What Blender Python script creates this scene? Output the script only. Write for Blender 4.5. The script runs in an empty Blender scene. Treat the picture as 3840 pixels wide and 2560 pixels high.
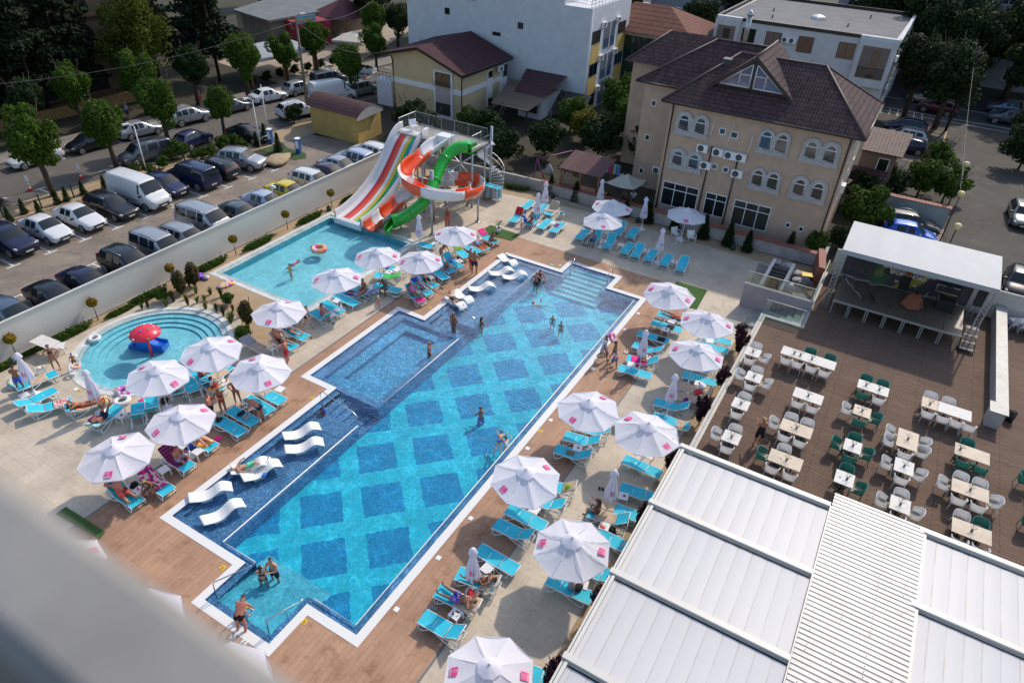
import bpy,bmesh,math,random
from mathutils import Vector,Matrix
R=random.Random(7)
PI=math.pi
sc=bpy.context.scene
COL=sc.collection
rad=math.radians
YAW,PIT,ROL,FPX,CAMZ=0.502313,0.62037,0.049698,2572.638789,24.0
_f=Vector((math.cos(PIT)*math.cos(YAW),math.cos(PIT)*math.sin(YAW),-math.sin(PIT)))
_r0=Vector((math.sin(YAW),-math.cos(YAW),0));_u0=_r0.cross(_f)
_r=_r0*math.cos(ROL)+_u0*math.sin(ROL);_u=_u0*math.cos(ROL)-_r0*math.sin(ROL)
cam=bpy.data.cameras.new('camera');co=bpy.data.objects.new('camera',cam);COL.objects.link(co)
m3=Matrix((_r,_u,-_f)).transposed()
co.matrix_world=Matrix.Translation((0,0,CAMZ))@m3.to_4x4()
cam.sensor_width=36;cam.lens=FPX/3840*36;cam.clip_end=2000;cam.clip_start=.05
cam.dof.use_dof=True;cam.dof.focus_distance=38;cam.dof.aperture_fstop=2.6
sc.camera=co
OX={'1':0,'2':900,'3':1800,'4':2840};OY={'A':0,'B':600,'C':1200,'D':1860}
def g(t,x,y,z=0.0):
 px=OX[t[1]]+x/2.24;py=OY[t[0]]+y/2.24
 d=_f*FPX+_r*(px-1920)-_u*(py-1280)
 k=(z-CAMZ)/d.z
 return Vector((d.x*k,d.y*k,z))
MATS={};CH={}
def mat(name,col,rough=.6,metal=0,noise=None,bump=0,spec=.5,coord='obj',stretch=None,**kw):
 if name in MATS:return MATS[name]
 m=bpy.data.materials.new(name);m.use_nodes=True;nt=m.node_tree;N=nt.nodes;L=nt.links
 b=N['Principled BSDF'];c=(*col,1)
 b.inputs['Base Color'].default_value=c;b.inputs['Roughness'].default_value=rough
 b.inputs['Metallic'].default_value=metal;b.inputs['Specular IOR Level'].default_value=spec
 for k,v in kw.items():b.inputs[k].default_value=v
 if noise or bump:
  sca,amt=noise or(8,0)
  if coord=='obj':
   v=N.new('ShaderNodeTexCoord').outputs['Object']
  else:
   v=N.new('ShaderNodeNewGeometry').outputs['Position']
  if stretch:
   mp=N.new('ShaderNodeMapping');mp.inputs['Scale'].default_value=stretch;L.new(v,mp.inputs[0]);v=mp.outputs[0]
  n=N.new('ShaderNodeTexNoise');n.inputs['Scale'].default_value=sca;n.inputs['Detail'].default_value=5
  n.inputs['Roughness'].default_value=.65
  L.new(v,n.inputs['Vector'])
  r=N.new('ShaderNodeMapRange');r.inputs['From Min'].default_value=.3;r.inputs['From Max'].default_value=.7
  r.inputs['To Min'].default_value=1-amt;r.inputs['To Max'].default_value=1+amt
  L.new(n.outputs['Fac'],r.inputs['Value'])
  mx=N.new('ShaderNodeVectorMath');mx.operation='SCALE';mx.inputs[0].default_value=col
  L.new(r.outputs[0],mx.inputs['Scale']);L.new(mx.outputs[0],b.inputs['Base Color'])
  if bump:
   bp=N.new('ShaderNodeBump');bp.inputs['Strength'].default_value=bump;bp.inputs['Distance'].default_value=.05
   L.new(n.outputs['Fac'],bp.inputs['Height']);L.new(bp.outputs[0],b.inputs['Normal'])
 MATS[name]=m
 return m
class NT:
 def __init__(s,name):
  s.m=bpy.data.materials.new(name);s.m.use_nodes=True;s.t=s.m.node_tree;s.N=s.t.nodes;s.b=s.N['Principled BSDF']
  MATS[name]=s.m
 def n(s,t,ins=None,**pr):
  nd=s.N.new('ShaderNode'+t)
  for k,v in pr.items():setattr(nd,k,v)
  for k,v in(ins or{}).items():
   if isinstance(v,bpy.types.NodeSocket):s.t.links.new(v,nd.inputs[k])
   else:nd.inputs[k].default_value=v
  return nd
 def pos(s,scale=(1,1,1),rot=0,loc=(0,0,0),obj=False):
  g_=s.n('TexCoord').outputs['Object']if obj else s.n('NewGeometry').outputs['Position']
  return s.n('Mapping',{0:g_,'Scale':scale,'Rotation':(0,0,rot),'Location':loc}).outputs[0]
 def noise(s,v,sc_,det=5,rough=.6):
  return s.n('TexNoise',{'Vector':v,'Scale':sc_,'Detail':det,'Roughness':rough}).outputs['Fac']
 def rng(s,v,a,b,c,d):
  return s.n('MapRange',{'Value':v,'From Min':a,'From Max':b,'To Min':c,'To Max':d}).outputs[0]
 def mix(s,f,a,b,mode='MIX'):
  nd=s.n('MixRGB',blend_type=mode)
  for k,v in((0,f),(1,a),(2,b)):
   if isinstance(v,bpy.types.NodeSocket):s.t.links.new(v,nd.inputs[k])
   else:nd.inputs[k].default_value=v if k==0 else(*v,1)
  return nd.outputs[0]
 def mth(s,op,a,b=0.0):
  nd=s.n('Math',operation=op)
  for k,v in((0,a),(1,b)):
   if isinstance(v,bpy.types.NodeSocket):s.t.links.new(v,nd.inputs[k])
   else:nd.inputs[k].default_value=v
  return nd.outputs[0]
 def col(s,c):s.t.links.new(c,s.b.inputs['Base Color'])
 def bump(s,h,st=.3,dist=.02):
  s.t.links.new(s.n('Bump',{'Height':h,'Strength':st,'Distance':dist}).outputs[0],s.b.inputs['Normal'])
 def rough(s,v):
  if isinstance(v,bpy.types.NodeSocket):s.t.links.new(v,s.b.inputs['Roughness'])
  else:s.b.inputs['Roughness'].default_value=v
class B:
 def __init__(s):s.v=[];s.f=[];s.m=[];s.sm=[]
 def add(s,vs,fs,m=0,smooth=False):
  o=len(s.v);s.v+=[tuple(v)for v in vs]
  for f in fs:s.f.append([i+o for i in f]);s.m.append(m);s.sm.append(smooth)
  return s
 def box(s,x0,x1,y0,y1,z0,z1,m=0):
  return s.add([(x0,y0,z0),(x1,y0,z0),(x1,y1,z0),(x0,y1,z0),(x0,y0,z1),(x1,y0,z1),(x1,y1,z1),(x0,y1,z1)],[(0,3,2,1),(4,5,6,7),(0,1,5,4),(1,2,6,5),(2,3,7,6),(3,0,4,7)],m)
 def ob(s,c,size,rz=0,ry=0,m=0):
  M=Matrix.Translation(c)@Matrix.Rotation(rz,4,'Z')@Matrix.Rotation(ry,4,'Y')
  a,b,d=size[0]/2,size[1]/2,size[2]/2
  vs=[M@Vector(p)for p in((-a,-b,-d),(a,-b,-d),(a,b,-d),(-a,b,-d),(-a,-b,d),(a,-b,d),(a,b,d),(-a,b,d))]
  return s.add(vs,[(0,3,2,1),(4,5,6,7),(0,1,5,4),(1,2,6,5),(2,3,7,6),(3,0,4,7)],m)
 def poly(s,pts,m=0,smooth=False):return s.add(pts,[range(len(pts))],m,smooth)
 def prism(s,pts,z0,z1,m=0,top=None):
  n=len(pts);a=sum(pts[i][0]*pts[(i+1)%n][1]-pts[(i+1)%n][0]*pts[i][1]for i in range(n))
  if a<0:pts=pts[::-1]
  s.add([(x,y,z1)for x,y in pts],[range(n)],m if top is None else top)
  s.add([(x,y,z0)for x,y in pts],[range(n-1,-1,-1)],m)
  for i in range(n):
   p,q=pts[i],pts[(i+1)%n]
   s.add([(*p,z0),(*q,z0),(*q,z1),(*p,z1)],[(0,1,2,3)],m)
  return s
 def loft(s,rings,m=0,close=True,cap=True,smooth=True):
  n=len(rings[0]);o=len(s.v)
  for r in rings:s.v+=[tuple(p)for p in r]
  for i in range(len(rings)-1):
   for j in range(n if close else n-1):
    k=(j+1)%n
    s.f.append([o+i*n+j,o+i*n+k,o+(i+1)*n+k,o+(i+1)*n+j]);s.m.append(m);s.sm.append(smooth)
  if cap and close:
   s.f.append([o+j for j in range(n-1,-1,-1)]);s.m.append(m);s.sm.append(False)
   s.f.append([o+(len(rings)-1)*n+j for j in range(n)]);s.m.append(m);s.sm.append(False)
  return s
 def tube(s,pts,r,n=6,m=0,cap=True,smooth=True):
  pts=[Vector(p)for p in pts];rings=[]
  for i,p in enumerate(pts):
   d=(pts[min(i+1,len(pts)-1)]-pts[max(i-1,0)])
   d=d.normalized()if d.length>1e-9 else Vector((0,0,1))
   a=d.cross(Vector((0,0,1)))
   if a.length<1e-3:a=Vector((1,0,0))
   a.normalize();b=d.cross(a)
   rr=r[i]if isinstance(r,(list,tuple))else r
   rings.append([p+(a*math.cos(2*PI*k/n)+b*math.sin(2*PI*k/n))*rr for k in range(n)])
  return s.loft(rings,m,True,cap,smooth)
 def lathe(s,prof,n=16,c=(0,0,0),m=0,smooth=True):
  rings=[[(c[0]+r*math.cos(2*PI*k/n),c[1]+r*math.sin(2*PI*k/n),c[2]+z)for k in range(n)]for r,z in prof]
  return s.loft(rings,m,True,True,smooth)
 def grid(s,fn,nu,nv,m=0,smooth=True):
  o=len(s.v)
  for i in range(nu+1):
   for j in range(nv+1):s.v.append(tuple(fn(i/nu,j/nv)))
  for i in range(nu):
   for j in range(nv):
    a=o+i*(nv+1)+j
    s.f.append([a,a+nv+1,a+nv+2,a+1]);s.m.append(m);s.sm.append(smooth)
  return s
 def cyl(s,c,r,h,n=14,m=0):return s.lathe([(r,0),(r,h)],n,c,m)
 def xform(s,M):
  s.v=[tuple(M@Vector(p))for p in s.v];return s
 def mesh(s,name,mats):
  me=bpy.data.meshes.new(name);me.from_pydata(s.v,[],s.f)
  for q in(mats if isinstance(mats,(list,tuple))else[mats]):me.materials.append(q)
  me.polygons.foreach_set('material_index',s.m);me.polygons.foreach_set('use_smooth',s.sm)
  me.update();return me
 def build(s,name,mats,parent=None,loc=None,rz=0,label=None):
  o=bpy.data.objects.new(name,s.mesh(name,mats));COL.objects.link(o)
  if parent:o.parent=parent;CH.setdefault(parent.name,[]).append(o)
  if loc is not None:o.location=loc
  if rz:o.rotation_euler[2]=rz
  if label:o['label']=label
  return o
def tag(o,label=None,cat=None,group=None,kind=None):
 for k,v in(('label',label),('category',cat),('group',group),('kind',kind)):
  if v:o[k]=v
  elif k in o:del o[k]
 return o
def T(name,label,cat,loc=(0,0,0),rz=0,group=None):
 o=bpy.data.objects.new(name,None);COL.objects.link(o);o.empty_display_size=.2
 o.location=loc;o.rotation_euler[2]=rz
 return tag(o,label,cat,group)
def struct(name,bb,mats,label=None):
 return tag(bb.build(name,mats),label,None,None,'structure')
def copy_tree(o,parent=None):
 c=o.copy();COL.objects.link(c)
 if parent:c.parent=parent;CH.setdefault(parent.name,[]).append(c)
 for ch in CH.get(o.name,()):copy_tree(ch,c)
 return c
def place(proto,first,loc,rz,label,group=None,s=1,cat=None):
 o=proto if first else copy_tree(proto)
 o.location=loc;o.rotation_euler[2]=rz;o['label']=label
 if s!=1:o.scale=(s,s,s)if not isinstance(s,tuple)else s
 if group:o['group']=group
 if cat:o['category']=cat
 return o
class Proto:
 def __init__(s,root):s.root=root;s.used=False
 def put(s,*a,**k):
  o=place(s.root,not s.used,*a,**k)
  if not s.used:s.used=True;
  return o
def text_mesh(name,body,size,mats,parent=None,M=None,ext=.004,bold=False,align='CENTER',label=None):
 cu=bpy.data.curves.new(name,'FONT');cu.body=body;cu.size=size;cu.extrude=ext;cu.align_x=align;cu.align_y='CENTER'
 if bold:cu.offset=size*.018
 t=bpy.data.objects.new(name,cu);COL.objects.link(t)
 bpy.context.view_layer.update()
 me=bpy.data.meshes.new_from_object(t.evaluated_get(bpy.context.evaluated_depsgraph_get()))
 bpy.data.objects.remove(t);bpy.data.curves.remove(cu)
 me.materials.clear();me.materials.append(mats)
 if M is not None:me.transform(M)
 o=bpy.data.objects.new(name,me);COL.objects.link(o)
 if parent:o.parent=parent;CH.setdefault(parent.name,[]).append(o)
 if label:o['label']=label
 return o
w=bpy.data.worlds.new('World');sc.world=w;w.use_nodes=True
nt=w.node_tree;bg=nt.nodes['Background'];sky=nt.nodes.new('ShaderNodeTexSky')
SUN_EL,SUN_AZ=rad(42),rad(-9)
sky.sky_type='NISHITA';sky.sun_disc=False;sky.sun_elevation=SUN_EL;sky.sun_rotation=PI/2-SUN_AZ
sky.air_density=1.2;sky.dust_density=1.5
nt.links.new(sky.outputs[0],bg.inputs[0]);bg.inputs[1].default_value=.15
sl=bpy.data.lights.new('sun','SUN');sl.energy=2.6;sl.angle=rad(1.6);sl.color=(1,.90,.77)
so=bpy.data.objects.new('sun',sl);COL.objects.link(so)
so.rotation_euler=(Vector((math.cos(SUN_EL)*math.cos(SUN_AZ),math.cos(SUN_EL)*math.sin(SUN_AZ),math.sin(SUN_EL)))).to_track_quat('Z','Y').to_euler()
sc.view_settings.view_transform='Standard';sc.view_settings.look='None';sc.view_settings.exposure=.3
sc.cycles.use_denoising=True;sc.cycles.max_bounces=8;sc.cycles.transparent_max_bounces=16
sc.cycles.caustics_reflective=False;sc.cycles.caustics_refractive=False;sc.cycles.sample_clamp_indirect=4
def brick(nm,c1,c2,mortar,bw,bh,ms,rot=0,rough=.7,stain=None,bias=0,off=.5,bumpst=.2,noise=.25):
 k=NT(nm);v=k.pos(rot=rot)
 br=k.n('TexBrick',{'Vector':v,'Color1':(*c1,1),'Color2':(*c2,1),'Mortar':(*mortar,1),'Scale':1,'Mortar Size':ms,'Brick Width':bw,'Row Height':bh,'Bias':bias,'Mortar Smooth':.1},offset=off)
 c=br.outputs['Color']
 p0=k.pos();n1=k.noise(p0,.35,6,.65)
 c=k.mix(1,c,k.rng2(n1,.3,.75,1-noise,1+noise),'MULTIPLY')
 n3=k.noise(p0,6,4,.7);c=k.mix(1,c,k.rng2(n3,.3,.7,.92,1.08),'MULTIPLY')
 if stain:
  n2=k.noise(k.pos(loc=(3,9,0)),.8,7,.7);c=k.mix(k.rng(n2,.53,.66,0,.85),c,stain)
 k.col(c);k.rough(rough);k.bump(br.outputs['Fac'],bumpst,-.01)
 return k.m
def _rng2(s,v,a,b,c,d):
 r=s.rng(v,a,b,c,d);cb=s.n('CombineXYZ',{0:r,1:r,2:r});return cb.outputs[0]
NT.rng2=_rng2
M_STONE=brick('stone_paving',(.50,.42,.325),(.545,.46,.36),(.37,.31,.24),1.2,.6,.008,rot=PI/2,stain=(.40,.33,.25),noise=.2)
M_WOOD=brick('wood_look_paving',(.36,.205,.125),(.41,.24,.15),(.27,.15,.095),1.4,.24,.008,stain=(.22,.105,.05),noise=.2)
M_DECK=brick('deck_boards',(.15,.098,.072),(.178,.117,.086),(.055,.037,.03),2.6,.16,.016,rot=PI/2,rough=.8,noise=.16,bumpst=.5)
M_DECK.node_tree.nodes['Principled BSDF'].inputs['Specular IOR Level'].default_value=.15
M_PAVER=brick('parking_pavers',(.23,.185,.145),(.265,.215,.17),(.15,.12,.095),.24,.16,.01,rot=.3,stain=(.12,.1,.085),noise=.3)
def ground(nm,c1,c2,sc_,c3=None,rough=.9,bump=.3,fine=25):
 k=NT(nm);p=k.pos();n=k.noise(p,sc_,8,.65)
 c=k.mix(k.rng(n,.35,.65,0,1),c1,c2)
 n2=k.noise(p,fine,3,.8);c=k.mix(1,c,k.rng2(n2,.25,.75,.75,1.25),'MULTIPLY')
 if c3:
  n3=k.noise(k.pos(loc=(7,1,0)),sc_*2.3,5,.7);c=k.mix(k.rng(n3,.56,.66,0,.8),c,c3)
 k.col(c);k.rough(rough);k.bump(n2,bump,.02);return k.m
M_GRAVEL=ground('pea_gravel',(.42,.30,.18),(.34,.24,.145),.8,fine=45,bump=.8)
M_ASPH=ground('asphalt',(.125,.108,.092),(.095,.083,.074),.15,(.15,.13,.11),fine=14)
M_ASPHD=ground('old_asphalt',(.07,.06,.05),(.045,.04,.034),.3,(.10,.085,.068),fine=10)
M_SOIL=ground('soil',(.028,.026,.014),(.05,.042,.024),.5,(.024,.036,.012))
M_GRASS=ground('lawn_grass',(.028,.06,.012),(.045,.085,.018),1.2,fine=40)
M_TURF=ground('artificial_turf',(.035,.095,.012),(.045,.12,.016),2,fine=60,bump=.9)
M_SAND=ground('sand',(.33,.24,.15),(.40,.30,.19),2,fine=35)
M_CONC=mat('concrete',(.36,.34,.32),.8,noise=(1.5,.2),bump=.1)
M_WHITE=mat('white_paint',(.78,.78,.79),.45)
M_PLAST=mat('white_plastic',(.80,.80,.82),.35)
M_MARK=mat('road_marking_paint',(.62,.62,.60),.7,noise=(5,.15),coord='pos')
M_STEEL=mat('galvanised_steel',(.45,.47,.50),.38,.7)
M_CHROME=mat('stainless_steel',(.6,.6,.6),.2,1)
M_BLACK=mat('black_plastic',(.015,.015,.017),.45)
M_DKG=mat('dark_grey',(.06,.06,.065),.5)
M_PINK=mat('pink_print',(.75,.045,.25),.6)
M_GLASS=mat('dark_window_glass',(.015,.02,.024),.06,spec=.8)
_n=M_GLASS.node_tree;_i=_n.nodes.new('ShaderNodeObjectInfo');_c=_n.nodes.new('ShaderNodeValToRGB');_c.color_ramp.interpolation='CONSTANT';_c.color_ramp.elements[0].color=(.012,.016,.02,1);_c.color_ramp.elements[1].position=.45;_c.color_ramp.elements[1].color=(.05,.05,.045,1)
_e=_c.color_ramp.elements.new(.75);_e.color=(.03,.045,.07,1);_n.links.new(_i.outputs['Random'],_c.inputs[0]);_n.links.new(_c.outputs[0],_n.nodes['Principled BSDF'].inputs['Base Color'])
def mosaic(nm,c1,c2,c3,s=.05,diamonds=None):
 k=NT(nm);v=k.pos()
 vo=k.n('TexVoronoi',{'Vector':k.pos(scale=(1/s,1/s,1/s)),'Scale':1},distance='CHEBYCHEV')
 vo.inputs['Randomness'].default_value=0
 t=k.n('SeparateColor',{0:vo.outputs['Color']}).outputs[0]
 n=k.noise(v,1.2,4);c=k.mix(t,c1,c2);c=k.mix(k.rng(t,.82,.86,0,1),c,c3)
 c=k.mix(1,c,k.rng2(n,.3,.7,.85,1.15),'MULTIPLY')
 if diamonds:
  (x0,y0,per,half,d1,d2)=diamonds
  wob=k.n('TexNoise',{'Vector':v,'Scale':2.6,'Detail':5});wv=k.n('VectorMath',{0:wob.outputs['Color'],1:(.5,.5,.5)},operation='SUBTRACT')  # wobble puts the water's refraction into the tile pattern
  ws=k.n('VectorMath',{0:wv.outputs[0],'Scale':.24},operation='SCALE');pv=k.n('VectorMath',{0:v,1:ws.outputs[0]},operation='ADD')
  sp=k.n('SeparateXYZ',{0:pv.outputs[0]});a=k.mth('SUBTRACT',sp.outputs[0],x0);b=k.mth('SUBTRACT',sp.outputs[1],y0)
  r2=math.sqrt(.5);p=k.mth('MULTIPLY',k.mth('ADD',a,b),r2/per);q=k.mth('MULTIPLY',k.mth('SUBTRACT',a,b),r2/per)
  ab=[]
  for t_ in(p,q):
   fr=k.mth('FRACT',k.mth('ADD',t_,100.5));ab.append(k.mth('ABSOLUTE',k.mth('SUBTRACT',fr,.5)))
  ins=k.mth('LESS_THAN',k.mth('MAXIMUM',ab[0],ab[1]),half/per)
  dk=k.mix(t,d1,d2);c=k.mix(ins,c,dk)
 k.col(c);k.rough(.35);return k.m
M_MOS=mosaic('blue_mosaic',(.075,.16,.34),(.15,.26,.46),(.3,.4,.57),.04)
M_FLOOR=mosaic('pool_floor_tiles',(.03,.50,.66),(.045,.57,.73),(.10,.64,.79),.06,(12.36,15.44,2.786,.935,(.015,.215,.45),(.035,.345,.59)))
M_PALE=mosaic('pale_step_tiles',(.11,.46,.59),(.15,.52,.64),(.21,.58,.69),.06)
M_JAC=mosaic('jacuzzi_tiles',(.05,.25,.48),(.12,.40,.63),(.26,.55,.75),.07)
M_KID=mosaic('aqua_tiles',(.22,.60,.68),(.27,.65,.72),(.32,.69,.75),.06)
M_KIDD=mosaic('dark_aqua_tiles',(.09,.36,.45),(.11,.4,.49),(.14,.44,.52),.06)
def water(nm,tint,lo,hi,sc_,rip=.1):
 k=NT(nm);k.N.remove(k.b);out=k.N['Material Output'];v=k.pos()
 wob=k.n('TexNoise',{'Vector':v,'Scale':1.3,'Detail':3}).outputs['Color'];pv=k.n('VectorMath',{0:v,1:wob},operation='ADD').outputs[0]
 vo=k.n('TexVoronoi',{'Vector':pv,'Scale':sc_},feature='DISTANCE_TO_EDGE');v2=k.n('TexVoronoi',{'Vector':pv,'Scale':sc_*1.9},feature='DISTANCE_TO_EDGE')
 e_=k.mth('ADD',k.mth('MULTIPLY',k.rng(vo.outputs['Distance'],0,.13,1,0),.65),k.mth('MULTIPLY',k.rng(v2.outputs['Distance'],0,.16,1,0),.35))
 fac=k.rng2(k.mth('MULTIPLY',e_,k.rng(k.noise(v,.9,3),.38,.64,.0,1)),0,.8,lo,hi)  # caustic web of light is put into the water's transparent colour
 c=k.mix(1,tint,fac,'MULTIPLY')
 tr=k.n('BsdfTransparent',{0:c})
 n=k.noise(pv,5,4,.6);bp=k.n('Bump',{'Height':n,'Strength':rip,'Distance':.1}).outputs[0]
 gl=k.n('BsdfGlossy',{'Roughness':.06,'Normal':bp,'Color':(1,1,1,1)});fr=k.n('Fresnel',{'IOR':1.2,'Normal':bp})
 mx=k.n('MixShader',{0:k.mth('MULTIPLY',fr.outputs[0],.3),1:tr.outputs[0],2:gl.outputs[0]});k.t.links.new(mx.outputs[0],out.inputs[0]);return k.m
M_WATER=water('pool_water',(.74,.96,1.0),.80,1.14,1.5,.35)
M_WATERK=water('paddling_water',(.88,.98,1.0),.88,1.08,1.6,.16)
k=NT('coping_grating');v=k.pos()
wv=k.n('TexWave',{'Vector':v,'Scale':4.5},wave_type='BANDS',bands_direction='DIAGONAL').outputs['Fac']
k.col(k.mix(k.rng(wv,.2,.4,.55,.85),(.5,.5,.5),(.80,.79,.77)));k.rough(.5);M_GRATE=k.m
TZ=1.2
POOL=[(9.65,11.13),(9.65,13.6),(7.7,13.6),(7.7,17.75),(9.72,17.75),(9.72,22.25),(20.1,22.25),(20.1,24.2),(28.7,24.2),(28.7,22.2),(38.9,22.2),(38.9,17.8),(40.5,17.8),(40.5,13.65),(38.72,13.65),(38.72,11.13)]
def inset(P,d):
 n=len(P);a=sum(P[i][0]*P[(i+1)%n][1]-P[(i+1)%n][0]*P[i][1]for i in range(n));s=1 if a>0 else-1
 out=[]
 for i in range(n):
  p0,p1,p2=P[i-1],P[i],P[(i+1)%n]
  def nrm(p,q):
   dx,dy=q[0]-p[0],q[1]-p[1];l=math.hypot(dx,dy);return(-dy/l*s,dx/l*s)
  n1,n2=nrm(p0,p1),nrm(p1,p2);out.append((p1[0]+(n1[0]+n2[0])*d,p1[1]+(n1[1]+n2[1])*d))
 return out
def ringband(b,P,Q,z,m=0,z2=None):
 n=len(P)
 for i in range(n):
  j=(i+1)%n;b.poly([(*P[i],z),(*P[j],z),(*Q[j],z if z2 is None else z2),(*Q[i],z if z2 is None else z2)],m)
def cutgrid(b,xs,ys,z,hole,m=0,pick=None):
 for i in range(len(xs)-1):
  for j in range(len(ys)-1):
   cx,cy=(xs[i]+xs[i+1])/2,(ys[j]+ys[j+1])/2
   if hole(cx,cy):continue
   b.poly([(xs[i],ys[j],z),(xs[i+1],ys[j],z),(xs[i+1],ys[j+1],z),(xs[i],ys[j+1],z)],pick(cx,cy)if pick else m)
def inpoly(P,x,y):
 c=False;n=len(P)
 for i in range(n):
  (x1,y1),(x2,y2)=P[i],P[i-1]
  if(y1>y)!=(y2>y)and x<(x2-x1)*(y-y1)/(y2-y1)+x1:c=not c
 return c
KR=(24.85,36.6,28.35,37.2)
RC,RR=(17.5,33.0),4.3
xs=sorted({2,44.0,49.9,13.1,21.9,24.85,36.6,41.5,9.7,*[p[0]for p in POOL],*(13.1+.55*i for i in range(17))})
ys=sorted({3.9,8.5,24.8,38.45,28.35,37.2,*[p[1]for p in POOL],*(28.6+.55*i for i in range(17))})
inround=lambda x,y:math.hypot(x-RC[0],y-RC[1])<RR+.4
hole=lambda x,y:inpoly(POOL,x,y)or(KR[0]<x<KR[1]and KR[2]<y<KR[3])or inround(x,y)
b=B();cutgrid(b,xs,ys,0,hole,0,lambda x,y:1 if(8.5<y<24.8 and x<41.5)else 0)
struct('pool_deck',b,[M_STONE,M_WOOD])
b=B().box(2,41.5,8.42,8.52,-.05,.004);b.box(2,41.5,24.78,24.88,-.05,.004);struct('drain_channel',b,mat('drain',(.16,.15,.15),.6))
b=B()
for(x0,x1,y0,y1)in((-300,2,-400,500),(49.9,500,-400,500),(2,49.9,38.45,500),(2,49.9,-400,3.9)):
 b.poly([(x0,y0,-.012),(x1,y0,-.012),(x1,y1,-.012),(x0,y1,-.012)])
struct('ground',b,M_SOIL)
def sheet(nm,pts,z,m):return struct(nm,B().poly([(x,y,z)for x,y in pts]),m)
sheet('parking_lot',[(-2,38.75),(50.6,38.75),(50.4,44),(49,51),(46.4,53),(44,48.5),(40,51.6),(36,53.4),(22,55.2),(-2,56)],-.004,M_PAVER)
def rd(x):return 70.3-.092*(x-28)
sheet('road',[(-60,59.2+4.5),(22,58.4),(26,57.6),(33,56.8),(43,54.8),(50,54.4),(60,54.3),(120,49),(120,rd(120)-1),(60,rd(60)-3.8),(-60,rd(-60)-3.8)],-.004,M_ASPH)
b=B().prism([(-60,rd(-60)-3.8),(120,rd(120)-3.8),(120,rd(120)-1),(-60,rd(-60)-1)],-.01,.12);struct('pavement',b,mat('pavement_slabs',(.20,.175,.15),.85,noise=(.6,.25),coord='pos',bump=.1))
sheet('verge',[(-2,55.9),(22,55.3),(36,53.5),(43.4,51.9),(44.6,51.7),(44,54),(33,56.7),(22,58.2),(-2,60)],.006,M_GRAVEL)
sheet('gravel_verge',[(44.5,52),(49.4,51),(53.6,53.6),(50,54.6),(44,54.6)],.004,M_SAND)
sheet('lawn',[(42.9,51.7),(43.0,47.3),(44.0,46.9),(44.9,47.8),(44.9,51.8)],.012,M_GRASS)
sheet('back_street',[(52,-6),(75,-5.6),(93,-5.8),(93,30),(100,30),(100,-30),(60,-30),(46,-12),(46,-10)],-.004,M_ASPHD)
sheet('side_parking',[(75,-5.5),(93,-5.7),(93,3),(84,3),(75,1)],-.002,M_ASPHD)
sheet('main_street',[(95,-60),(112,-60),(112,60),(95,60)],.004,mat('main_asphalt',(.04,.04,.042),.8,noise=(.5,.2),coord='pos'))
sheet('driveway',[(57,-5.4),(63,-5.6),(63,.6),(57,.8)],.002,brick('red_pavers',(.16,.08,.07),(.19,.1,.085),(.1,.06,.05),.2,.1,.01))
sheet('restaurant_courtyard',[(60,66.6),(72,65.5),(100,75),(90,86),(62,80)],.01,mat('courtyard_slabs',(.33,.27,.2),.85,noise=(.7,.2),coord='pos'))
b=B()
def strip(b,p,q,wd,z):
 p,q=Vector((*p,0)),Vector((*q,0));d=(q-p).normalized();n=Vector((-d.y,d.x,0))*wd/2
 b.poly([(*(p-n).xy,z),(*(q-n).xy,z),(*(q+n).xy,z),(*(p+n).xy,z)])
def bayx(i):return 13.49+2.433*i
for i in range(0,12):
 x=bayx(i);y=48.75-.065*(x-13.5)+.05
 strip(b,(x,y),(x+.05,y+4.6),.12,.002);strip(b,(x-.45,y),(x+.45,y-.04),.14,.0025)
for i in range(0,16):
 x=14.2+2.4*i;strip(b,(x,44.6),(x,39.2),.12,.002);strip(b,(x-.4,44.6),(x+.4,44.6),.12,.0025)
for(xa,xb,yy)in((27.2,29.75,45.3),(41.4,46.9,44.95),(10,13,45.4)):
 L_=xb-xa;strip(b,(xa,yy),(xb-1.2,yy),.14,.003);b.poly([(xb-1.6,yy-.4,.003),(xb,yy,.003),(xb-1.6,yy+.4,.003)])
for x in(26.4,31.8,37.2):strip(b,(x,59.2-.09*(x-26)),(x+.05,57.9-.09*(x-26)),.12,.002);strip(b,(x-.5,59.25-.09*(x-26)),(x+.5,59.16-.09*(x-26)),.12,.003)
for i in range(9):x=31.5+5.3*i;strip(b,(x,rd(x)-6.2),(x+.1,rd(x)-4.2),.12,.002);strip(b,(x-.5,rd(x)-6.2),(x+.5,rd(x)-6.3),.12,.003)
struct('bay_markings',b,M_MARK)
b=B()
for i in range(9):strip(b,(79+1.5*i*1.05,-3.9),(79.2+1.5*i*1.05,.5),.1,.004)
strip(b,(79,-4.1),(92.8,-4.3),.14,.005)
struct('yellow_bay_markings',b,mat('yellow_marking_paint',(.42,.27,.05),.7))
b=B();strip(b,(98.2,-40),(98.2,6),.14,.009);strip(b,(96.6,-40),(96.6,6),.12,.009);strip(b,(103.5,-40),(103.5,40),.14,.009)
for i in range(6):strip(b,(95.2,-1.5+.9*i),(98.0,-1.4+.9*i),.1,.009)
struct('street_markings',b,M_MARK)
for i,s_ in enumerate(('05','06','07','08','09')):
 text_mesh('bay_number',s_,.9,MATS['yellow_marking_paint'],None,Matrix.Translation((79.8+1.57*i*1.0,-3.2,.006))@Matrix.Rotation(PI,4,'Z'),.0005)
for o in[o for o in COL.objects if o.name.startswith('bay_number')]:o['kind']='structure'
for(p,a)in(((33.0,58.9),0),((23.6,59.6),0)):
 o=text_mesh('road_lettering','RA',.8,M_MARK,None,Matrix.Translation((*p,.004))@Matrix.Rotation(a,4,'Z'),.0005);o['kind']='structure'
IN1,IN2=inset(POOL,.36),inset(POOL,.66)
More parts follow.
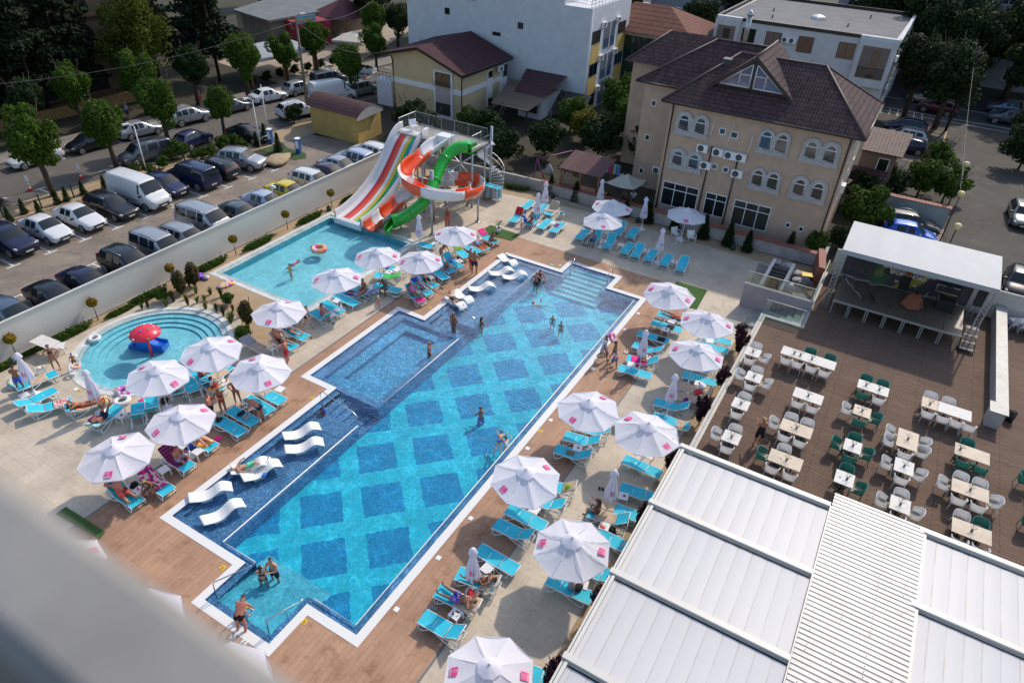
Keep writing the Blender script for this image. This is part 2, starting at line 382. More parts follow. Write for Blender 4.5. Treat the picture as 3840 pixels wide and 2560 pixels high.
b=B();ringband(b,POOL,IN1,.012,0);ringband(b,POOL,POOL,.012,0,-.06)
for P_,c_ in((IN1,POOL),):
 for i in range(len(P_)):j=(i+1)%len(P_);b.poly([(*P_[i],.012),(*P_[j],.012),(*P_[j],-.16),(*P_[i],-.16)],1)
struct('pool_coping',b,[M_GRATE,M_MOS])
b=B();ringband(b,IN1,IN2,-.13,0)
def wall(b,x0,y0,x1,y1,z0,z1,m):b.poly([(x0,y0,z0),(x1,y1-0,z0),(x1,y1,z1),(x0,y0,z1)],m)
def flat(b,x0,x1,y0,y1,z,m):b.poly([(x0,y0,z),(x1,y0,z),(x1,y1,z),(x0,y1,z)],m)
X0,X1,Y0,Y1,DZ=10.31,38.06,11.79,19.0,-.95
flat(b,X0,X1,Y0,Y1,DZ,1)
for(x0,y0,x1,y1,zt)in((X0,Y0,X1,Y0,-.13),(X0,Y0,X0,13.9,-.13),(X0,17.09,X0,Y1,-.13),(X1,Y0,X1,14.31,-.13),(X1,17.14,X1,Y1,-.13),(X0,Y1,18.8,Y1,-.3),(29.7,Y1,X1,Y1,-.3),(20.4,Y1,28.3,Y1,-.075)):
 b.poly([(x0,y0,DZ),(x1,y1,DZ),(x1,y1,zt),(x0,y0,zt)],2)
for(x0,x1)in((10.38,18.8),(29.7,38.24)):
 flat(b,x0,x1,Y1,21.54,-.3,0)
 b.poly([(x0,21.54,-.3),(x1,21.54,-.3),(x1,21.54,-.13),(x0,21.54,-.13)],0)
for(x,y0,y1)in((10.38,Y1,21.54),(38.24,Y1,21.54)):b.poly([(x,y0,-.3),(x,y1,-.3),(x,y1,-.13),(x,y0,-.13)],0)
for(x0,x1)in((18.8,20.4),(28.3,29.7)):
 for i in range(6):
  ya=21.54-.42*i;z=-.3-.11*i;flat(b,x0,x1,max(Y1,ya-.43),ya,z,0)
  b.poly([(x0,ya-.42,z),(x1,ya-.42,z),(x1,ya-.42,z-.11),(x0,ya-.42,z-.11)],2)
 b.poly([(x0,Y1,DZ),(x1,Y1,DZ),(x1,Y1,-.85),(x0,Y1,-.85)],2)
 for x in(x0,x1):zt_=-.075 if x in(20.4,28.3)else-.3;b.poly([(x,Y1,DZ),(x,21.54,DZ),(x,21.54,zt_),(x,Y1,zt_)],2)
tub=[(20.4,Y1),(28.3,Y1),(28.3,23.54),(20.4,23.54)]
t1,t2,t3=inset(tub,.4),inset(tub,1.15),None
ringband(b,tub,t1,-.075,0);
for P_,za,zb in((t1,-.075,-.28),(t2,-.28,-.52)):
 for i in range(4):j=(i+1)%4;b.poly([(*P_[i],za),(*P_[j],za),(*P_[j],zb),(*P_[i],zb)],0)
ringband(b,t1,t2,-.28,3);b.poly([(*p,-.52)for p in t2],3)
def endsteps(x0,x1,ya,yb,m,n):
 for i in range(n):
  z=-.16-(.75/n)*i;xa,xb=x0+(x1-x0)*i/n,x0+(x1-x0)*(i+1)/n
  flat(b,min(xa,xb),max(xa,xb),ya,yb,z,m);b.poly([(xb,ya,z),(xb,yb,z),(xb,yb,z-.75/n-.05),(xb,ya,z-.75/n-.05)],m)
 xe=X0 if m==4 else X1
 for y in(ya,yb):b.poly([(x0,y,-1),(xe,y,-1),(xe,y,-.13),(x0,y,-.13)],0)
 for i in range(n):
  z=-.16-(.75/n)*i;xa,xb=x0+(x1-x0)*i/n,x0+(x1-x0)*(i+1)/n
  if(xb-xe)*(x1-x0)>0:
   for y in(ya,yb):b.poly([(xa,y,-1),(xb,y,-1),(xb,y,z),(xa,y,z)],m)
endsteps(8.06,11.2,13.9,17.45,4,8);endsteps(40.1,37.0,14.0,17.44,5,7)
struct('swimming_pool',b,[M_MOS,M_FLOOR,M_MOS,M_JAC,M_PALE,M_KID])
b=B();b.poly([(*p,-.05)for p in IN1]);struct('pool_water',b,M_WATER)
b=B();ln=[(X0,13.9),(X0,Y0),(X1,Y0),(X1,14.2)]
b.tube([(p[0],p[1],-.03)for p in ln],.03,5);b.tube([(X0,17.1,-.03),(X0,Y1,-.03),(18.8,Y1,-.03)],.03,5)
b.tube([(20.9,Y1+.03,-.03),(27.9,Y1+.03,-.03)],.03,5);b.tube([(29.7,Y1,-.03),(X1,Y1,-.03),(X1,17.2,-.03)],.03,5)
tag(b.build('edge_grip',M_WHITE),'thin pale grip line edging the deep part of the big pool','pool grip')
x0,x1,y0,y1=KR;P_=[(x0,y0),(x1,y0),(x1,y1),(x0,y1)];a1,a2=inset(P_,.3),inset(P_,.62)
b=B();ringband(b,P_,a1,.02,0);ringband(b,P_,P_,.02,0,-.05);ringband(b,a1,a2,-.04,0);ringband(b,a1,a1,.02,0,-.04)
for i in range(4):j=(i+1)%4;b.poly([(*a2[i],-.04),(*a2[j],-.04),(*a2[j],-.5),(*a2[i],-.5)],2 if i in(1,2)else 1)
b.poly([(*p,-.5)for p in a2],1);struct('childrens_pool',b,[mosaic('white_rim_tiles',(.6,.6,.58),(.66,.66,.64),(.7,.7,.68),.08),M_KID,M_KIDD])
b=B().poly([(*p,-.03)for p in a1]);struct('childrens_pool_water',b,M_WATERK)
def circ(r,z,n=64):return[(RC[0]+r*math.cos(2*PI*i/n),RC[1]+r*math.sin(2*PI*i/n),z)for i in range(n)]
b=B()
b.loft([circ(RR,-.05),circ(RR,.02),circ(RR-.28,.02),circ(RR-.28,-.03)],0,True,False,False)
z=-.03;r=RR-.28
for i in range(4):
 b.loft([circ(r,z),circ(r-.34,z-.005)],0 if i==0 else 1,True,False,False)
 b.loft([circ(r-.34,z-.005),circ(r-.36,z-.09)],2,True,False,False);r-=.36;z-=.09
b.add(circ(r,z),[range(64)],1)
b.loft([circ(RR-.01,-.004),circ(RR+1.05,-.004)],3,True,False,False)
struct('paddling_pool',b,[MATS['white_rim_tiles'],M_KID,M_KIDD,M_STONE])
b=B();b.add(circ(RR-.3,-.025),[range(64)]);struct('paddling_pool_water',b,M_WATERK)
gb=[(13.5,38.4),(13.2,37.7),(20,38.05),(22.5,36.6),(22.3,34),(24.2,30.6),(21.9,28.9),(23.0,27.0),(24.6,29.0),(24.5,37.3),(37.2,37.35),(38,37.5),(44.5,37.6),(44.5,38.4)]
sheet('gravel_bed',[(9,37.75),(20.2,37.6),(22.0,36.0),(22.4,33.8),(22.2,31.2),(20.2,28.5),(22.6,26.8),(24.8,28.6),(24.8,37.3),(44.5,37.3),(44.5,38.4),(9,38.4)],.006,M_GRAVEL)
sheet('planting_strip',[(2,3.95),(38,3.95),(38,4.75),(2,4.75)],.006,M_GRAVEL)
sheet('gravel_bed_back',[(41,38.3),(47.5,31),(48.9,19.5),(48.2,2),(49.8,2),(49.9,38)],.006,M_GRAVEL)
def slabc(nm,cr,lab):
 pts=[g(*c)for c in cr];o=B().prism([(p.x,p.y)for p in pts],.002,.03).build(nm,M_TURF);tag(o,lab,'turf mat','artificial grass mats');return o
slabc('turf_mat',[('B3',90,548),('B3',335,630),('B3',270,680),('B3',-15,605)],'green turf mat under the small potted palm')
slabc('turf_mat',[('B3',1650,1022),('B3',1910,1095),('B3',1820,1255),('B3',1690,1225),('B3',1570,1120)],'green turf mat partly under a parasol by the terrace wall')
slabc('turf_mat',[('D1',555,90),('D1',885,300),('D1',840,360),('D1',470,150)],'dark green turf mat on the paving beside the foreground ledge')
M_MUSH=mat('mushroom_red',(.72,.03,.07),.3);M_SLB=mat('slide_bright_blue',(.01,.13,.60),.3)
t=T('mushroom_fountain','red mushroom shaped fountain with coloured dots in the round paddling pool','fountain',(17.15,32.8,-.3))
B().tube([(0,0,0),(0,0,1.7)],.075,12).build('stem',M_MUSH,t)
B().lathe([(0,1.5),(.8,1.52),(.84,1.56),(.82,1.62),(.68,1.76),(.42,1.9),(.15,1.96),(0,1.97)],28).build('cap',M_MUSH,t)
for a,r,z,c_ in((.5,.79,1.65,0),(1.6,.79,1.65,0),(2.5,.79,1.65,0),(3.3,.79,1.65,0),(4.3,.79,1.65,1),(5.4,.79,1.65,0),(.9,.42,1.91,0),(2.1,.45,1.9,2),(3.6,.3,1.94,2),(4.9,.35,1.93,1),(5.8,.5,1.88,0)):
 B().lathe([(0,-.02),(.065,0),(.05,.03),(0,.04)],10).build('dot',(M_WHITE,mat('dot_green',(.05,.4,.08),.4),mat('dot_blue',(.1,.2,.7),.4))[c_],t).location=(r*math.cos(a),r*math.sin(a),z)
t=T('toy_slide','small blue plastic slide behind the red mushroom in the round pool','small slide',(17.6,33.6,-.3),rad(-62));t.scale=(.85,.85,.75)
B().loft([[(x,s_*.33,z+h_)for s_,h_ in((-1.15,.22),(-1,0),(0,-.03),(1,0),(1.15,.22),(1.3,.2),(1.3,-z-.02),(-1.3,-z-.02),(-1.3,.2))]for x,z in((-.6,.95),(-.3,.93),(.1,.7),(.6,.42),(1.0,.36),(1.15,.36))],0,True,True,False).build('chute',M_SLB,t)
B().lathe([(.3,.9),(.34,1.1),(.2,1.3),(0,1.32)],12,(-.6,0,0)).build('top_arch',M_SLB,t)
[B().ob((-.75-.16*i,0,.75-.22*i),(.18,.6,.06)).build('step',M_SLB,t)for i in range(4)];B().prism([(-1.3,-.3),(-.6,-.3),(-.6,.3),(-1.3,.3)],0,.3).build('foot',M_SLB,t)
def slingmat(nm,c):
 k=NT(nm);v=k.pos(obj=True);wv=k.n('TexWave',{'Vector':v,'Scale':30},bands_direction='Y').outputs['Fac'];n=k.noise(v,2.5)
 k.col(k.mix(1,k.mix(k.rng(wv,0,1,0,.3),c,tuple(x*.75 for x in c)),k.rng2(n,.3,.7,.9,1.1),'MULTIPLY'));k.rough(.7);k.bump(wv,.2,.004);return k.m
M_SLING=slingmat('turquoise_mesh',(.018,.50,.66));M_SLINGB=slingmat('beige_mesh',(.42,.32,.24))
HX,BL,SZ=1.2,.74,.36
def make_lounger(ang):
 a=rad(ang);t=T('sun_lounger','x','sun lounger')
 bx,bz=HX+BL*math.cos(a),SZ+BL*math.sin(a)
 def fr(m,sgn):
  y=.33*sgn
  m.tube([(0,y,SZ-.01),(.1,y,SZ),(HX+.06,y,SZ-.01),(1.92 if ang<12 else HX+.3,y,SZ-.02 if ang<12 else SZ-.03)],.02,6)
  m.tube([(HX,y*.97,SZ),(bx,y*.97,bz)],.017,6)
 m=B();fr(m,1);fr(m,-1)
 for x in(.03,.62,HX):m.tube([(x,-.33,SZ-.02),(x,.33,SZ-.02)],.014,5)
 m.tube([(bx,-.32,bz),(bx,.32,bz)],.017,6)
 m.build('frame',M_PLAST,t)
 for x0,x1 in((.06,.55),(1.15,1.72)):
  m=B()
  for sgn in(-1,1):
   y=.34*sgn;m.tube([(x0,y,SZ-.03),(x0+.06,y,.04),(x0+.14,y,.022),(x1-.2,y,.14),(x1,y,SZ-.04)]if x0<.5 else[(x0-.25,y,SZ-.04),(x0+.1,y,.14),(x1-.1,y,.022),(x1,y,.05),(x1+.02,y,SZ-.06)],.021,6)
  xm=x0+.14 if x0<.5 else x1-.1
  m.tube([(xm,-.34,.025),(xm,.34,.025)],.016,5);m.build('leg',M_PLAST,t)
 if ang>=12:
  m=B()
  for y in(-.24,.24):m.tube([(HX+.45*math.cos(a),y,SZ+.45*math.sin(a)),(HX+.62,y,SZ-.04)],.012,5)
  m.tube([(HX+.62,-.33,SZ-.04),(HX+.62,.33,SZ-.04)],.012,5);m.tube([(HX+.3,.33,SZ-.03),(1.78,.33,SZ-.05)],.018,5);m.tube([(HX+.3,-.33,SZ-.03),(1.78,-.33,SZ-.05)],.018,5)
  m.build('back_prop',M_PLAST,t)
 B().grid(lambda u,v:(.02+(HX-.04)*u,-.315+.63*v,SZ+.012-.035*math.sin(PI*v)*math.sin(PI*min(1,u*1.2))),8,6).build('seat_sling',M_SLING,t)
 B().grid(lambda u,v:(HX+.02+(BL-.03)*u*math.cos(a)+.02*math.sin(PI*v)*math.sin(a),-.3+.6*v,SZ+.014+(BL-.03)*u*math.sin(a)-.02*math.sin(PI*v)*math.cos(a)),6,6).build('back_sling',M_SLING,t)
 return Proto(t)
LP={a:make_lounger(a)for a in(0,22,35,50)}
def fabric(nm,c1,c2=None,kind='plain',s=8):
 k=NT(nm);v=k.pos(obj=True);n=k.noise(v,4)
 if kind=='stripe':
  f=k.n('TexWave',{'Vector':v,'Scale':s},bands_direction='Y').outputs['Fac'];c=k.mix(k.rng(f,.45,.55,0,1),c1,c2)
 elif kind=='pattern':
  f=k.n('TexVoronoi',{'Vector':v,'Scale':s}).outputs['Color'];sp=k.n('SeparateColor',{0:f});c=k.mix(k.rng(sp.outputs[0],.45,.5,0,1),c1,c2);c=k.mix(k.rng(sp.outputs[1],.68,.72,0,.8),c,(.7,.6,.5))
 else:c=k.mix(0,c1,c1)
 k.col(k.mix(1,c,k.rng2(n,.3,.7,.85,1.15),'MULTIPLY'));k.rough(.9);k.bump(n,.3,.03);return k.m
FAB={'beige':fabric('beige_towel_cloth',(.50,.38,.27)),'green':fabric('green_towel_cloth',(.05,.45,.09)),'lime':fabric('lime_towel_cloth',(.30,.50,.02)),'purple':fabric('purple_towel_cloth',(.045,.006,.03),(.28,.02,.15),'stripe',3),'pink':fabric('magenta_towel_cloth',(.55,.015,.22),(.2,.02,.12),'pattern',7),'floral':fabric('floral_towel_cloth',(.50,.05,.08),(.65,.55,.5),'pattern',16),'orange':fabric('orange_towel_cloth',(.70,.20,.03)),'yellow':fabric('yellow_towel_cloth',(.72,.40,.03),(.75,.25,.03),'pattern',9),'blue':fabric('blue_towel_cloth',(.02,.07,.45)),'striped':fabric('striped_towel_cloth',(.04,.12,.45),(.35,.45,.7),'stripe',5),'navy':fabric('navy_striped_cloth',(.015,.018,.06),(.55,.55,.6),'stripe',5),'multi':fabric('multicolour_towel_cloth',(.65,.06,.05),(.65,.45,.05),'pattern',8),'multib':fabric('red_blue_white_cloth',(.5,.04,.1),(.03,.09,.45),'pattern',12),'red':fabric('red_cloth',(.6,.02,.04)),'white':fabric('white_cloth',(.7,.7,.72)),'black':fabric('black_cloth',(.012,.012,.015)),'hotpink':fabric('hot_pink_cloth',(.8,.03,.25)),'aqua':fabric('pale_aqua_cloth',(.35,.65,.68)),'teal':fabric('teal_towel_cloth',(.02,.36,.42)),'plum':fabric('plum_cloth',(.22,.01,.2)),'tan':fabric('brown_cloth',(.2,.13,.08)),'pale':fabric('pale_patterned_cloth',(.55,.5,.5),(.3,.35,.5),'pattern',10)}
LOUNGERS=[]
def lounger(key,t,fx,fy,dx,dy,ang,label,group='turquoise sun loungers round the pools',tow=None,end='f',sling=None):
 p,q=g(t,fx,fy,SZ),g(t,dx,dy,SZ);d=(q-p)if end=='f' else(p-q);az=math.atan2(d.y,d.x)
 an=0 if ang<10 else 22 if ang<30 else 35 if ang<43 else 50
 if end=='h':p=p-d.normalized()*(HX+BL*math.cos(rad(an)))
 o=LP[an].put((p.x,p.y,.004),az,label,group)
 if sling:
  for ch in CH[o.name]:
   if 'sling' in ch.name:ch.material_slots[0].link='OBJECT';ch.material_slots[0].material=sling
 LOUNGERS.append(o);LK[key]=(p,az,an)
 if tow:towel(key,*tow)
LK={}
def onlounger(key,u,v):
 p,az,an=LK[key];a=rad(an)
 x,z=(u,SZ+.02)if u<HX else(HX+(u-HX)*math.cos(a),SZ+.03+(u-HX)*math.sin(a))
 return Vector((p.x+x*math.cos(az)-v*math.sin(az),p.y+x*math.sin(az)+v*math.cos(az),z))
def towel(key,fab,u0,u1,label,wd=.62,drape=0,cat='towel',side=0):
 p,az,an=LK[key];rr=random.Random(hash(key)%1000 if False else sum(map(ord,key)))
 ph=rr.random()*6
 def fn(u,v):
  s=(v-.5)*wd+side;uu=u0+(u1-u0)*u;q=onlounger(key,min(uu,HX+BL),0 if False else max(-.33,min(.33,s)))
  z=q.z+.012+.012*math.sin(9*u+ph)*math.sin(7*v+ph)
  ov=abs(s)-.33
  if ov>0:z-=ov*1.0
  if uu>HX+BL:z-=(uu-HX-BL)
  if drape and u<.08:z-=0
  q.z=max(z,.03);return q
 c=onlounger(key,(u0+u1)/2,0)
 b=B().grid(lambda u,v:fn(u,v)-c,16,12);o=b.build('towel',FAB[fab],None,c)
 sm=o.modifiers.new('thick','SOLIDIFY');sm.thickness=.012
 return tag(o,label,cat)
G1='turquoise sun loungers round the pools'
L=lounger
L('a1','C1',478,440,300,510,0,'turquoise lounger beside the pole of the leftmost folded parasol, under a beige towel',G1,('beige',.5,1.3,'crumpled beige towel on the leftmost lounger by the paddling pool'))
L('a2','C1',468,578,300,662,22,'turquoise lounger with white cushion at its raised end, left edge of the paving')
L('a3','C1',600,670,380,735,22,'turquoise lounger with a pink patterned towel left of the sunbathing woman in orange',G1,('floral',.12,.8,'pink and white swirl towel bunched on a lounger beside the paddling pool'))
L('a4','C1',905,655,700,725,22,'lounger with colourful towel carrying the sunbathing woman in an orange bikini',G1,('multi',0,1.5,'red and yellow patterned beach towel under the woman in orange'))
L('a5','C1',1005,715,900,810,22,'lounger with striped towel at its head carrying the man with raised legs',G1,('aqua',1.25,1.95,'blue striped towel over the head end under the man with raised legs'))
L('a6','C1',1163,865,1160,770,50,'empty lounger with raised turquoise back facing the paddling pool, left one of the pair',G1,None,'h')
L('a7','C1',1285,810,1275,715,50,'empty lounger with raised turquoise back half behind a big parasol, right one of the pair',G1,None,'h')
L('a8','C1',1500,655,1490,590,22,'lounger by the paddling pool carrying the person with both legs in the air',G1,None,'h')
L('a9','C1',1655,650,1610,560,35,'empty raised lounger in front of the child in the red cap',G1,None,'h')
L('a10','C1',1755,555,1690,480,22,'lounger under the sitting woman with sunglasses beside the paddling pool',G1,None,'h')
L('a11','C1',1870,620,1760,545,22,'lounger with a red and white towel under the child in white',G1,('multi',.8,1.6,'red and orange towel heaped on the lounger of the child in white'),'h')
L('a12','C1',1930,380,1850,445,22,'lounger half hidden behind a parasol with beige towel',G1,('beige',.4,1.4,'beige towel on the half hidden lounger behind a parasol'))
L('a13','C1',1975,305,1920,350,0,'turquoise lounger tip between two parasols beside the gravel bed')
L('a14','C2',365,688,150,580,0,'lounger beside a white table, beige towel at its head, under a parasol',G1,('beige',1.15,1.9,'beige towel at the head of the lounger beside the white table'))
L('a15','C2',262,775,60,655,0,'lounger behind the standing man in a white cap, towels at both ends')
L('a16','C1',2150,868,1945,755,0,'lounger with black bag and patterned cloth next to the man in the white cap')
L('a17','C1',2045,955,1815,825,0,'lounger with dark folded shirt at its head, edge of the wood paving')
L('a18','C1',1800,1075,1640,990,35,'lounger with yellow towel under the woman in the green top',G1,('yellow',.35,1.95,'yellow and orange towel under the woman in the green top'))
L('a19','C1',1600,1245,1440,1150,50,'lounger draped with a dark purple towel under the man in blue trunks',G1,('purple',.5,1.95,'dark purple towel with pink border draped over a raised lounger',.72))
L('a20','C1',1425,1445,1280,1350,50,'lounger draped with magenta and floral towels beside the blond woman',G1,('pink',.5,1.95,'magenta and black towel draped over the lounger of the blond woman',.7))
L('a21','C1',1165,1545,1020,1450,50,'lounger with teal towel under the man in coral shorts',G1,('teal',.55,1.95,'teal towel over the raised back behind the man in coral shorts',.72))
L('b1','B2',560,1495,400,1430,35,'lounger carrying the reclining woman in a patterned swimsuit by the gravel bed',G1,('blue',1.5,2.1,'bright blue towel over the lounger head beside the gravel bed'))
L('b2','C2',465,235,320,170,50,'lounger with beige back under the man with the child in red',G1,('beige',1.2,1.95,'beige towel on the raised back behind the bearded man'))
L('b3','C2',225,265,130,215,22,'beige mesh lounger with a navy striped towel beside the gravel bed','beige mesh loungers',('navy',1.2,1.9,'navy and white striped towel on the beige lounger'),'f',M_SLINGB)
L('b4','B2',610,1265,690,1315,50,'lounger under the red haired woman beside the rectangular pool corner')
L('b5','B2',850,1290,740,1215,0,'flat lounger with a small pink towel right of the red haired woman',G1,('white',.25,.75,'small pink and white towel on a flat lounger',.3))
L('b6','B2',985,1215,820,1140,0,'empty flat lounger beside a parasol foot and white table, children\'s pool corner')
L('b7','B2',870,1105,1010,1140,35,'lounger under the man lying in blue trunks beside the children\'s pool',G1,('blue',.2,.75,'crumpled blue cloth on the lounger of the lying man'))
L('b8','B2',950,1070,1110,1115,22,'lounger with blue and white striped towel in front of the sitting woman',G1,('striped',.75,1.9,'blue and white striped towel hanging off a lounger',.9))
L('b9','B2',1125,1050,1235,1075,0,'lounger under the man sitting with elbows on his knees')
L('b10','B2',1125,960,1310,990,22,'lounger with bright green towel beside the children\'s pool',G1,('green',.7,1.95,'bright green towel spread over a lounger'))
L('b11','B2',1215,895,1370,930,35,'lounger with a pink ring toy and white towel beside the children\'s pool',G1,('white',.75,1.5,'white towel on the lounger with the pink ring toy'))
L('b12','B2',1495,700,1630,735,50,'lounger under the folded parasol near the green slide mouth')
L('b13','B2',1535,1195,1430,1105,50,'lounger with pink towel under the woman in the pink top',G1,('hotpink',.05,.6,'hot pink towel under the legs of the woman in the pink top'))
L('b14','B2',1600,1130,1500,1060,35,'lounger with patterned towel and blue towel over its head, under the child',G1,('blue',1.6,2.2,'royal blue towel hung over a lounger head'))
L('b15','B2',1650,1065,1545,1000,50,'lounger carrying the reclining man in dark trunks beside a parasol pole',G1,('multib',1.5,2.0,'patterned cushion towel behind the reclining man'))
L('b16','B2',1735,1000,1620,915,22,'empty lounger with slightly raised back right of the reclining man')
L('b17','B2',1790,945,1690,880,35,'lounger under the seated boy looking down')
L('b18','B2',1860,905,1755,840,35,'lounger with a striped bag behind the two standing men')
L('b19','B2',1910,820,1830,755,50,'lounger with a lime green towel on its raised back',G1,('lime',1.2,1.98,'lime green patterned towel on a raised lounger back'))
L('b20','B2',2010,780,1890,715,22,'empty lounger between the lime towel and the orange towel')
L('b21','B2',2080,755,1970,695,35,'lounger with orange towel under the lying man in pale shorts',G1,('orange',.2,1.9,'orange towel under the lying man in pale shorts',.7))
L('b22','B2',2160,695,2050,640,35,'lounger with a hot pink towel on its head near the turf mat',G1,('hotpink',1.35,1.98,'hot pink towel on the lounger near the turf mat'))
L('c1','B3',355,412,435,350,0,'empty lounger farthest left below the garden wall, near the folded parasols')
L('c2','B3',475,445,545,380,0,'empty lounger between the poles of two folded parasols')
L('c3','B3',265,520,320,470,50,'lounger with a red towel on its raised back, left of the woman in red',G1,('red',1.3,1.95,'red towel on a raised lounger back'))
L('c4','B3',400,545,450,505,50,'lounger under the seated woman in a red bikini')
L('c5','B3',565,462,620,410,50,'lounger with beige towel over its raised back beside a small white table',G1,('beige',.6,1.98,'beige towel over a raised lounger behind the folded parasols',.7))
L('c6','B3',500,575,590,500,0,'flat empty lounger left of the plum coloured towel')
L('c7','B3',605,605,690,532,0,'flat lounger with a plum towel hanging from its side',G1,('plum',.9,1.5,'plum towel hanging off the side of a flat lounger',.5,0,'towel',.28))
L('c8','B3',895,560,950,515,22,'lounger foot showing left under a parasol in the back row')
L('c9','B3',820,665,895,592,0,'flat empty lounger left of the man in the checked shirt')
L('c10','B3',930,695,990,630,35,'lounger under the man in the checked shirt')
L('c11','B3',1055,740,1110,660,35,'raised empty lounger beside the pole of the front back-row parasol')
L('c12','B3',1140,630,1190,560,35,'raised empty lounger behind the front back-row parasol')
L('c13','B3',1255,655,1320,560,0,'flat empty lounger left of the folded parasol on a round base')
R5='row of five empty turquoise loungers'
for i,(a,b_,c,d,an)in enumerate(((1200,785,1270,705,0),(1295,815,1350,725,22),(1405,845,1475,745,0),(1535,885,1600,785,0),(1675,930,1730,815,22))):
 L('c2%d'%i,'B3',a,b_,c,d,an,('leftmost of the five empty loungers in the row, flat','second of the five empty loungers, with raised back','third of the five empty loungers, flat, left of the folded parasol','fourth of the five empty loungers, flat, right of the folded parasol','rightmost of the five empty loungers, with raised back')[i],R5)
L('d1','B3',1490,1285,1650,1330,0,'lounger under the woman in the red bikini, right of the pool')
L('d2','B3',1440,1360,1650,1420,0,'flat lounger with a dark patterned cloth below the woman in the red bikini',G1,('black',1.0,1.45,'dark patterned cloth across a flat lounger',.5))
L('d3','B3',1325,1450,1550,1515,0,'flat lounger with a black garment behind a folded parasol',G1,('black',1.25,1.7,'black garment thrown on a flat lounger',.45))
L('d4','C3',1285,200,1430,250,35,'empty raised lounger right behind the folded parasol with the pink towel woman')
L('d5','C3',1230,315,1370,345,35,'lounger with a hot pink towel under the woman seen from behind',G1,('hotpink',.3,1.2,'hot pink towel spilling off the lounger',1.0))
L('d6','C3',1158,395,1420,467,0,'flat empty lounger across the paving left of the pink towel')
L('d7','C3',1840,125,2080,185,0,'flat lounger under the parasol nearest the terrace steps')
L('d8','C3',1810,195,2040,250,0,'lounger almost hidden behind a parasol, its head towards the planting strip')
L('d9','C3',1720,375,1860,410,35,'raised lounger under the parasol beside the dark red shrub')
L('d10','C3',1700,450,1975,530,0,'flat empty lounger in front of the two beige covered loungers')
L('d11','C3',1650,545,1780,580,22,'beige covered lounger with a white towel at its head, upper of the two','beige covered loungers',('beige',.05,1.98,'beige towel covering the upper of two loungers',.75))
L('d12','C3',1610,620,1750,655,22,'beige covered lounger with a red cloth, lower of the two','beige covered loungers',('beige',.05,1.98,'beige towel covering the lower of two loungers',.75))
L('d13','C3',1462,680,1640,730,35,'raised lounger at the foot of a folded parasol with a purple bag')
L('d14','C3',1450,800,1700,880,0,'lounger mostly hidden behind a big parasol, beige towel showing',G1,('beige',1.3,1.7,'beige and blue cloth showing behind a big parasol'))
L('d15','C3',795,885,980,930,35,'raised lounger under the parasol at the pool edge')
L('d16','C3',900,800,1150,850,0,'lounger head poking out right of the pool edge parasol')
L('d17','C3',705,965,870,1010,35,'raised empty lounger above the one with a crumpled beige cloth')
L('d18','C3',628,1075,790,1125,35,'raised lounger with a crumpled beige cloth in its middle',G1,('tan',.6,1.0,'crumpled brown beige cloth on a raised lounger',.3))
L('d19','C3',1205,1160,1490,1285,0,'flat lounger with pale creases in front of a big parasol, beside the red bag table')
L('d20','C3',480,1360,720,1420,35,'raised lounger behind a parasol with beige and green towels',G1,('beige',1.2,1.98,'beige towel on a raised lounger behind a parasol'))
L('d21','C3',390,1470,580,1540,35,'raised turquoise back peeping out below a parasol')
L('d22','D3',225,100,530,250,0,'flat empty lounger between a white table and a raised lounger, wood paving edge')
L('d23','D3',125,222,300,305,35,'raised empty lounger next to the flat one on the wood paving edge')
L('d24','D2',1995,435,2300,610,0,'flat lounger right of the folded parasol nearest the camera')
L('d25','D2',1820,640,2020,715,35,'raised lounger under the woman in the black bikini',G1,('beige',1.1,1.98,'pale towel behind the woman in the black bikini'))
L('d26','D2',1650,785,1850,880,22,'lounger under the man in purple trunks',G1,('beige',.9,2.05,'beige towel beneath the man in purple trunks',.8))
L('d27','D2',1525,1000,1700,1100,35,'raised empty lounger nearest the camera beside a cluttered white table')
L('d28','D3',565,685,920,850,0,'flat lounger with dark blue bags in the shade of a creased parasol')
L('d29','C3',1000,1530,1300,1640,0,'flat lounger with a beige towel at its foot under the folded parasol',G1,('beige',.02,.75,'beige towel over the foot of a flat lounger'))
L('d30','C3',1175,1400,1400,1470,0,'flat empty lounger beside a white slatted table and a folded parasol')
L('d31','D3',905,125,1090,185,35,'raised lounger with beige towel under the reading woman',G1,('beige',.35,1.3,'beige towel spread beside the reading woman',.8))
L('d32','D3',980,310,1150,390,35,'lounger with navy towel showing right of the creased parasol',G1,('navy',1.6,2.3,'navy patterned towel hanging off a lounger back'))
L('d33','D3',790,560,1010,650,22,'lounger back showing right below the creased parasol',)
L('d34','D3',250,1420,530,1530,0,'lounger showing right beneath the parasol at the bottom edge')
SP=Proto(LP[0].root);SP.used=True
for s_,(x,y,a,n,nm)in enumerate(((44.7,32.2,.15,9,'left'),(44.6,30.0,.1,10,'middle'),(46.2,27.2,1.5,7,'right'))):
 for i in range(n):
  SP.put((x,y,.004+.14*i),a,'lounger in the %s stack under the slide tower, %s'%(nm,'topmost of its stack' if i==n-1 else 'lowest of its stack' if i==0 else 'between others of the stack'),'spare loungers stacked under the slide tower')
M_CANV=None
k=NT('white_canvas');n_=k.noise(k.pos(),2.2,6);k.col(k.mix(1,(.84,.83,.90),k.rng2(n_,.3,.7,.96,1.03),'MULTIPLY'));k.rough(.85);k.bump(n_,.4,.07);M_CANV=k.m
t_=k.n('BsdfTranslucent',{0:(.84,.81,.95,1)});mx_=k.n('MixShader',{0:.34,1:k.b.outputs[0],2:t_.outputs[0]});k.t.links.new(mx_.outputs[0],k.N['Material Output'].inputs[0])
def canopy_pt(i,f,r,z0,z1,n=8):a=2*PI*(i+.5)/n;return(f*r*math.cos(a),f*r*math.sin(a),z1+(z0-z1)*f)
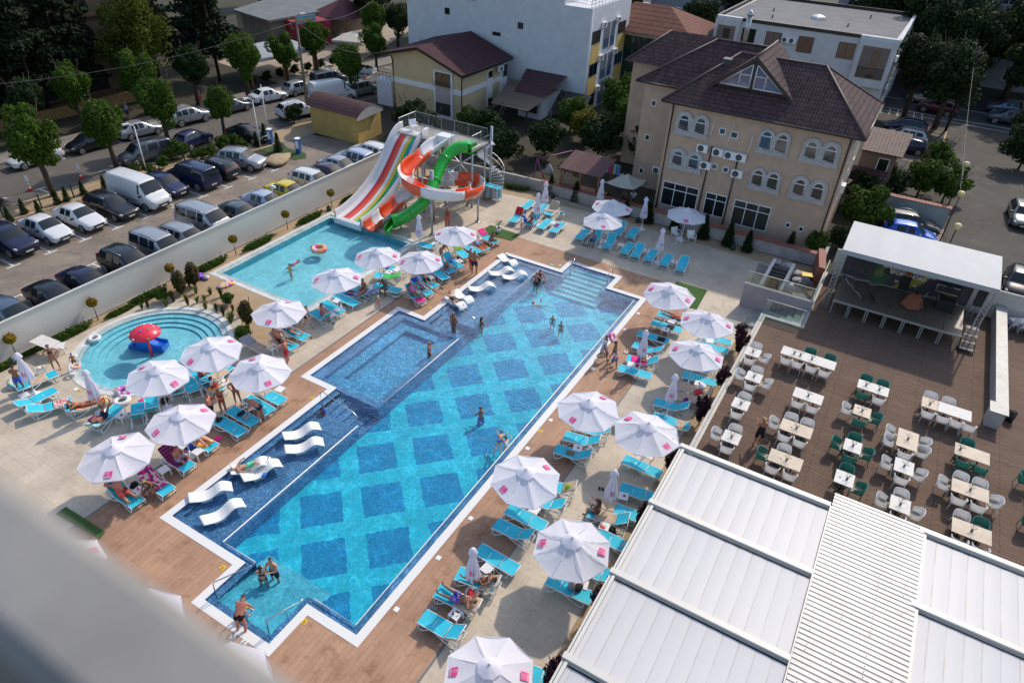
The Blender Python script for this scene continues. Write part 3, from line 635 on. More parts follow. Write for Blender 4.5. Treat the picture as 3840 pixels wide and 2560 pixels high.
def make_parasol():
 t=T('parasol','x','parasol')
 r,z0,z1=1.56,2.12,2.72;m=B();n=8
 for i in range(n):
  def fn(u,v):
   f=.1+.9*u;a0=Vector(canopy_pt(i,f,r,z0,z1));a1=Vector(canopy_pt(i+1,f,r,z0,z1));p=a0.lerp(a1,v)
   p.z-=.075*math.sin(PI*v)*f*(1-.35*f)+.05*math.sin(PI*f);return p
  m.grid(fn,8,6,0,True)
 rim=[Vector(canopy_pt(i,1,r,z0,z1))for i in range(n)]
 for i in range(n):
  a,b_=rim[i],rim[(i+1)%n];m.poly([a,b_,b_-Vector((0,0,.05)),a-Vector((0,0,.05))])
 m.build('canopy',M_CANV,t)
 m=B()
 for i in range(n):
  def fn(u,v):
   f=u*.27;a0=Vector(canopy_pt(i,f,r,z0,z1));a1=Vector(canopy_pt(i+1,f,r,z0,z1));p=a0.lerp(a1,v);p.z+=.09-.05*u+.03*math.sin(PI*v)*u-.03*u*u;return p
  m.grid(fn,4,4)
 m.lathe([(.05,2.77),(.045,2.83),(.0,2.86)],8);m.build('vent_cap',M_CANV,t)
 m=B();m.tube([(0,0,.05),(0,0,2.72)],.026,10);m.build('pole',M_PLAST,t)
 m=B();m.lathe([(.3,.0),(.3,.05),(.27,.085),(.06,.1),(.045,.38),(0,.38)],20);m.build('base',M_PLAST,t)
 for i in range(n):
  a=Vector(canopy_pt(i,.06,r,z0-.03,z1-.04));b_=Vector(canopy_pt(i,.98,r,z0-.03,z1-.04))
  m=B().tube([a,b_],.01,4);m.tube([(0,0,2.05),a.lerp(b_,.55)],.008,4);m.build('rib',M_PLAST,t)
 for i in(0,4):
  a0,a1=Vector(canopy_pt(i,.8,r,z0,z1)),Vector(canopy_pt(i+1,.8,r,z0,z1));c=a0.lerp(a1,.5);up=(Vector(canopy_pt(i,.6,r,z0,z1)).lerp(Vector(canopy_pt(i+1,.6,r,z0,z1)),.5)-c)
  c.z-=.055;up.z+=-.0;up.normalize();sd=(a1-a0).normalized();nn=sd.cross(up).normalized()
  if nn.z<0:nn=-nn
  sd=up.cross(nn)
  M=Matrix(((sd.x,up.x,nn.x,c.x+nn.x*.065),(sd.y,up.y,nn.y,c.y+nn.y*.065),(sd.z,up.z,nn.z,c.z+nn.z*.065),(0,0,0,1)))
  h=.15;m=B().box(-h,h,-h,h,-.006,0);m.xform(M);pt=m.build('logo_patch',M_PINK,t)
  text_mesh('lettering','BACOLUX',.062,M_WHITE,pt,M@Matrix.Translation((0,-.105,.003)),.001,True)
  m=B()
  for pts in([(-.05,.11),(-.06,.03),(-.05,-.04),(.0,-.05)],[(-.05,.02),(-.0,.045),(.03,.02),(.02,-.03),(-.02,-.05)],[(-.0,.05),(.035,.08),(.02,.11),(-.03,.11)]):
   m.tube([(x,y,.004)for x,y in pts],.006,4)
  m.xform(M);m.build('emblem',M_WHITE,pt)
 return Proto(t)
PAR=make_parasol()
PG='open white octagonal parasols'
LOGO={1290:(1435,510),1755:(1610,322),2160:(2238,505),1478:(1298,940),945:(917,1265),310:(245,1345),812:(985,985),1165:(1320,800),1510:(1664,815),1810:(1670,615),1048:(1043,538),1112:(1220,410),1745:(1730,480),1608:(1748,1168),1925:(2088,1400),1828:(1995,318),925:(803,820),1415:(1560,1055),385:(205,1388),812.5:(577,372),88:(390,1520),450:(790,440)}
def parasol(t,x,y,lab,rz=None,s=1.0,z=2.8):
 p=g(t,x,y,z*s);lg=LOGO.get(x+.5 if t=='D3' and x==812 else x)
 if lg:d=g(t,*lg,2.3)-p;rz=math.atan2(d.y,d.x)-PI/4
 o=PAR.put((p.x,p.y,0),rz if lg else.3,lab,PG,R.uniform(.97,1.03));o.rotation_euler[0],o.rotation_euler[1]=R.uniform(-.045,.045),R.uniform(-.045,.045)
 cv=CH[o.name][0];cv.data=cv.data.copy();f1,f2,f3=R.uniform(0,6),R.uniform(0,6),R.uniform(0,6);cr_=.075 if 'creased' in lab else R.uniform(.008,.022)
 for v in cv.data.vertices:a=math.atan2(v.co.y,v.co.x);r_=math.hypot(v.co.x,v.co.y)/1.56;v.co.z+=(.035*math.sin(2*a+f1)+.02*math.sin(5*a+f2)*r_-cr_*abs(math.sin(4*a+2.5*r_+f3))*(1.4-r_)*min(1,r_*3))*r_**.5
parasol('C1',1290,385,'open parasol shading the near edge of the round paddling pool')
parasol('C1',1755,178,'open parasol behind the round pool beside the gravel bed')
parasol('C1',2160,343,'open parasol above the man in the white cap and the woman in a red bikini')
parasol('C1',1478,770,'open parasol in front of the pair of raised loungers by the paddling pool')
parasol('C1',945,1045,'open parasol over the man in coral shorts, left of the big pool')
parasol('B2',310,1200,'open parasol over the man with the child in red, at the gravel bed corner')
parasol('B2',812,930,'open parasol at the near right corner of the rectangular children\'s pool')
parasol('B2',1165,738,'open parasol at the long side of the rectangular children\'s pool')
parasol('B2',1510,768,'open parasol over the reclining man in dark trunks, below the folded parasol')
parasol('B2',1810,560,'open parasol in front of the tall slide legs, near the small potted palm')
parasol('B3',1048,440,'open parasol over the man in the checked shirt, front one of the overlapping two')
parasol('B3',1112,337,'open parasol by the garden wall, rear one of the overlapping two')
parasol('B3',1745,393,'open parasol over the two white armchairs before the brown house')
parasol('B3',1608,1060,'open parasol over the turf mat at the far end of the pool')
parasol('B3',1925,1305,'open parasol nearest the terrace steps')
parasol('C3',1828,210,'open parasol beside the dark red shrubs, second from the terrace steps')
parasol('C3',925,672,'open parasol overhanging the pool coping, upper one')
parasol('C3',1415,872,'open parasol beside the corner of the white louvred roof')
parasol('C3',385,1232,'open parasol overhanging the pool coping, lower one')
parasol('D3',812,345,'open creased parasol with deep folds beside the louvred roof')
parasol('D3',88,1428,'open parasol cut by the bottom edge, nearest the camera')
parasol('D1',450,525,'open parasol mostly hidden behind the foreground ledge, beside the dark turf mat')
parasol('D1',1125,1015,'open parasol mostly hidden behind the foreground ledge, left of the pool steps')
parasol('D1',1835,1515,'open parasol mostly hidden behind the foreground ledge, lowest one')
def make_folded():
 t=T('folded_parasol','x','parasol')
 def fn(u,v):
  a=2*PI*v;z=2.62-1.55*u;r=(.07+.17*min(1,u*1.15))*(1+.28*math.cos(8*a+2*u)*min(1,u*2)+.12*math.sin(3*a+4*u)*u)
  return(r*math.cos(a),r*math.sin(a),z+.05*math.sin(8*a)*u)
 B().grid(fn,14,64).build('canopy',M_CANV,t)
 B().grid(lambda u,v:((.03+.15*u)*math.cos(2*PI*v)*(1+.15*u*math.cos(16*PI*v)),(.03+.15*u)*math.sin(2*PI*v)*(1+.15*u*math.cos(16*PI*v)),2.74-.28*u*u),5,48).build('vent_cap',M_CANV,t)
 B().tube([(0,0,.05),(0,0,2.74)],.026,10).build('pole',M_PLAST,t)
 B().lathe([(.3,0),(.3,.05),(.27,.085),(.06,.1),(.045,.38),(0,.38)],20).build('base',M_PLAST,t)
 a=3.7;B().ob((.235*math.cos(a),.235*math.sin(a),1.5),(.02,.15,.24),a,-.06).build('logo_patch',M_PINK,t)
 return Proto(t)
FP=make_folded();FG='folded white parasols'
for(t,x,y,lab,tl)in(('C1',300,625,'folded parasol leaning at the left edge, man in blue shorts behind it',.0),('C1',850,770,'folded parasol beside the sunbathing woman in orange',0),('B2',1512,745,'folded parasol standing near the green slide mouth',0),('B3',474,545,'folded parasol beside the seated woman in the red bikini',0),('B3',538,445,'folded parasol closest to the corner of the garden wall',0),('B3',1000,420,'folded parasol beside the grey fabric gazebo',0),('B3',1357,578,'folded parasol on a round base below the brown house',0),('B3',1490,855,'folded parasol in the row of five empty loungers',0),('C3',1338,405,'folded parasol above the hot pink towel',0),('C3',1570,790,'folded parasol beside the two beige covered loungers',0),('D3',1072,135,'folded parasol among loungers left of the louvred roof',0),('D2',1953,800,'folded parasol beside the woman in the black bikini, nearest the camera',0)):
 p=g(t,x,y,.05);FP.put((p.x,p.y,0),R.uniform(-.4,.4),lab,FG)
def make_table():
 t=T('side_table','x','side table')
 m=B();[m.box(-.22,.22,-.22+.063*i,-.22+.063*i+.05,.37,.395)for i in range(7)];m.box(-.21,.21,-.2,-.19,.33,.37);m.box(-.21,.21,.19,.2,.33,.37)
 m.build('top',M_PLAST,t)
 for x in(-.19,.19):
  for y in(-.19,.19):B().ob((x*1.03,y*1.03,.18),(.045,.045,.36),.0).build('leg',M_PLAST,t)
 return Proto(t)
TB=make_table();TG='small white plastic side tables';TT={}
for(kk,t,x,y,lab)in(('t1','C1',335,405,'white table with snacks beside the woman in the dark bikini'),('t2','C1',585,725,'white table between the pink towel and the sunbathing woman in orange'),('t3','C1',1015,800,'white table with a bowl beside the man with raised legs'),('t4','C1',1372,1255,'white table left of the dark purple towel lounger'),('t5','C1',1160,1430,'white table with small items between the man in coral shorts and the blond woman'),('t6','C1',1530,1050,'white table above the man in blue trunks'),('t7','C1',1660,1100,'white table right of the man in blue trunks'),('t8','C1',1880,520,'white table with food beside the child in white'),('t9','C2',335,578,'white table alone on the wood paving beside a lounger'),('t10','C2',268,232,'white table with food in front of the bearded man'),('t11','C1',2080,745,'white table with food in front of the man in the white cap'),('t12','B2',812,1180,'white table at the corner of the rectangular pool'),('t13','B2',775,1300,'white table right of the red haired woman'),('t14','B2',1080,1055,'white table with fruit bowl between the sitting man and woman'),('t15','B2',1250,940,'white table above the bright green towel'),('t16','B2',1600,985,'white table beside the reclining man in dark trunks'),('t17','B2',1485,1105,'white table with hat and drinks beside the woman in the pink top'),('t18','B2',1842,848,'white table with an ashtray behind the standing men'),('t19','B2',2005,660,'white table with bottles beside the orange towel'),('t20','B2',1635,700,'white table beside the folded parasol near the slide'),('t21','B3',688,450,'white table with a turquoise bag behind the folded parasols'),('t22','B3',612,528,'white table above the plum towel'),('t23','B3',1035,680,'white table beside the man in the checked shirt'),('t24','B3',1182,710,'white table left of the row of five loungers'),('t25','B3',1402,757,'white table between the second and third of the five loungers'),('t26','B3',1635,855,'white table between the fourth and fifth of the five loungers'),('t27','B3',1676,652,'white table between the two white armchairs'),('t28','B3',1612,1352,'white table with a cup below the woman in the red bikini'),('t29','B3',1560,1420,'white table with ashtray below the dark patterned cloth'),('t30','C3',1272,368,'white table at the foot of the hot pink towel'),('t31','C3',1400,310,'white table with plates of food by the hot pink towel'),('t32','C3',1930,172,'white table under the parasol nearest the terrace steps'),('t33','C3',1838,530,'white table above the two beige covered loungers'),('t34','C3',1420,1130,'white table with a red bag below the big parasol'),('t35','C3',820,1072,'white table with ashtray between two raised loungers at the pool edge'),('t36','C3',1205,1475,'white slatted table beside the folded parasol left of the louvred roof'),('t37','D3',460,110,'white slatted table with a cup under the lower pool edge parasol'),('t38','D2',1812,985,'white table cluttered with phone and cups by the man in purple trunks'),('t39','D2',2075,605,'white slatted table right of the folded parasol nearest the camera'),('t40','D3',1045,250,'white table with orange and red packages beside the creased parasol'),('t41','D3',862,735,'white slatted table with cloth below the creased parasol'),('t42','C1',205,630,'white stool behind the leftmost raised lounger')):
 p=g(t,x,y,.39);TT[kk]=p;near=min(LK.values(),key=lambda q:(q[0]-p).length);TB.put((p.x,p.y,.004),near[1]+R.uniform(-.15,.15),lab,TG)
M_RED=mat('red_plastic',(.6,.03,.03),.4);M_YEL=mat('yellow_plastic',(.75,.5,.03),.4);M_BRN=mat('brown_food',(.18,.08,.03),.7);M_GRN=mat('green_plastic',(.03,.3,.1),.4)
M_SKYB=mat('blue_plastic',(.02,.16,.5),.4)
def ontable(kk,dx,dy,b,nm,mt,lab,cat,grp=None):
 p=TT[kk];o=b.build(nm,mt,None,(p.x+dx,p.y+dy,.4));return tag(o,lab,cat,grp)
def ashtray():return B().lathe([(.05,0),(.055,.03),(.04,.03),(.035,.01),(0,.01)],12)
for kk,lab in(('t3','beside the man with raised legs'),('t23','beside the man in the checked shirt'),('t25','between the second and third loungers of the row'),('t26','between the last two loungers of the row'),('t29','below the dark patterned cloth'),('t33','above the beige covered loungers'),('t35','between the raised loungers at the pool edge'),('t36','beside the folded parasol near the louvred roof'),('t18','behind the standing men'),('t15','above the bright green towel')):
 ontable(kk,.02,-.03,ashtray(),'ashtray',M_DKG,'small dark ashtray on the white table '+lab,'ashtray','ashtrays on the white tables')
def plate():return B().lathe([(.06,0),(.12,.02),(.115,.025),(.05,.008),(0,.008)],14)
def food():return B().lathe([(.075,.015),(.06,.05),(.03,.07),(0,.075)],9)
for kk,lab in(('t1','beside the woman in the dark bikini'),('t8','beside the child in white'),('t10','in front of the bearded man'),('t11','in front of the man in the white cap'),('t14','between the sitting man and woman'),('t31','by the hot pink towel'),('t17','beside the woman in the pink top')):
 pl=ontable(kk,-.07,.05,plate(),'plate',M_PLAST,'plate of food on the table '+lab,'plate of food','plates of food on tables');food().build('food',M_BRN if R.random()<.5 else M_YEL,pl)
 ontable(kk,.11,-.09,B().lathe([(.035,0),(.045,.11),(.04,.11),(.03,.01),(0,.01)],10),'cup',M_RED if R.random()<.5 else M_YEL,'coloured paper cup on the white table '+lab,'cup','cups on the white tables')
for kk,dx,dy,mt,nm,lab in(('t19',0,.05,M_GRN,'bottle','green bottle on the white table beside the orange towel'),('t5',.03,.02,M_PINK,'bottle','pink sun cream bottle on the table by the man in coral shorts'),('t38',-.08,.06,M_BRN,'bottle','brown bottle on the cluttered table by the man in purple trunks')):
 ontable(kk,dx,dy,B().lathe([(.035,0),(.035,.14),(.013,.18),(.013,.22),(0,.22)],10),nm,mt,lab,'bottle')
ontable('t38',.1,-.02,B().box(-.04,.04,-.075,.075,0,.009),'phone',M_BLACK,'dark phone on the cluttered table by the man in purple trunks','phone')
ontable('t38',-.02,-.1,ashtray(),'ashtray',M_WHITE,'white ashtray on the cluttered table by the man in purple trunks','ashtray')
def blob(rx,ry,rz,seed=0,n=8):
 q=random.Random(seed);ph=[q.uniform(0,6)for _ in range(4)]
 return B().grid(lambda u,v:((1+.18*math.sin(3*2*PI*v+ph[0]))*rx*math.sin(PI*u)*math.cos(2*PI*v),(1+.18*math.sin(2*2*PI*v+ph[1]+3*u))*ry*math.sin(PI*u)*math.sin(2*PI*v),rz*(1-math.cos(PI*u))/2*(1+.15*math.sin(5*2*PI*v+ph[2])*math.sin(PI*u))),n,14)
ontable('t40',.0,.05,B().box(-.16,.0,-.13,.12,0,.03),'magazine',FAB['multi'],'red and orange magazine on the table beside the creased parasol','magazine')
ontable('t34',.05,0,blob(.14,.1,.14,3),'bag',FAB['red'],'small red bag on the table below the big parasol','bag')
ontable('t21',0,0,blob(.2,.16,.16,5),'bag',FAB['teal'],'turquoise bag on the table behind the folded parasols','bag')
ontable('t41',.05,.05,blob(.15,.12,.08,8),'cloth',FAB['white'],'crumpled white cloth on the slatted table below the creased parasol','cloth')
def lay(nm,b,mt,t,x,y,z,lab,cat,rz=0,grp=None):
 p=g(t,x,y,z);return tag(b.build(nm,mt,None,(p.x,p.y,z),rz),lab,cat,grp)
lay('bag',blob(.22,.16,.3,11),FAB['black'],'C1',1385,690,.004,'black backpack on the paving behind the pair of raised loungers','bag')
lay('bag',blob(.25,.22,.3,12),FAB['hotpink'],'C1',1205,705,.004,'hot pink beach bag beside the pair of raised loungers','bag')
lay('bag',blob(.2,.17,.3,13),FAB['tan'],'C1',865,735,.3,'brown basket bag beside the sunbathing woman in orange','bag')
lay('bag',blob(.28,.2,.25,14),FAB['plum'],'C1',790,850,.004,'purple and pink bag on the paving left of the man with raised legs','bag')
lay('bag',blob(.24,.15,.16,15),FAB['black'],'C1',2030,790,.38,'black handbag on the lounger next to the man in the white cap','bag')
lay('bag',blob(.2,.17,.03,16),FAB['navy'],'C1',2065,815,.38,'blue patterned cloth on the lounger next to the man in the white cap','cloth')
lay('shirt',blob(.2,.17,.04,17),FAB['black'],'C1',1840,835,.38,'dark folded shirt on the lounger at the wood paving edge','shirt')
lay('bag',blob(.2,.16,.2,18),FAB['black'],'C1',1915,815,.004,'black bag on the ground between two loungers at the wood paving edge','bag')
lay('bag',blob(.25,.2,.3,19),FAB['blue'],'C1',1610,1075,.05,'blue beach bag under the parasol pole beside the man in blue trunks','bag')
lay('bag',blob(.2,.2,.3,20),FAB['black'],'C1',1135,1405,.05,'black bag behind the white table of the man in coral shorts','bag')
lay('bag',blob(.24,.22,.28,21),FAB['pale'],'B1',1735,1000,.004,'pale grey bag standing at the corner of the children\'s pool','bag')
lay('towel',blob(.62,.4,.18,22),fabric('rainbow_cloth',(.35,.06,.5),(.75,.4,.05),'pattern',6),'B1',1905,1050,.004,'colourful crumpled towels lying on the paving beside the children\'s pool','towel')
lay('bag',blob(.22,.18,.3,23),FAB['striped'],'B2',1770,850,.38,'blue and white striped bag on the lounger behind the standing men','bag')
lay('bag',blob(.2,.16,.26,24),FAB['red'],'D2',1935,830,.02,'red and orange bag beside the parasol base of the woman in the black bikini','bag')
lay('bag',blob(.22,.18,.25,25),FAB['navy'],'D3',770,760,.38,'dark blue bag on the lounger in the shade of the creased parasol','bag')
lay('bag',blob(.2,.17,.2,26),FAB['black'],'D3',825,775,.38,'black bag at the edge of the lounger in the shade of the creased parasol','bag')
lay('bag',blob(.2,.17,.35,27),FAB['black'],'D3',1105,310,.02,'dark backpack leaning beside the table near the creased parasol','bag')
lay('bag',blob(.16,.14,.3,28),FAB['plum'],'C3',1725,690,.45,'purple bag at the head of the raised lounger by a folded parasol','bag')
lay('cloth',blob(.3,.2,.1,29),FAB['red'],'C3',1830,610,.45,'red cloth lying on the beige covered loungers','cloth')
lay('towel',blob(.25,.22,.12,30),FAB['white'],'C3',1865,560,.5,'white towel at the head of the upper beige covered lounger','towel')
lay('towel',blob(.2,.12,.4,31),FAB['lime'],'C3',735,1430,.35,'lime green towel hanging at a lounger head behind a parasol','towel')
lay('towel',blob(.34,.16,.42,33),FAB['aqua'],'D2',2130,760,.3,'pale aqua towel hanging on the lounger of the woman in the black bikini','towel')
def sandal():return B().lathe([(.05,0),(.055,.02),(.045,.03),(0,.03)],8).xform(Matrix.Scale(2.3,4,(1,0,0)))
for(t,x,y,a,m_,lab)in(('B2',785,1368,.3,'black','on the paving below the red haired woman'),('B2',1692,1078,.2,'black','on the wood paving below the reclining man'),('B2',590,1495,.9,'tan','at the lounger foot of the woman in a patterned swimsuit'),('B3',218,800,.4,'black','on the white coping at the far pool corner'),('B3',600,883,.2,'aqua','pale green on the wood paving near the far pool steps'),('B3',675,890,2,'white','grey by the coping near the far pool steps'),('D2',1625,940,.5,'navy','on the wood paving by the man in purple trunks'),('D1',1955,1180,.6,'white','on the coping behind the man at the pool steps, upper pair'),('D1',2045,1232,0,'white','on the coping behind the man at the pool steps, lower pair'),('C3',1222,272,.1,'white','on the wood paving right of the girl with the pink bag'),('B3',875,718,.2,'black','beside the man in the checked shirt'),('B3',145,720,.7,'black','beside the lounger near the turf mat'),('C3',1018,1418,.5,'black','on the paving left of a folded parasol')):
 p=g(t,x,y,.02);r_=T('flip_flops','pair of flip-flops '+lab,'flip-flops',(p.x,p.y,.02),a,'flip-flops left on the ground')
 for dy in(-.075,.075):o=sandal().build('shoe',FAB[m_],r_);o.location=(0.03 if dy>0 else 0,dy,0)
def ring(R_,r_,mt,t,x,y,z,lab,tilt=0):
 q=g(t,x,y,z);b=B()
 b.loft([[((R_+r_*math.cos(2*PI*j/8))*math.cos(2*PI*i/20),(R_+r_*math.cos(2*PI*j/8))*math.sin(2*PI*i/20),r_+r_*math.sin(2*PI*j/8))for j in range(8)]for i in range(21)],0,True,False)
 o=b.build('swim_ring',mt,None,(q.x,q.y,z));o.rotation_euler=(tilt,0,0);return tag(o,lab,'swim ring')
ring(.26,.1,FAB['white'],'B1',797,1508,.005,'white swim ring on the step of the paddling pool')
ring(.28,.12,fabric('purple_pink_vinyl',(.5,.12,.6),(.85,.25,.5),'pattern',4),'C1',1045,605,.02,'purple and pink swim ring beside the paddling pool')
ring(.42,.17,fabric('rainbow_vinyl',(.75,.05,.4),(.8,.3,.05),'pattern',3.5),'B2',665,765,-.03,'large pink and orange swim ring floating in the children\'s pool')
ring(.24,.1,fabric('pink_dotted_vinyl',(.8,.05,.3),(.8,.5,.6),'pattern',9),'C3',1103,150,.75,'pink dotted swim ring carried behind the father in the white shirt',.9)
ring(.23,.09,fabric('blue_green_vinyl',(.1,.4,.6),(.6,.5,.2),'pattern',6),'B2',1310,1145,.02,'blue and yellow swim ring on the paving beside the woman in the pink top')
ring(.17,.07,FAB['hotpink'],'B2',1232,900,.45,'small pink ring toy on a lounger by the children\'s pool')
ring(.3,.13,fabric('green_dotted_vinyl',(.15,.5,.2),(.1,.3,.6),'pattern',6),'C1',140,535,.1,'green and blue swim ring behind the leftmost folded parasol',.5)
p=g('C1',1030,690,.02);t=T('unicorn_float','white unicorn swim ring with a rainbow horn beside the paddling pool','swim ring',(p.x,p.y,.02))
b=B();b.loft([[((.32+.12*math.cos(2*PI*j/8))*math.cos(2*PI*i/20),(.32+.12*math.cos(2*PI*j/8))*math.sin(2*PI*i/20),.12+.12*math.sin(2*PI*j/8))for j in range(8)]for i in range(21)],0,True,False);b.build('ring',FAB['white'],t)
B().tube([(.1,.3,.15),(.12,.36,.45),(.06,.36,.62),(-.1,.4,.6)],[.1,.085,.085,.05],8).build('head',FAB['white'],t)
B().tube([(.06,.36,.68),(.04,.38,.9)],[.035,.005],6).build('horn',M_YEL,t);B().tube([(.15,.37,.3),(.2,.36,.5),(.13,.36,.7)],[.05,.06,.03],6).build('mane',FAB['hotpink'],t)
p=g('B1',1660,1000,.02);t=T('inflatable_toy','purple inflatable animal toy standing in the gravel bed corner','inflatable toy',(p.x,p.y,.02))
m_=mat('purple_vinyl',(.14,.03,.5),.3);blob(.42,.34,.35,41).build('body',m_,t);B().tube([(.1,0,.3),(.12,.05,.6),(.05,.05,.85)],[.12,.09,.03],8).build('neck',m_,t);B().ob((.05,.05,.8),(.1,.12,.06)).build('beak',M_YEL,t)
lay('flower_float',blob(.2,.2,.12,42),FAB['hotpink'],'C1',1833,1000,.01,'pink flower shaped toy on the wood paving','pool toy')
M_WAVE=mat('wave_lounger_plastic',(.83,.82,.80),.3)
def make_wave():
 t=T('wave_lounger','x','pool lounger');pr=[(0,.27),(.2,.21),(.42,.13),(.62,.09),(.82,.11),(1.02,.2),(1.2,.33),(1.36,.4),(1.52,.38),(1.68,.29),(1.84,.17)]
 def zz(u):
  x=u*(len(pr)-1);i=min(int(x),len(pr)-2);f=x-i;return Vector((pr[i][0]+(pr[i+1][0]-pr[i][0])*f,0,pr[i][1]+(pr[i+1][1]-pr[i][1])*f))
 b=B();b.loft([[zz(u/20)+Vector((0,y,dz))for y,dz in((-.32,.01),(-.31,.04),(-.27,.045),(0,.03),(.27,.045),(.31,.04),(.32,.01),(.29,-.025),(-.29,-.025))]for u in range(21)],0,True,True)
 b.build('shell',M_WAVE,t);B().prism([(.45,-.22),(.95,-.22),(.95,.22),(.45,.22)],-.1,.07).build('foot',M_WAVE,t);return Proto(t)
WV=make_wave();WK={}
for kk,t,x0,y0,x1,y1,lab in(('w1','C2',365,1000,690,860,'white wave lounger nearest the hot tub steps, left shelf'),('w2','C2',380,1110,750,985,'white wave lounger second from the hot tub steps, left shelf'),('w3','C1',1940,1285,2330,1150,'white wave lounger under the man in green trunks'),('w4','C2',20,1350,350,1165,'white wave lounger with a small blue box on it'),('w5','C1',1590,1520,2005,1350,'white wave lounger second from the near end of the left shelf'),('w6','D1',1700,235,2070,10,'white wave lounger nearest the camera on the left shelf'),('w7','B3',165,815,375,915,'white wave lounger in the far corner of the pool'),('w8','B3',75,970,225,910,'white wave lounger, left one of the middle pair on the far shelf'),('w9','B3',185,1000,330,945,'white wave lounger, right one of the middle pair on the far shelf'),('w10','B2',1920,1100,2105,1035,'white wave lounger alone between the pair and the woman in dark green'),('w11','B2',1800,1115,2025,1235,'white wave lounger right beside the woman in dark green'),('w12','B2',1745,1160,1955,1285,'white wave lounger under the woman in dark green')):
 p,q=g(t,x0,y0,-.05),g(t,x1,y1,.3);d=q-p;az=math.atan2(d.y,d.x);WK[kk]=(p,az);WV.put((p.x,p.y,-.12),az,lab,'white wave loungers standing in the shallow shelf')
p=g('C2',205,1300,.1);tag(B().box(-.1,.1,-.08,.08,0,.1).build('cool_box',M_SKYB,None,(p.x,p.y,.05),.3),'small blue box on a white wave lounger','box')
def rail(nm,pts,lab,r=.024):return tag(B().tube(pts,r,8).build(nm,M_CHROME),lab,'handrail','steel handrails of the big pool')
rail('handrail',[g('D1',1980,752,-.1),g('D1',1955,650,.8),g('D1',2110,578,.75),g('D1',1955,650,.8),g('D1',1800,720,.88),g('D1',1788,735,.8),g('D1',1820,850,-.1)],'steel handrail at the near pool steps, beside the couple in the water')
rail('handrail',[g('D2',397,1005,-.1),g('D2',380,950,.75),g('D2',525,862,.6),g('D2',380,950,.75),g('D2',232,1036,.9),g('D2',218,1048,.82),g('D2',248,1160,-.1)],'steel handrail at the near pool steps, on the wood paving side')
a_,b_=g('C2',690,720,-.05),g('C2',990,880,-.05);rail('handrail',[a_,a_+Vector((0,0,.95)),a_+Vector((.05,-.1,1.0)),b_+Vector((0,.2,.75)),b_+Vector((0,0,.6)),b_-Vector((0,0,.1))],'steel handrail beside the child in the blue shirt, hot tub steps')
a_,b_=g('B2',1700,1270,-.05),g('B2',1975,1390,-.05);rail('handrail',[a_,a_+Vector((0,0,.95)),a_+Vector((.05,-.1,1.0)),b_+Vector((0,.2,.6)),b_+Vector((0,0,.5)),b_-Vector((0,0,.1))],'steel handrail in front of the woman in dark green')
for(x0,y0,x1,y1,s_)in((795,905,755,965,'left'),(1105,1005,1065,1045,'right')):
 a_,b_=g('B3',x0,y0,0),g('B3',x1,y1,-.05);rail('handrail',[a_,a_+Vector((0,0,.9)),b_+Vector((0,0,.75)),b_-Vector((0,0,.2))],'steel handrail on the %s side of the far pool steps'%s_)
b=B()
for(t,x,y)in(('D1',1873,597),('D2',543,1050),('D3',0,0),('C3',507,932),('B3',660,905),('B3',1148,1062),('B2',1598,1240),('C2',605,655),('B2',2005,938),('C1',665,593),('C1',1538,543)):
 if(t,x)==('D3',0):continue
 p=g(t,x,y,.006);o=B().box(-.1,.1,-.1,.1,0,.005).build('depth_sign',M_YEL,None,(p.x,p.y,.006));tag(o,'small yellow depth tile set in the paving','depth tile','yellow depth tiles in the paving')
 B().box(-.06,-.02,-.05,.05,.005,.007).box(.02,.05,-.05,.05,.005,.007).build('mark',M_BLACK,o)
for(t,x,y)in(('D2',1315,947),('D2',1668,515),('D2',1938,183),('C3',400,1075),('C3',595,838),('C3',948,406),('C3',1218,78),('B3',1330,1287),('C1',637,578)):
 p=g(t,x,y,.006);tag(B().box(-.1,.1,-.1,.1,0,.006).build('skimmer_cover',M_PLAST,None,(p.x,p.y,.006)),'small square white skimmer cover set in the paving','cover','white skimmer covers in the paving')
M_EYE=mat('eye_dark',(.02,.015,.012),.3)
def skin(nm,c):return mat(nm,c,.5,0,(6,.12),**{'Subsurface Weight':.08})
SK={'t':skin('tanned_skin',(.36,.155,.085)),'f':skin('fair_skin',(.56,.31,.215)),'d':skin('deep_tan_skin',(.20,.082,.045)),'r':skin('reddened_skin',(.48,.18,.12)),'b':skin('brown_skin',(.27,.115,.065))}
HR={'k':mat('black_hair',(.012,.01,.009),.6),'n':mat('brown_hair',(.06,.03,.015),.6),'y':mat('blond_hair',(.38,.24,.09),.6),'g':mat('grey_hair',(.25,.24,.23),.6),'e':mat('reddish_hair',(.22,.06,.04),.6)}
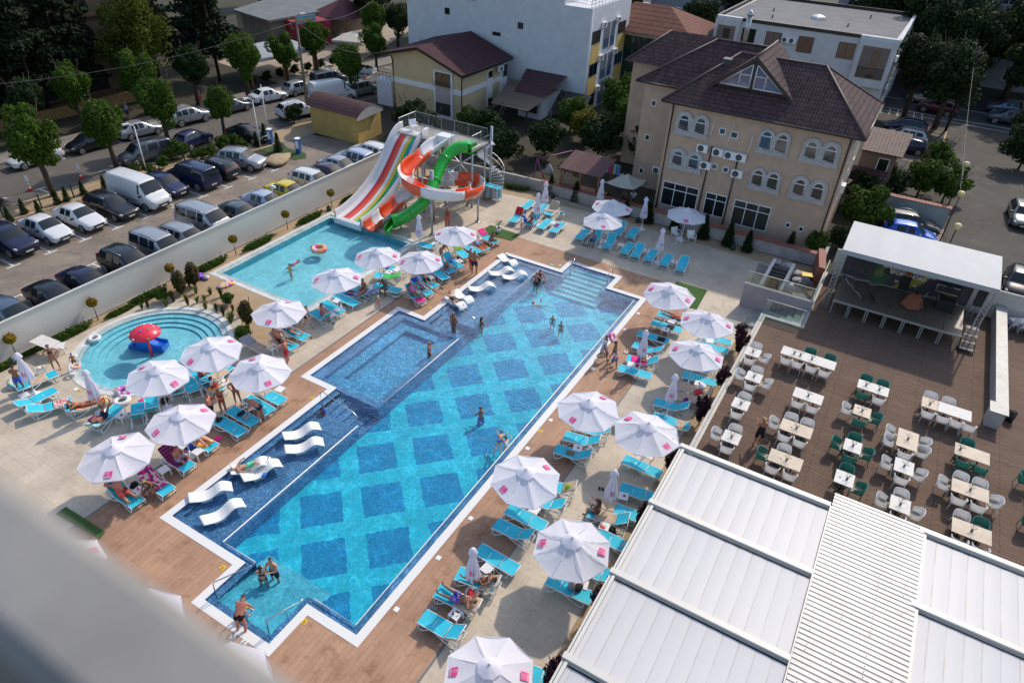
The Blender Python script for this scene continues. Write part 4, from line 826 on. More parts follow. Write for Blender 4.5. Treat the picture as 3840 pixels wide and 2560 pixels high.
CL={'black':FAB['black'],'navy':mat('navy_cloth',(.01,.014,.05),.8),'red':FAB['red'],'blue':mat('blue_cloth',(.03,.11,.55),.8),'white':FAB['white'],'coral':mat('coral_cloth',(.85,.10,.08),.8),'green':mat('mint_cloth',(.10,.62,.40),.8),'dgreen':mat('dark_green_cloth',(.02,.05,.028),.8),'orange':mat('orange_cloth',(.8,.16,.05),.8),'pink':mat('pink_cloth',(.8,.18,.38),.8),'grey':mat('grey_cloth',(.22,.23,.32),.8),'purple':fabric('purple_print_cloth',(.10,.02,.42),(.22,.08,.6),'pattern',25),'bluep':fabric('blue_print_cloth',(.02,.1,.5),(.3,.5,.7),'pattern',25),'check':fabric('plaid_cloth',(.25,.27,.4),(.55,.55,.62),'stripe',12),'dark':fabric('dark_print_cloth',(.03,.02,.02),(.15,.08,.05),'pattern',25),'lilac':mat('lilac_cloth',(.62,.48,.62),.8),'jean':mat('denim_cloth',(.10,.17,.36),.8),'yellow':M_YEL,'brown':FAB['tan'],'teal':FAB['teal'],'gtop':fabric('green_print_cloth',(.03,.3,.22),(.3,.45,.3),'pattern',20),'shirtb':mat('grey_blue_shirt',(.28,.28,.40),.8),'redw':FAB['multib']}
def V(*a):return Vector(a)
POSES={'stand':dict(to=(.03,0,1),th=((.05,.12,-1),(-.02,-.12,-1)),sh=((-.05,.02,-1),(-.08,-.02,-1)),ua=((.05,.28,-1),(-.05,-.28,-1)),fa=((.25,.1,-1),(.2,-.1,-1)),ft=(1,0,-.15)),'hips':dict(to=(0,0,1),th=((.06,.14,-1),(.0,-.1,-1)),sh=((-.04,.05,-1),(-.06,0,-1)),ua=((-.1,.75,-.8),(-.1,-.75,-.8)),fa=((.35,-.65,-.6),(.35,.65,-.6)),ft=(1,0,-.15)),'walk':dict(to=(.08,0,1),th=((.4,.1,-1),(-.25,-.1,-1)),sh=((.05,0,-1),(-.55,0,-.85)),ua=((-.35,.25,-1),(.35,-.25,-1)),fa=((-.1,.1,-1),(.6,-.05,-.9)),ft=(1,0,-.2)),'fold':dict(to=(.02,0,1),th=((.05,.13,-1),(0,-.13,-1)),sh=((-.05,.0,-1),(-.06,0,-1)),ua=((.25,.35,-1),(.25,-.35,-1)),fa=((.75,-.6,.25),(.75,.6,.2)),ft=(1,0,-.15)),'phone':dict(to=(.05,0,1),th=((.05,.13,-1),(0,-.13,-1)),sh=((-.05,.0,-1),(-.06,0,-1)),ua=((.35,.3,-1),(.35,-.35,-.9)),fa=((.9,-.3,.55),(.8,.25,.6)),ft=(1,0,-.15),hd=(.35,0,1)),'carry':dict(to=(-.03,0,1),th=((.05,.13,-1),(0,-.13,-1)),sh=((-.05,.0,-1),(-.06,0,-1)),ua=((.45,.25,-1),(.4,-.3,-1)),fa=((1,-.35,.35),(1,.3,.4)),ft=(1,0,-.15)),'bend':dict(to=(.85,0,.6),th=((.15,.14,-1),(.1,-.14,-1)),sh=((-.3,.0,-1),(-.3,0,-1)),ua=((.3,.2,-1),(.4,-.2,-1)),fa=((.3,0,-1),(.4,0,-1)),ft=(1,0,-.15),hd=(.9,0,.2)),'sit':dict(to=(.12,0,1),th=((1,.22,-.05),(1,-.22,-.05)),sh=((.12,.03,-1),(.05,-.03,-1)),ua=((.3,.3,-1),(.3,-.3,-1)),fa=((.9,-.25,-.35),(.9,.2,-.3)),ft=(1,0,-.1),seat=1),'sitlean':dict(to=(.5,0,.9),th=((1,.3,.0),(1,-.3,.0)),sh=((.05,.0,-1),(.0,0,-1)),ua=((.55,.2,-.9),(.55,-.2,-.9)),fa=((.8,-.35,-.1),(.8,.35,-.1)),ft=(1,0,-.1),hd=(.6,0,.9),seat=1),'sitphone':dict(to=(.1,0,1),th=((1,.25,.05),(1,-.2,.15)),sh=((.25,.0,-1),(.3,0,-1)),ua=((.45,.25,-1),(.45,-.3,-.9)),fa=((.8,-.25,.5),(.8,.2,.6)),ft=(1,0,-.1),hd=(.4,0,1),seat=1),'sitfloor':dict(to=(.05,0,1),th=((1,.35,.25),(1,-.3,.1)),sh=((.6,-.15,-.7),(.9,.1,-.35)),ua=((.1,.4,-1),(.3,-.3,-1)),fa=((.4,.1,-.7),(.7,.2,-.5)),ft=(1,0,.2),seat=1),'lie':dict(rec=1,th=((-1,.12,.02),(-1,-.12,.02)),sh=((-1,.05,-.03),(-1,-.05,-.03)),ua=((-.8,.5,-.02),(-.8,-.5,-.02)),fa=((-.9,.1,.05),(-.9,-.1,.1)),ft=(-.35,0,1)),'liehead':dict(rec=1,th=((-1,.2,.03),(-1,-.14,.03)),sh=((-1,.15,-.04),(-1,-.02,-.04)),ua=((.55,.8,.1),(.55,-.8,.1)),fa=((.2,-.9,.25),(.2,.9,.25)),ft=(-.35,0,1)),'lieknee':dict(rec=1,th=((-.8,.15,.55),(-1,-.14,.03)),sh=((-.7,.0,-.7),(-1,-.03,-.03)),ua=((-.75,.5,.0),(-.5,-.5,.3)),fa=((-.8,-.25,.15),(-.4,.5,.6)),ft=(-.5,0,.8)),'liephone':dict(rec=1,th=((-1,.12,.1),(-.9,-.14,.4)),sh=((-1,.05,-.1),(-.8,-.03,-.6)),ua=((-.6,.35,.3),(-.6,-.35,.3)),fa=((-.2,-.25,.9),(-.2,.25,.9)),ft=(-.35,0,1),hd=(.8,0,.6)),'legsup':dict(rec=1,th=((-.6,.1,.8),(-.6,-.1,.8)),sh=((-.65,.03,.75),(-.65,-.03,.75)),ua=((-.8,.4,0),(-.8,-.4,0)),fa=((-.9,0,.1),(-.9,0,.1)),ft=(.3,0,1)),'prone':dict(rec=1,th=((-1,.1,0),(-1,-.1,0)),sh=((-1,.03,.05),(-1,-.03,.05)),ua=((.7,.7,-.02),(.6,-.7,-.02)),fa=((.6,-.6,0),(.6,.5,0)),ft=(-1,0,-.2),prone=1),'side':dict(rec=1,th=((-1,.2,.05),(-.8,-.3,.1)),sh=((-1,.1,0),(-.8,.3,.02)),ua=((.2,.4,-.4),(-.6,-.4,.2)),fa=((.6,-.2,.3),(-.8,.2,0)),ft=(-.6,0,.6),hd=(.6,0,.8)),'swim':dict(to=(1,0,.25),th=((-1,.15,-.25),(-1,-.2,-.1)),sh=((-1,.1,-.3),(-.9,-.1,.1)),ua=((.8,.5,.0),(.6,-.6,.25)),fa=((1,-.1,-.1),(1,.2,-.2)),ft=(-1,0,-.3),hd=(.8,0,.5),abs=1),'wade':dict(to=(0,0,1),th=((.15,.12,-1),(-.1,-.12,-1)),sh=((-.1,.0,-1),(-.3,0,-1)),ua=((.25,.6,-.9),(.25,-.6,-.9)),fa=((.8,.3,-.35),(.8,-.3,-.35)),ft=(1,0,-.15)),}
def body(pose,h,a=0,build=1.0):
 k=h/1.72;P=POSES[pose];bones=[]
 pts=[];ed=[];rd_=[]
 def add(p,par,rx,ry=None,nm=None):
  pts.append(p);rd_.append((rx*k*build,(ry or rx)*k*build));i=len(pts)-1
  if par is not None:
   ed.append((par,i));bones.append((nm or 'x',pts[par],p))
  return i
 def N_(v):v=Vector(v);return v.normalized()
 if P.get('rec'):
  ca,sa=math.cos(a),math.sin(a)
  to=V(ca,0,sa);fwd=V(-sa,0,ca);side=V(0,1,0)
  if P.get('prone'):fwd=-fwd
  def tr(d):
   d=Vector(d);return V(d.x*ca-d.z*sa,d.y,d.x*sa+d.z*ca)
  head=tr(P.get('hd',(1,0,.12)))if not P.get('prone')else V(1,.2,.1);hip=V(0,0,.11*k)
 else:
  to=N_(P['to']);side=V(0,1,0);fwd=side.cross(to);tr=Vector
  head=N_(P.get('hd',(to.x*.6+.06,0,1)));hip=V(0,0,0)
 pel=add(hip,None,.135,.105)
 sp=add(hip+to*.17*k,pel,.125,.095,'belly');ch=add(hip+to*.37*k,sp,.15,.105,'chest');nk=add(hip+to*.50*k,ch,.062,nm='collar')
 hb=hip+to*.53*k+head.normalized()*.05*k;hn=add(hb,nk,.055,nm='neck');hc=add(hb+head.normalized()*.11*k,hn,.088,.095,'head');ht=add(hb+head.normalized()*.185*k,hc,.06,.07,'head')
 hf=fwd if P.get('rec')else V(head.normalized().z,0,-head.normalized().x)
 J={'hip':hip,'head':pts[hc],'hu':head.normalized(),'hf':hf,'k':k}
 for s,sg in((0,1),(1,-1)):
  hj=add(hip+side*sg*.09*k-to*.03*k,pel,.1,nm='hips');kn=hj and pts[hj]+N_(P['th'][s])*.42*k
  mid=add(pts[hj].lerp(kn,.5),hj,.078,nm='thigh%d'%s);kj=add(kn,mid,.056,nm='thighlow%d'%s)
  an=kn+N_(P['sh'][s])*.41*k;cf=add(kn.lerp(an,.35),kj,.056,nm='shin');aj=add(an,cf,.036,nm='shin')
  ft=N_(P['ft']);f1=add(an+ft*.1*k+V(0,0,-.035*k if not P.get('rec')else 0),aj,.036,.03,'foot');add(an+ft*.19*k+V(0,0,-.05*k if not P.get('rec')else.01),f1,.022,nm='foot')
  J['an%d'%s]=an
  sh=add(hip+to*.46*k+side*sg*.175*k,ch,.062,nm='shoulder%d'%s);el=pts[sh]+N_(tr(P['ua'][s]))*.29*k
  um=add(pts[sh].lerp(el,.5),sh,.047,nm='arm%d'%s);ej=add(el,um,.038,nm='armlow%d'%s);fd=N_(tr(P['fa'][s]));wr=el+fd*.25*k
  wj=add(wr,ej,.027,nm='fore');pl=wr+fd*.075*k;pj=add(pl,wj,.034,.018,'hand');J['hand%d'%s]=pl
  sd=fd.cross(to);sd=sd.normalized()if sd.length>.1 else side;cu=fd.cross(sd).normalized()
  for i,ln in enumerate((.07,.08,.075,.058)):
   o=sd*(i-1.5)*.02*k;f=add(pl+fd*.028*k+o,pj,.0095,nm='hand');q=add(pl+fd*(.028+ln*.55)*k+o*1.1+cu*.01*k,f,.0085,nm='hand');add(pl+fd*(.028+ln*.9)*k+o*1.1+cu*.03*k,q,.007,nm='hand')
  f=add(wr+fd*.045*k+sd*sg*.035*k,wj,.011,nm='hand');add(wr+fd*.075*k+sd*sg*.055*k+cu*.012*k,f,.009,nm='hand')
 nose=add(J['head']+hf*.1*k-J['hu']*.005*k,hc,.014,nm='nose');ear=[add(J['head']+V(0,s*.088*k,0)-J['hu']*.0,hc,.018,nm='ear')for s in(1,-1)]
 return pts,ed,rd_,bones,J
def person(pose,h,loc,rz,label,sk='t',hair=('k','short'),wear=(),a=0,build=1.0,group=None,cat='person',hat=None,seat=None,glasses=False):
 pts,ed,rd_,bones,J=body(pose,h,a,build);k=J['k']
 me=bpy.data.meshes.new('person');me.from_pydata(pts,ed,[]);o=bpy.data.objects.new('person',me);COL.objects.link(o)
 sm=o.modifiers.new('s','SKIN');sm.use_smooth_shade=True;o.modifiers.new('u','SUBSURF').levels=1
 if not me.skin_vertices:me.attributes
 bm=bmesh.new();bm.from_mesh(me);lay_=bm.verts.layers.skin.verify();bm.verts.ensure_lookup_table()
 for i,v in enumerate(bm.verts):v[lay_].radius=rd_[i];v[lay_].use_root=(i==0)
 bm.to_mesh(me);bm.free();bpy.context.view_layer.update()
 m2=bpy.data.meshes.new_from_object(o.evaluated_get(bpy.context.evaluated_depsgraph_get()));o.modifiers.clear();o.data=m2;bpy.data.meshes.remove(me)
 m2.materials.clear();m2.materials.append(SK[sk]);tag(o,label,cat,group)
 vs=[v.co.copy()for v in m2.vertices];ns=[v.normal.copy()for v in m2.vertices]
 P=POSES[pose]
 fb=[]
 for f in m2.polygons:
  c=f.center;best=(9,'',0)
  for nm,p,q in bones:
   d=q-p;t=max(0,min(1,(c-p).dot(d)/max(1e-9,d.dot(d))));e=(c-p-d*t).length
   if e<best[0]:best=(e,nm,t)
  fb.append(best)
 def cloth(nm,mt,test,off=.012):
  fs=[f for f in m2.polygons if test(fb[f.index],f.center)]
  if not fs:return
  idx={};b=B();vv=[]
  for f in fs:
   for i in f.vertices:
    if i not in idx:idx[i]=len(vv);vv.append(vs[i]+ns[i]*off*(.6+.4*k))
  b.add(vv,[[idx[i]for i in f.vertices]for f in fs],0,True);b.build(nm,mt,o)
 for wv,c in wear:
  m_=CL[c]
  if wv=='trunks':cloth('swim_trunks',m_,lambda x,c_:x[1]in('hips','thigh0','thigh1')or(x[1]=='belly' and x[2]<.25)or(x[1].startswith('thighlow')and x[2]<.15),.02)
  elif wv=='brief':cloth('swim_briefs',m_,lambda x,c_:x[1]=='hips' or(x[1].startswith('thigh')and not x[1].startswith('thighl')and x[2]<.2)or(x[1]=='belly' and x[2]<.1))
  elif wv=='bikini':
   cloth('bikini_bottom',m_,lambda x,c_:x[1]=='hips' or(x[1]=='belly' and x[2]<.06));cloth('bikini_top',m_,lambda x,c_:x[1]=='chest' and .45<x[2]<.95)
  elif wv=='suit':cloth('swimsuit',m_,lambda x,c_:x[1]in('hips','belly','chest')or(x[1]=='collar' and x[2]<.3))
  elif wv=='top':cloth('top',m_,lambda x,c_:x[1]in('belly','chest')or(x[1]=='collar' and x[2]<.5)or x[1].startswith('shoulder'))
  elif wv=='tee':cloth('shirt',m_,lambda x,c_:x[1]in('belly','chest','hips')and not(x[1]=='hips' and x[2]>.7)or(x[1]=='collar' and x[2]<.7)or x[1].startswith('shoulder')or x[1]in('arm0','arm1'),.022)
  elif wv=='shorts':cloth('shorts',m_,lambda x,c_:x[1]=='hips' or(x[1].startswith('thigh')and(not x[1].startswith('thighlow')or x[2]<.6)),.026)
  elif wv=='dress':cloth('dress',m_,lambda x,c_:x[1]in('hips','belly')or(x[1]=='chest' and x[2]<.6)or x[1].startswith('thigh'),.03)
 hc,hu,hf=J['head'],J['hu'],J['hf']
 if hair:
  ln={'bald':9,'short':-.01,'long':-.22,'pony':-.05}[hair[1]]
  def isr(x,c_):
   r=(c_-hc)/k;u,f=r.dot(hu),r.dot(hf)
   return x[1]in('head','ear','neck')and(u>.055 or f<-.015)and u>max(ln,-.1)and not(f>.045 and u<.075)
  cloth('hair',HR[hair[0]],isr,.02)
  if hair[1]in('long','pony'):
   b0=hc-hf*.09*k;B().tube([b0+hu*.04*k,b0-hf*.02*k-hu*.08*k,b0-hf*.015*k-hu*.26*k],[.06*k if hair[1]=='long' else.03*k,.07*k if hair[1]=='long' else.04*k,.02*k],7).build('hair_length',HR[hair[0]],o)
 if hat:
  cloth('cap',CL[hat],lambda x,c_:x[1]in('head','ear')and((c_-hc)/k).dot(hu)>.045,.028)
  c=hc+hu*.06*k+hf*.11*k;sd=hu.cross(hf);b=B();b.add([c-sd*.07*k-hf*.03*k,c+sd*.07*k-hf*.03*k,c+sd*.05*k+hf*.06*k,c-sd*.05*k+hf*.06*k],[(0,1,2,3)]);b.add([Vector(v)-hu*.008 for v in b.v],[(3,2,1,0)]);b.build('cap_brim',CL[hat],o)
 sd=hu.cross(hf).normalized()
 for s in(-1,1):
  c=hc+hf*.085*k+sd*s*.032*k+hu*.02*k;q=.016*k if not glasses else.028*k
  B().lathe([(0,-q*.6),(q*.8,-q*.3),(q*.8,q*.3),(0,q*.6)],6).xform(Matrix.Translation(c)).build('eye' if not glasses else 'sunglass_lens',M_EYE,o)
 z0=0
 if not P.get('rec')and not P.get('abs'):
  z0=-min(v.z for v in vs)if not P.get('seat')else.09*k
 o.location=(loc[0],loc[1],loc[2]+z0);o.rotation_euler[2]=rz
 return o
PP=person
def at(t,x,y,z=0):p=g(t,x,y,z);return(p.x,p.y,z)
W=rad
def stand(pose,h,t,x,y,deg,lab,z=0,**k):return PP(pose,h,at(t,x,y,z),W(deg),lab,**k)
stand('hips',1.66,'C1',480,415,-110,'woman in a dark bikini standing with hands on hips behind the snack table',sk='t',hair=('k','pony'),wear=[('bikini','black')])
stand('stand',1.05,'C1',645,412,60,'small child with a blue cap and swim ring at the rim of the paddling pool',sk='t',hair=None,hat='blue',wear=[('brief','dark')])
ring(.19,.07,fabric('yellow_pink_vinyl',(.8,.6,.1),(.8,.3,.5),'pattern',8),'C1',640,395,.42,'yellow and pink swim ring round the waist of the child with a blue cap')
stand('phone',1.78,'C1',195,608,40,'man in blue shorts with his back turned behind the leftmost folded parasol',sk='b',wear=[('trunks','blue')])
stand('stand',1.0,'C1',1592,545,60,'small child with a red cap standing behind an empty raised lounger',sk='t',hair=None,hat='red',wear=[('brief','navy')])
stand('carry',1.74,'C1',1795,838,-50,'big bellied man in black shorts talking to the woman in a reddish bikini',sk='r',hair=('n','short'),wear=[('trunks','black')],build=1.25)
stand('phone',1.66,'C1',1885,780,200,'woman with short hair in a reddish brown bikini facing the big bellied man',sk='t',hair=('n','short'),wear=[('bikini','red')],build=1.1)
stand('hips',1.68,'C1',2005,705,215,'woman in a red bikini whose head is hidden by a parasol',sk='t',hair=('n','long'),wear=[('bikini','red')])
stand('bend',1.76,'C2',185,850,110,'man in a white cap and navy trunks bending over a table with food',sk='r',hair=('g','short'),hat='white',wear=[('brief','navy')],build=1.15)
stand('fold',1.76,'C2',405,365,130,'older man in red trunks with his back to the pool, beside the child in red',sk='r',hair=('g','short'),wear=[('trunks','red')],build=1.15)
stand('walk',1.68,'B2',575,1418,-70,'woman in a grey tank top and black shorts walking beside the gravel bed',sk='f',hair=('n','short'),wear=[('top','grey'),('brief','black')],build=1.15)
stand('walk',.95,'B2',1172,1245,-160,'toddler in a white hat and pink bottoms walking on the paving',sk='f',hair=None,hat='white',wear=[('brief','pink')])
stand('stand',1.78,'B2',1935,922,-40,'man in a white cap and red shorts standing beside the bald man',sk='r',hair=('g','short'),hat='white',wear=[('shorts','red')],build=1.1)
stand('hips',1.85,'B2',1970,962,20,'bald man in black and blue trunks with his back to the camera',sk='t',hair=('k','bald'),wear=[('trunks','navy')],build=1.1)
o=stand('carry',1.8,'B2',1742,578,-100,'man in coral trunks holding a baby in front of the slide',sk='b',wear=[('trunks','coral')]);pb=o.location
PP('sitfloor',.68,(pb.x+.1*math.cos(W(-100))+.12,pb.y-.36,pb.z+.2),W(80),'baby in a patterned outfit held by the man in front of the slide',sk='f',hair=('n','short'),wear=[('suit','lilac')])
stand('walk',1.76,'C3',1030,330,-100,'man in a white t-shirt and plaid shorts walking along the pool edge',sk='d',wear=[('tee','white'),('shorts','check')])
stand('walk',1.3,'C3',1118,400,-105,'girl in a lilac t-shirt and denim shorts carrying a pink bag',sk='t',hair=('n','long'),wear=[('tee','lilac'),('shorts','jean')])
lay('bag',blob(.13,.1,.22,50),FAB['hotpink'],'C3',1145,330,.32,'pink bag in the hand of the girl in the lilac t-shirt','bag')
stand('walk',1.35,'C3',1120,330,-100,'dark haired girl half hidden behind the girl in the lilac t-shirt',sk='b',hair=('k','long'),wear=[('suit','brown')])
stand('phone',1.68,'C4',-5,1045,30,'blond woman in a black dress standing among the terrace tables',z=TZ,sk='r',hair=('y','long'),wear=[('dress','black')])
stand('carry',1.75,'A1',1085,1008,0,'man in a white cap and grey shirt pushing a cart on the far pavement',z=.12,sk='b',hat='white',wear=[('tee','shirtb'),('shorts','navy')])
stand('stand',1.75,'A1',1690,885,-60,'shirtless man standing under a tree on the far pavement',z=.12,sk='t',wear=[('shorts','red')])
stand('stand',.9,'B3',347,602,100,'toddler in pale blue with a sun hat near the potted palm',sk='f',hair=None,hat='white',wear=[('tee','shirtb')])
stand('bend',1.2,'B3',378,560,60,'child in blue with a white hat bending beside the lounger with the red towel',sk='f',hair=None,hat='white',wear=[('tee','blue'),('shorts','blue')])
stand('bend',1.68,'B2',1690,850,-20,'dark haired woman bending over the lounger with the striped bag',sk='t',hair=('k','pony'),wear=[('bikini','dark')])
PP('sit',.95,onlounger('b2',.75,.2),W(-70),'small child in a red shirt on the knees of the bearded man',sk='f',hair=('n','short'),wear=[('tee','red')])
def inw(pose,h,t,x,y,zf,deg,lab,zs=-.05,**k):
 return PP(pose,h,(*at(t,x,y,zs)[:2],zf),W(deg),lab,**k)
inw('fold',1.66,'D2',190,690,-.95,40,'dark haired woman in a black bikini waist deep facing the man in the pool',sk='f',hair=('k','pony'),wear=[('bikini','black')])
inw('fold',1.8,'D2',285,635,-.95,190,'dark haired man in navy trunks waist deep facing the woman in the pool',sk='f',hair=('k','short'),wear=[('trunks','navy')])
stand('bend',1.76,'D1',2045,1135,25,'man in black trunks bending over a child on the near pool steps',z=-.16,sk='r',hair=('n','short'),wear=[('brief','black')],build=1.15)
stand('stand',.95,'D1',2080,1045,-20,'small child with a blue hat and swim ring on the near pool steps',z=-.3,sk='f',hair=None,hat='blue',wear=[('brief','blue')])
ring(.18,.07,MATS['blue_green_vinyl'],'D1',2080,975,.22,'colourful swim ring round the child on the near pool steps')
PP('sitfloor',1.15,(*at('C2',710,775,-.2)[:2],-.28),W(150),'child in a blue shirt sitting in the shallow shelf by the handrail',sk='t',hair=('n','short'),wear=[('tee','blue'),('trunks','red')])
inw('wade',1.66,'C2',1590,285,-.85,-60,'blond woman in a black bikini leaning on the hot tub rim',sk='t',hair=('y','short'),wear=[('bikini','black')])
inw('hips',1.76,'B2',1795,1415,-.62,160,'stout man in dark trunks standing at the far corner of the hot tub',sk='b',hair=('g','short'),wear=[('brief','navy')],build=1.2)
inw('wade',1.62,'B2',2030,1360,-1.3,-30,'dark haired woman shoulder deep beside the handrail',sk='t',hair=('k','pony'),wear=[('suit','dark')])
inw('wade',1.66,'B3',500,1000,-.95,200,'dark haired woman in a black swimsuit at the edge of the far shelf',sk='t',hair=('k','pony'),wear=[('suit','black')])
inw('wade',1.75,'B3',470,1025,-1.0,10,'bald man waist deep beside the woman in the black swimsuit',sk='r',hair=('n','bald'),wear=[('trunks','black')])
inw('swim',1.2,'B3',500,1215,-.16,110,'boy with orange armbands swimming in the big pool',sk='f',hair=('k','short'),wear=[('brief','navy')])
inw('stand',1.3,'B3',612,1335,-1.05,200,'fair haired boy standing in the big pool with his back to the camera',sk='f',hair=('y','short'),wear=[('trunks','blue')])
inw('stand',1.35,'B3',682,1390,-1.08,190,'dark haired boy standing in the big pool, lower of the two boys',sk='f',hair=('k','short'),wear=[('trunks','navy')])
inw('phone',1.72,'C2',2025,765,-1.52,60,'man chest deep in the big pool touching his face',sk='r',hair=('n','short'),wear=[('trunks','blue')])
inw('swim',1.4,'C3',165,1005,-.17,20,'child with blue swim goggles swimming beside the pool wall',sk='f',hair=('k','short'),wear=[('brief','blue')])
inw('swim',1.35,'C3',225,1050,-.16,35,'girl swimming to the pool edge with stretched arms',sk='f',hair=('n','pony'),wear=[('suit','lilac')])
inw('swim',1.2,'B2',450,870,-.12,-10,'child with pink armbands splashing in the rectangular children\'s pool',sk='t',hair=('n','short'),wear=[('suit','pink')])
inw('stand',1.25,'B2',428,958,-.5,170,'girl in a yellow swimsuit standing in the rectangular children\'s pool',sk='f',hair=('k','long'),wear=[('suit','yellow')])
PP('lie',1.3,(*at('B2',650,760,.1)[:2],.02),W(100),'girl lying across the large floating swim ring',sk='t',hair=('n','long'),wear=[('suit','pink')],a=rad(20))
tag(B().tube([(0,0,0),(0,.01,.09)],.06,8).build('armband',M_RED,None,(*at('B3',450,1195,0)[:2],-.04)),'orange armband on the left arm of the swimming boy','armband','armbands of the swimming boy')
tag(B().tube([(0,0,0),(0,.01,.09)],.06,8).build('armband',M_RED,None,(*at('B3',512,1180,0)[:2],-.04)),'orange armband on the right arm of the swimming boy','armband','armbands of the swimming boy')
def on(pose,h,key,u,v,lab,turn=0,drop=0,**k):
 p,az,an=LK[key];q=onlounger(key,u,v);q.z-=drop
 return PP(pose,h,q,az+W(turn),lab,a=rad(an)if POSES[pose].get('rec')else 0,**k)
on('liehead',1.66,'a4',1.1,0,'woman in an orange red bikini sunbathing on a colourful towel',sk='b',hair=('k','long'),wear=[('bikini','orange')],glasses=True)
on('legsup',1.76,'a5',1.12,0,'man in dark trunks lying with both legs raised and apart',sk='b',wear=[('trunks','navy')])
on('legsup',1.66,'a8',1.12,0,'dark haired person lying with both legs straight up by the paddling pool',sk='f',hair=('k','short'),wear=[('trunks','pink')])
on('sitphone',1.68,'a10',.8,0,'dark haired woman in sunglasses and red bikini sitting near the paddling pool',110,sk='t',hair=('k','short'),wear=[('bikini','red')],glasses=True)
on('sit',1.3,'a11',.95,0,'child in a white shirt sitting on a heaped red towel',60,sk='t',hair=('k','long'),wear=[('tee','white'),('shorts','red')])
on('lieknee',1.66,'a18',1.05,0,'woman in a green patterned top reclining on the yellow towel',sk='f',hair=('n','long'),wear=[('suit','gtop')],build=1.15)
on('sitphone',1.78,'a19',.95,-.05,'man in blue patterned trunks sitting on the dark purple towel with a phone',200,sk='r',hair=('k','short'),wear=[('trunks','bluep')],build=1.1)
on('sitlean',1.66,'a20',.85,.2,'blond woman in a dark bikini bending forward beside the magenta towel',110,sk='d',hair=('y','short'),wear=[('bikini','dark')])
on('liehead',1.74,'a21',1.12,0,'big man in coral shorts reclining with a white hat on the teal towel',sk='r',hair=('g','short'),hat='white',wear=[('shorts','coral')],build=1.25)
on('liephone',1.66,'b1',1.15,0,'woman in a patterned swimsuit and sunglasses reclining by the gravel bed',sk='f',hair=('n','long'),wear=[('suit','dark')],glasses=True)
on('lieknee',1.76,'b2',1.15,.0,'bearded man in sunglasses reclining on the beige backed lounger',sk='r',wear=[('trunks','black')],glasses=True,build=1.1)
on('sit',1.66,'b4',.8,.1,'red haired woman in pink sitting beside the rectangular pool',60,sk='f',hair=('e','pony'),wear=[('suit','coral')],build=1.15)
on('lie',1.76,'b7',1.15,0,'man in blue patterned trunks lying beside the rectangular pool',sk='t',wear=[('trunks','bluep')])
on('sit',1.66,'b8',.75,.1,'woman in a red bikini sitting upright with dark hair beside the fruit table',-80,sk='t',hair=('k','pony'),wear=[('bikini','dark')],build=1.15)
on('sitlean',1.76,'b9',.9,0,'man in teal trunks sitting with elbows on his knees',-100,sk='d',wear=[('trunks','teal')])
on('lieknee',1.66,'b13',1.12,0,'woman in a pink top and dark shorts reclining at the edge of the wood paving',sk='t',hair=('k','pony'),wear=[('top','pink'),('brief','navy')])
on('lie',1.35,'b14',1.0,0,'child under a red white and blue towel on a lounger',sk='t',hair=('n','short'),wear=[('suit','redw'),('shorts','redw')])
on('liehead',1.78,'b15',1.12,0,'man in dark trunks reclining with an arm behind his head',sk='t',wear=[('trunks','navy')])
on('sitlean',1.4,'b17',.8,0,'dark haired boy in patterned shorts sitting and looking down',150,sk='t',hair=('k','short'),wear=[('shorts','redw')])
on('lie',1.76,'b21',1.15,0,'man in pale patterned shorts lying on the orange towel',sk='r',wear=[('shorts','bluep')])
on('sitlean',1.62,'b22',.65,0,'dark haired woman in a purple swimsuit sitting near the turf mat',170,sk='b',hair=('k','long'),wear=[('suit','dark')])
on('sit',1.66,'c4',.7,0,'dark haired woman in a red bikini sitting on a lounger among the folded parasols',170,sk='r',hair=('k','pony'),wear=[('bikini','red')])
on('sitphone',1.76,'c10',.5,0,'man in a grey blue shirt sitting astride a lounger under the front parasol',180,sk='b',wear=[('tee','shirtb'),('shorts','jean')])
on('side',1.66,'d1',1.1,0,'dark haired woman in a red bikini lying propped on her elbow',sk='b',hair=('k','pony'),wear=[('bikini','red')])
on('sit',1.66,'d5',.75,0,'woman in a blue bikini seen from behind on the hot pink towel',20,sk='b',hair=('n','pony'),wear=[('bikini','blue')])
on('lieknee',1.66,'d25',1.12,0,'woman in a black bikini and sunglasses reclining beside the nearest folded parasol',sk='b',hair=('k','pony'),wear=[('bikini','black')],glasses=True)
on('liehead',1.8,'d26',1.05,0,'man in purple patterned trunks lying with an arm over his face',sk='b',hair=('n','short'),wear=[('trunks','purple')])
on('sitphone',1.66,'d31',.45,.1,'dark haired woman in a dark bikini hunched over a yellow book',165,sk='d',hair=('n','long'),wear=[('bikini','dark')])
def onwave(pose,h,key,u,lab,z,**k):
 p,az=WK[key];return PP(pose,h,(p.x+u*math.cos(az),p.y+u*math.sin(az),z),az,lab,**k)
onwave('lieknee',1.76,'w3',.8,'man in mint green trunks and dark sunglasses on a wave lounger',.06,sk='f',hair=('g','short'),wear=[('trunks','green')],glasses=True).rotation_euler[2]+=PI
onwave('liehead',1.66,'w12',.75,'woman in a dark green swimsuit with an arm behind her head on a wave lounger',.05,a=rad(28),sk='f',hair=('n','short'),wear=[('suit','dgreen')],build=1.1).rotation_euler[2]+=PI
PP('sit',1.72,(*at('B3',1285,325,.45)[:2],.42),W(200),'person in a white shirt sitting under the grey fabric gazebo',sk='b',wear=[('tee','white'),('shorts','navy')])
PP('sit',1.72,(*at('B3',1215,325,.45)[:2],.42),W(160),'person in a pale shirt in the shade of the grey fabric gazebo',sk='b',wear=[('tee','brown'),('shorts','navy')])
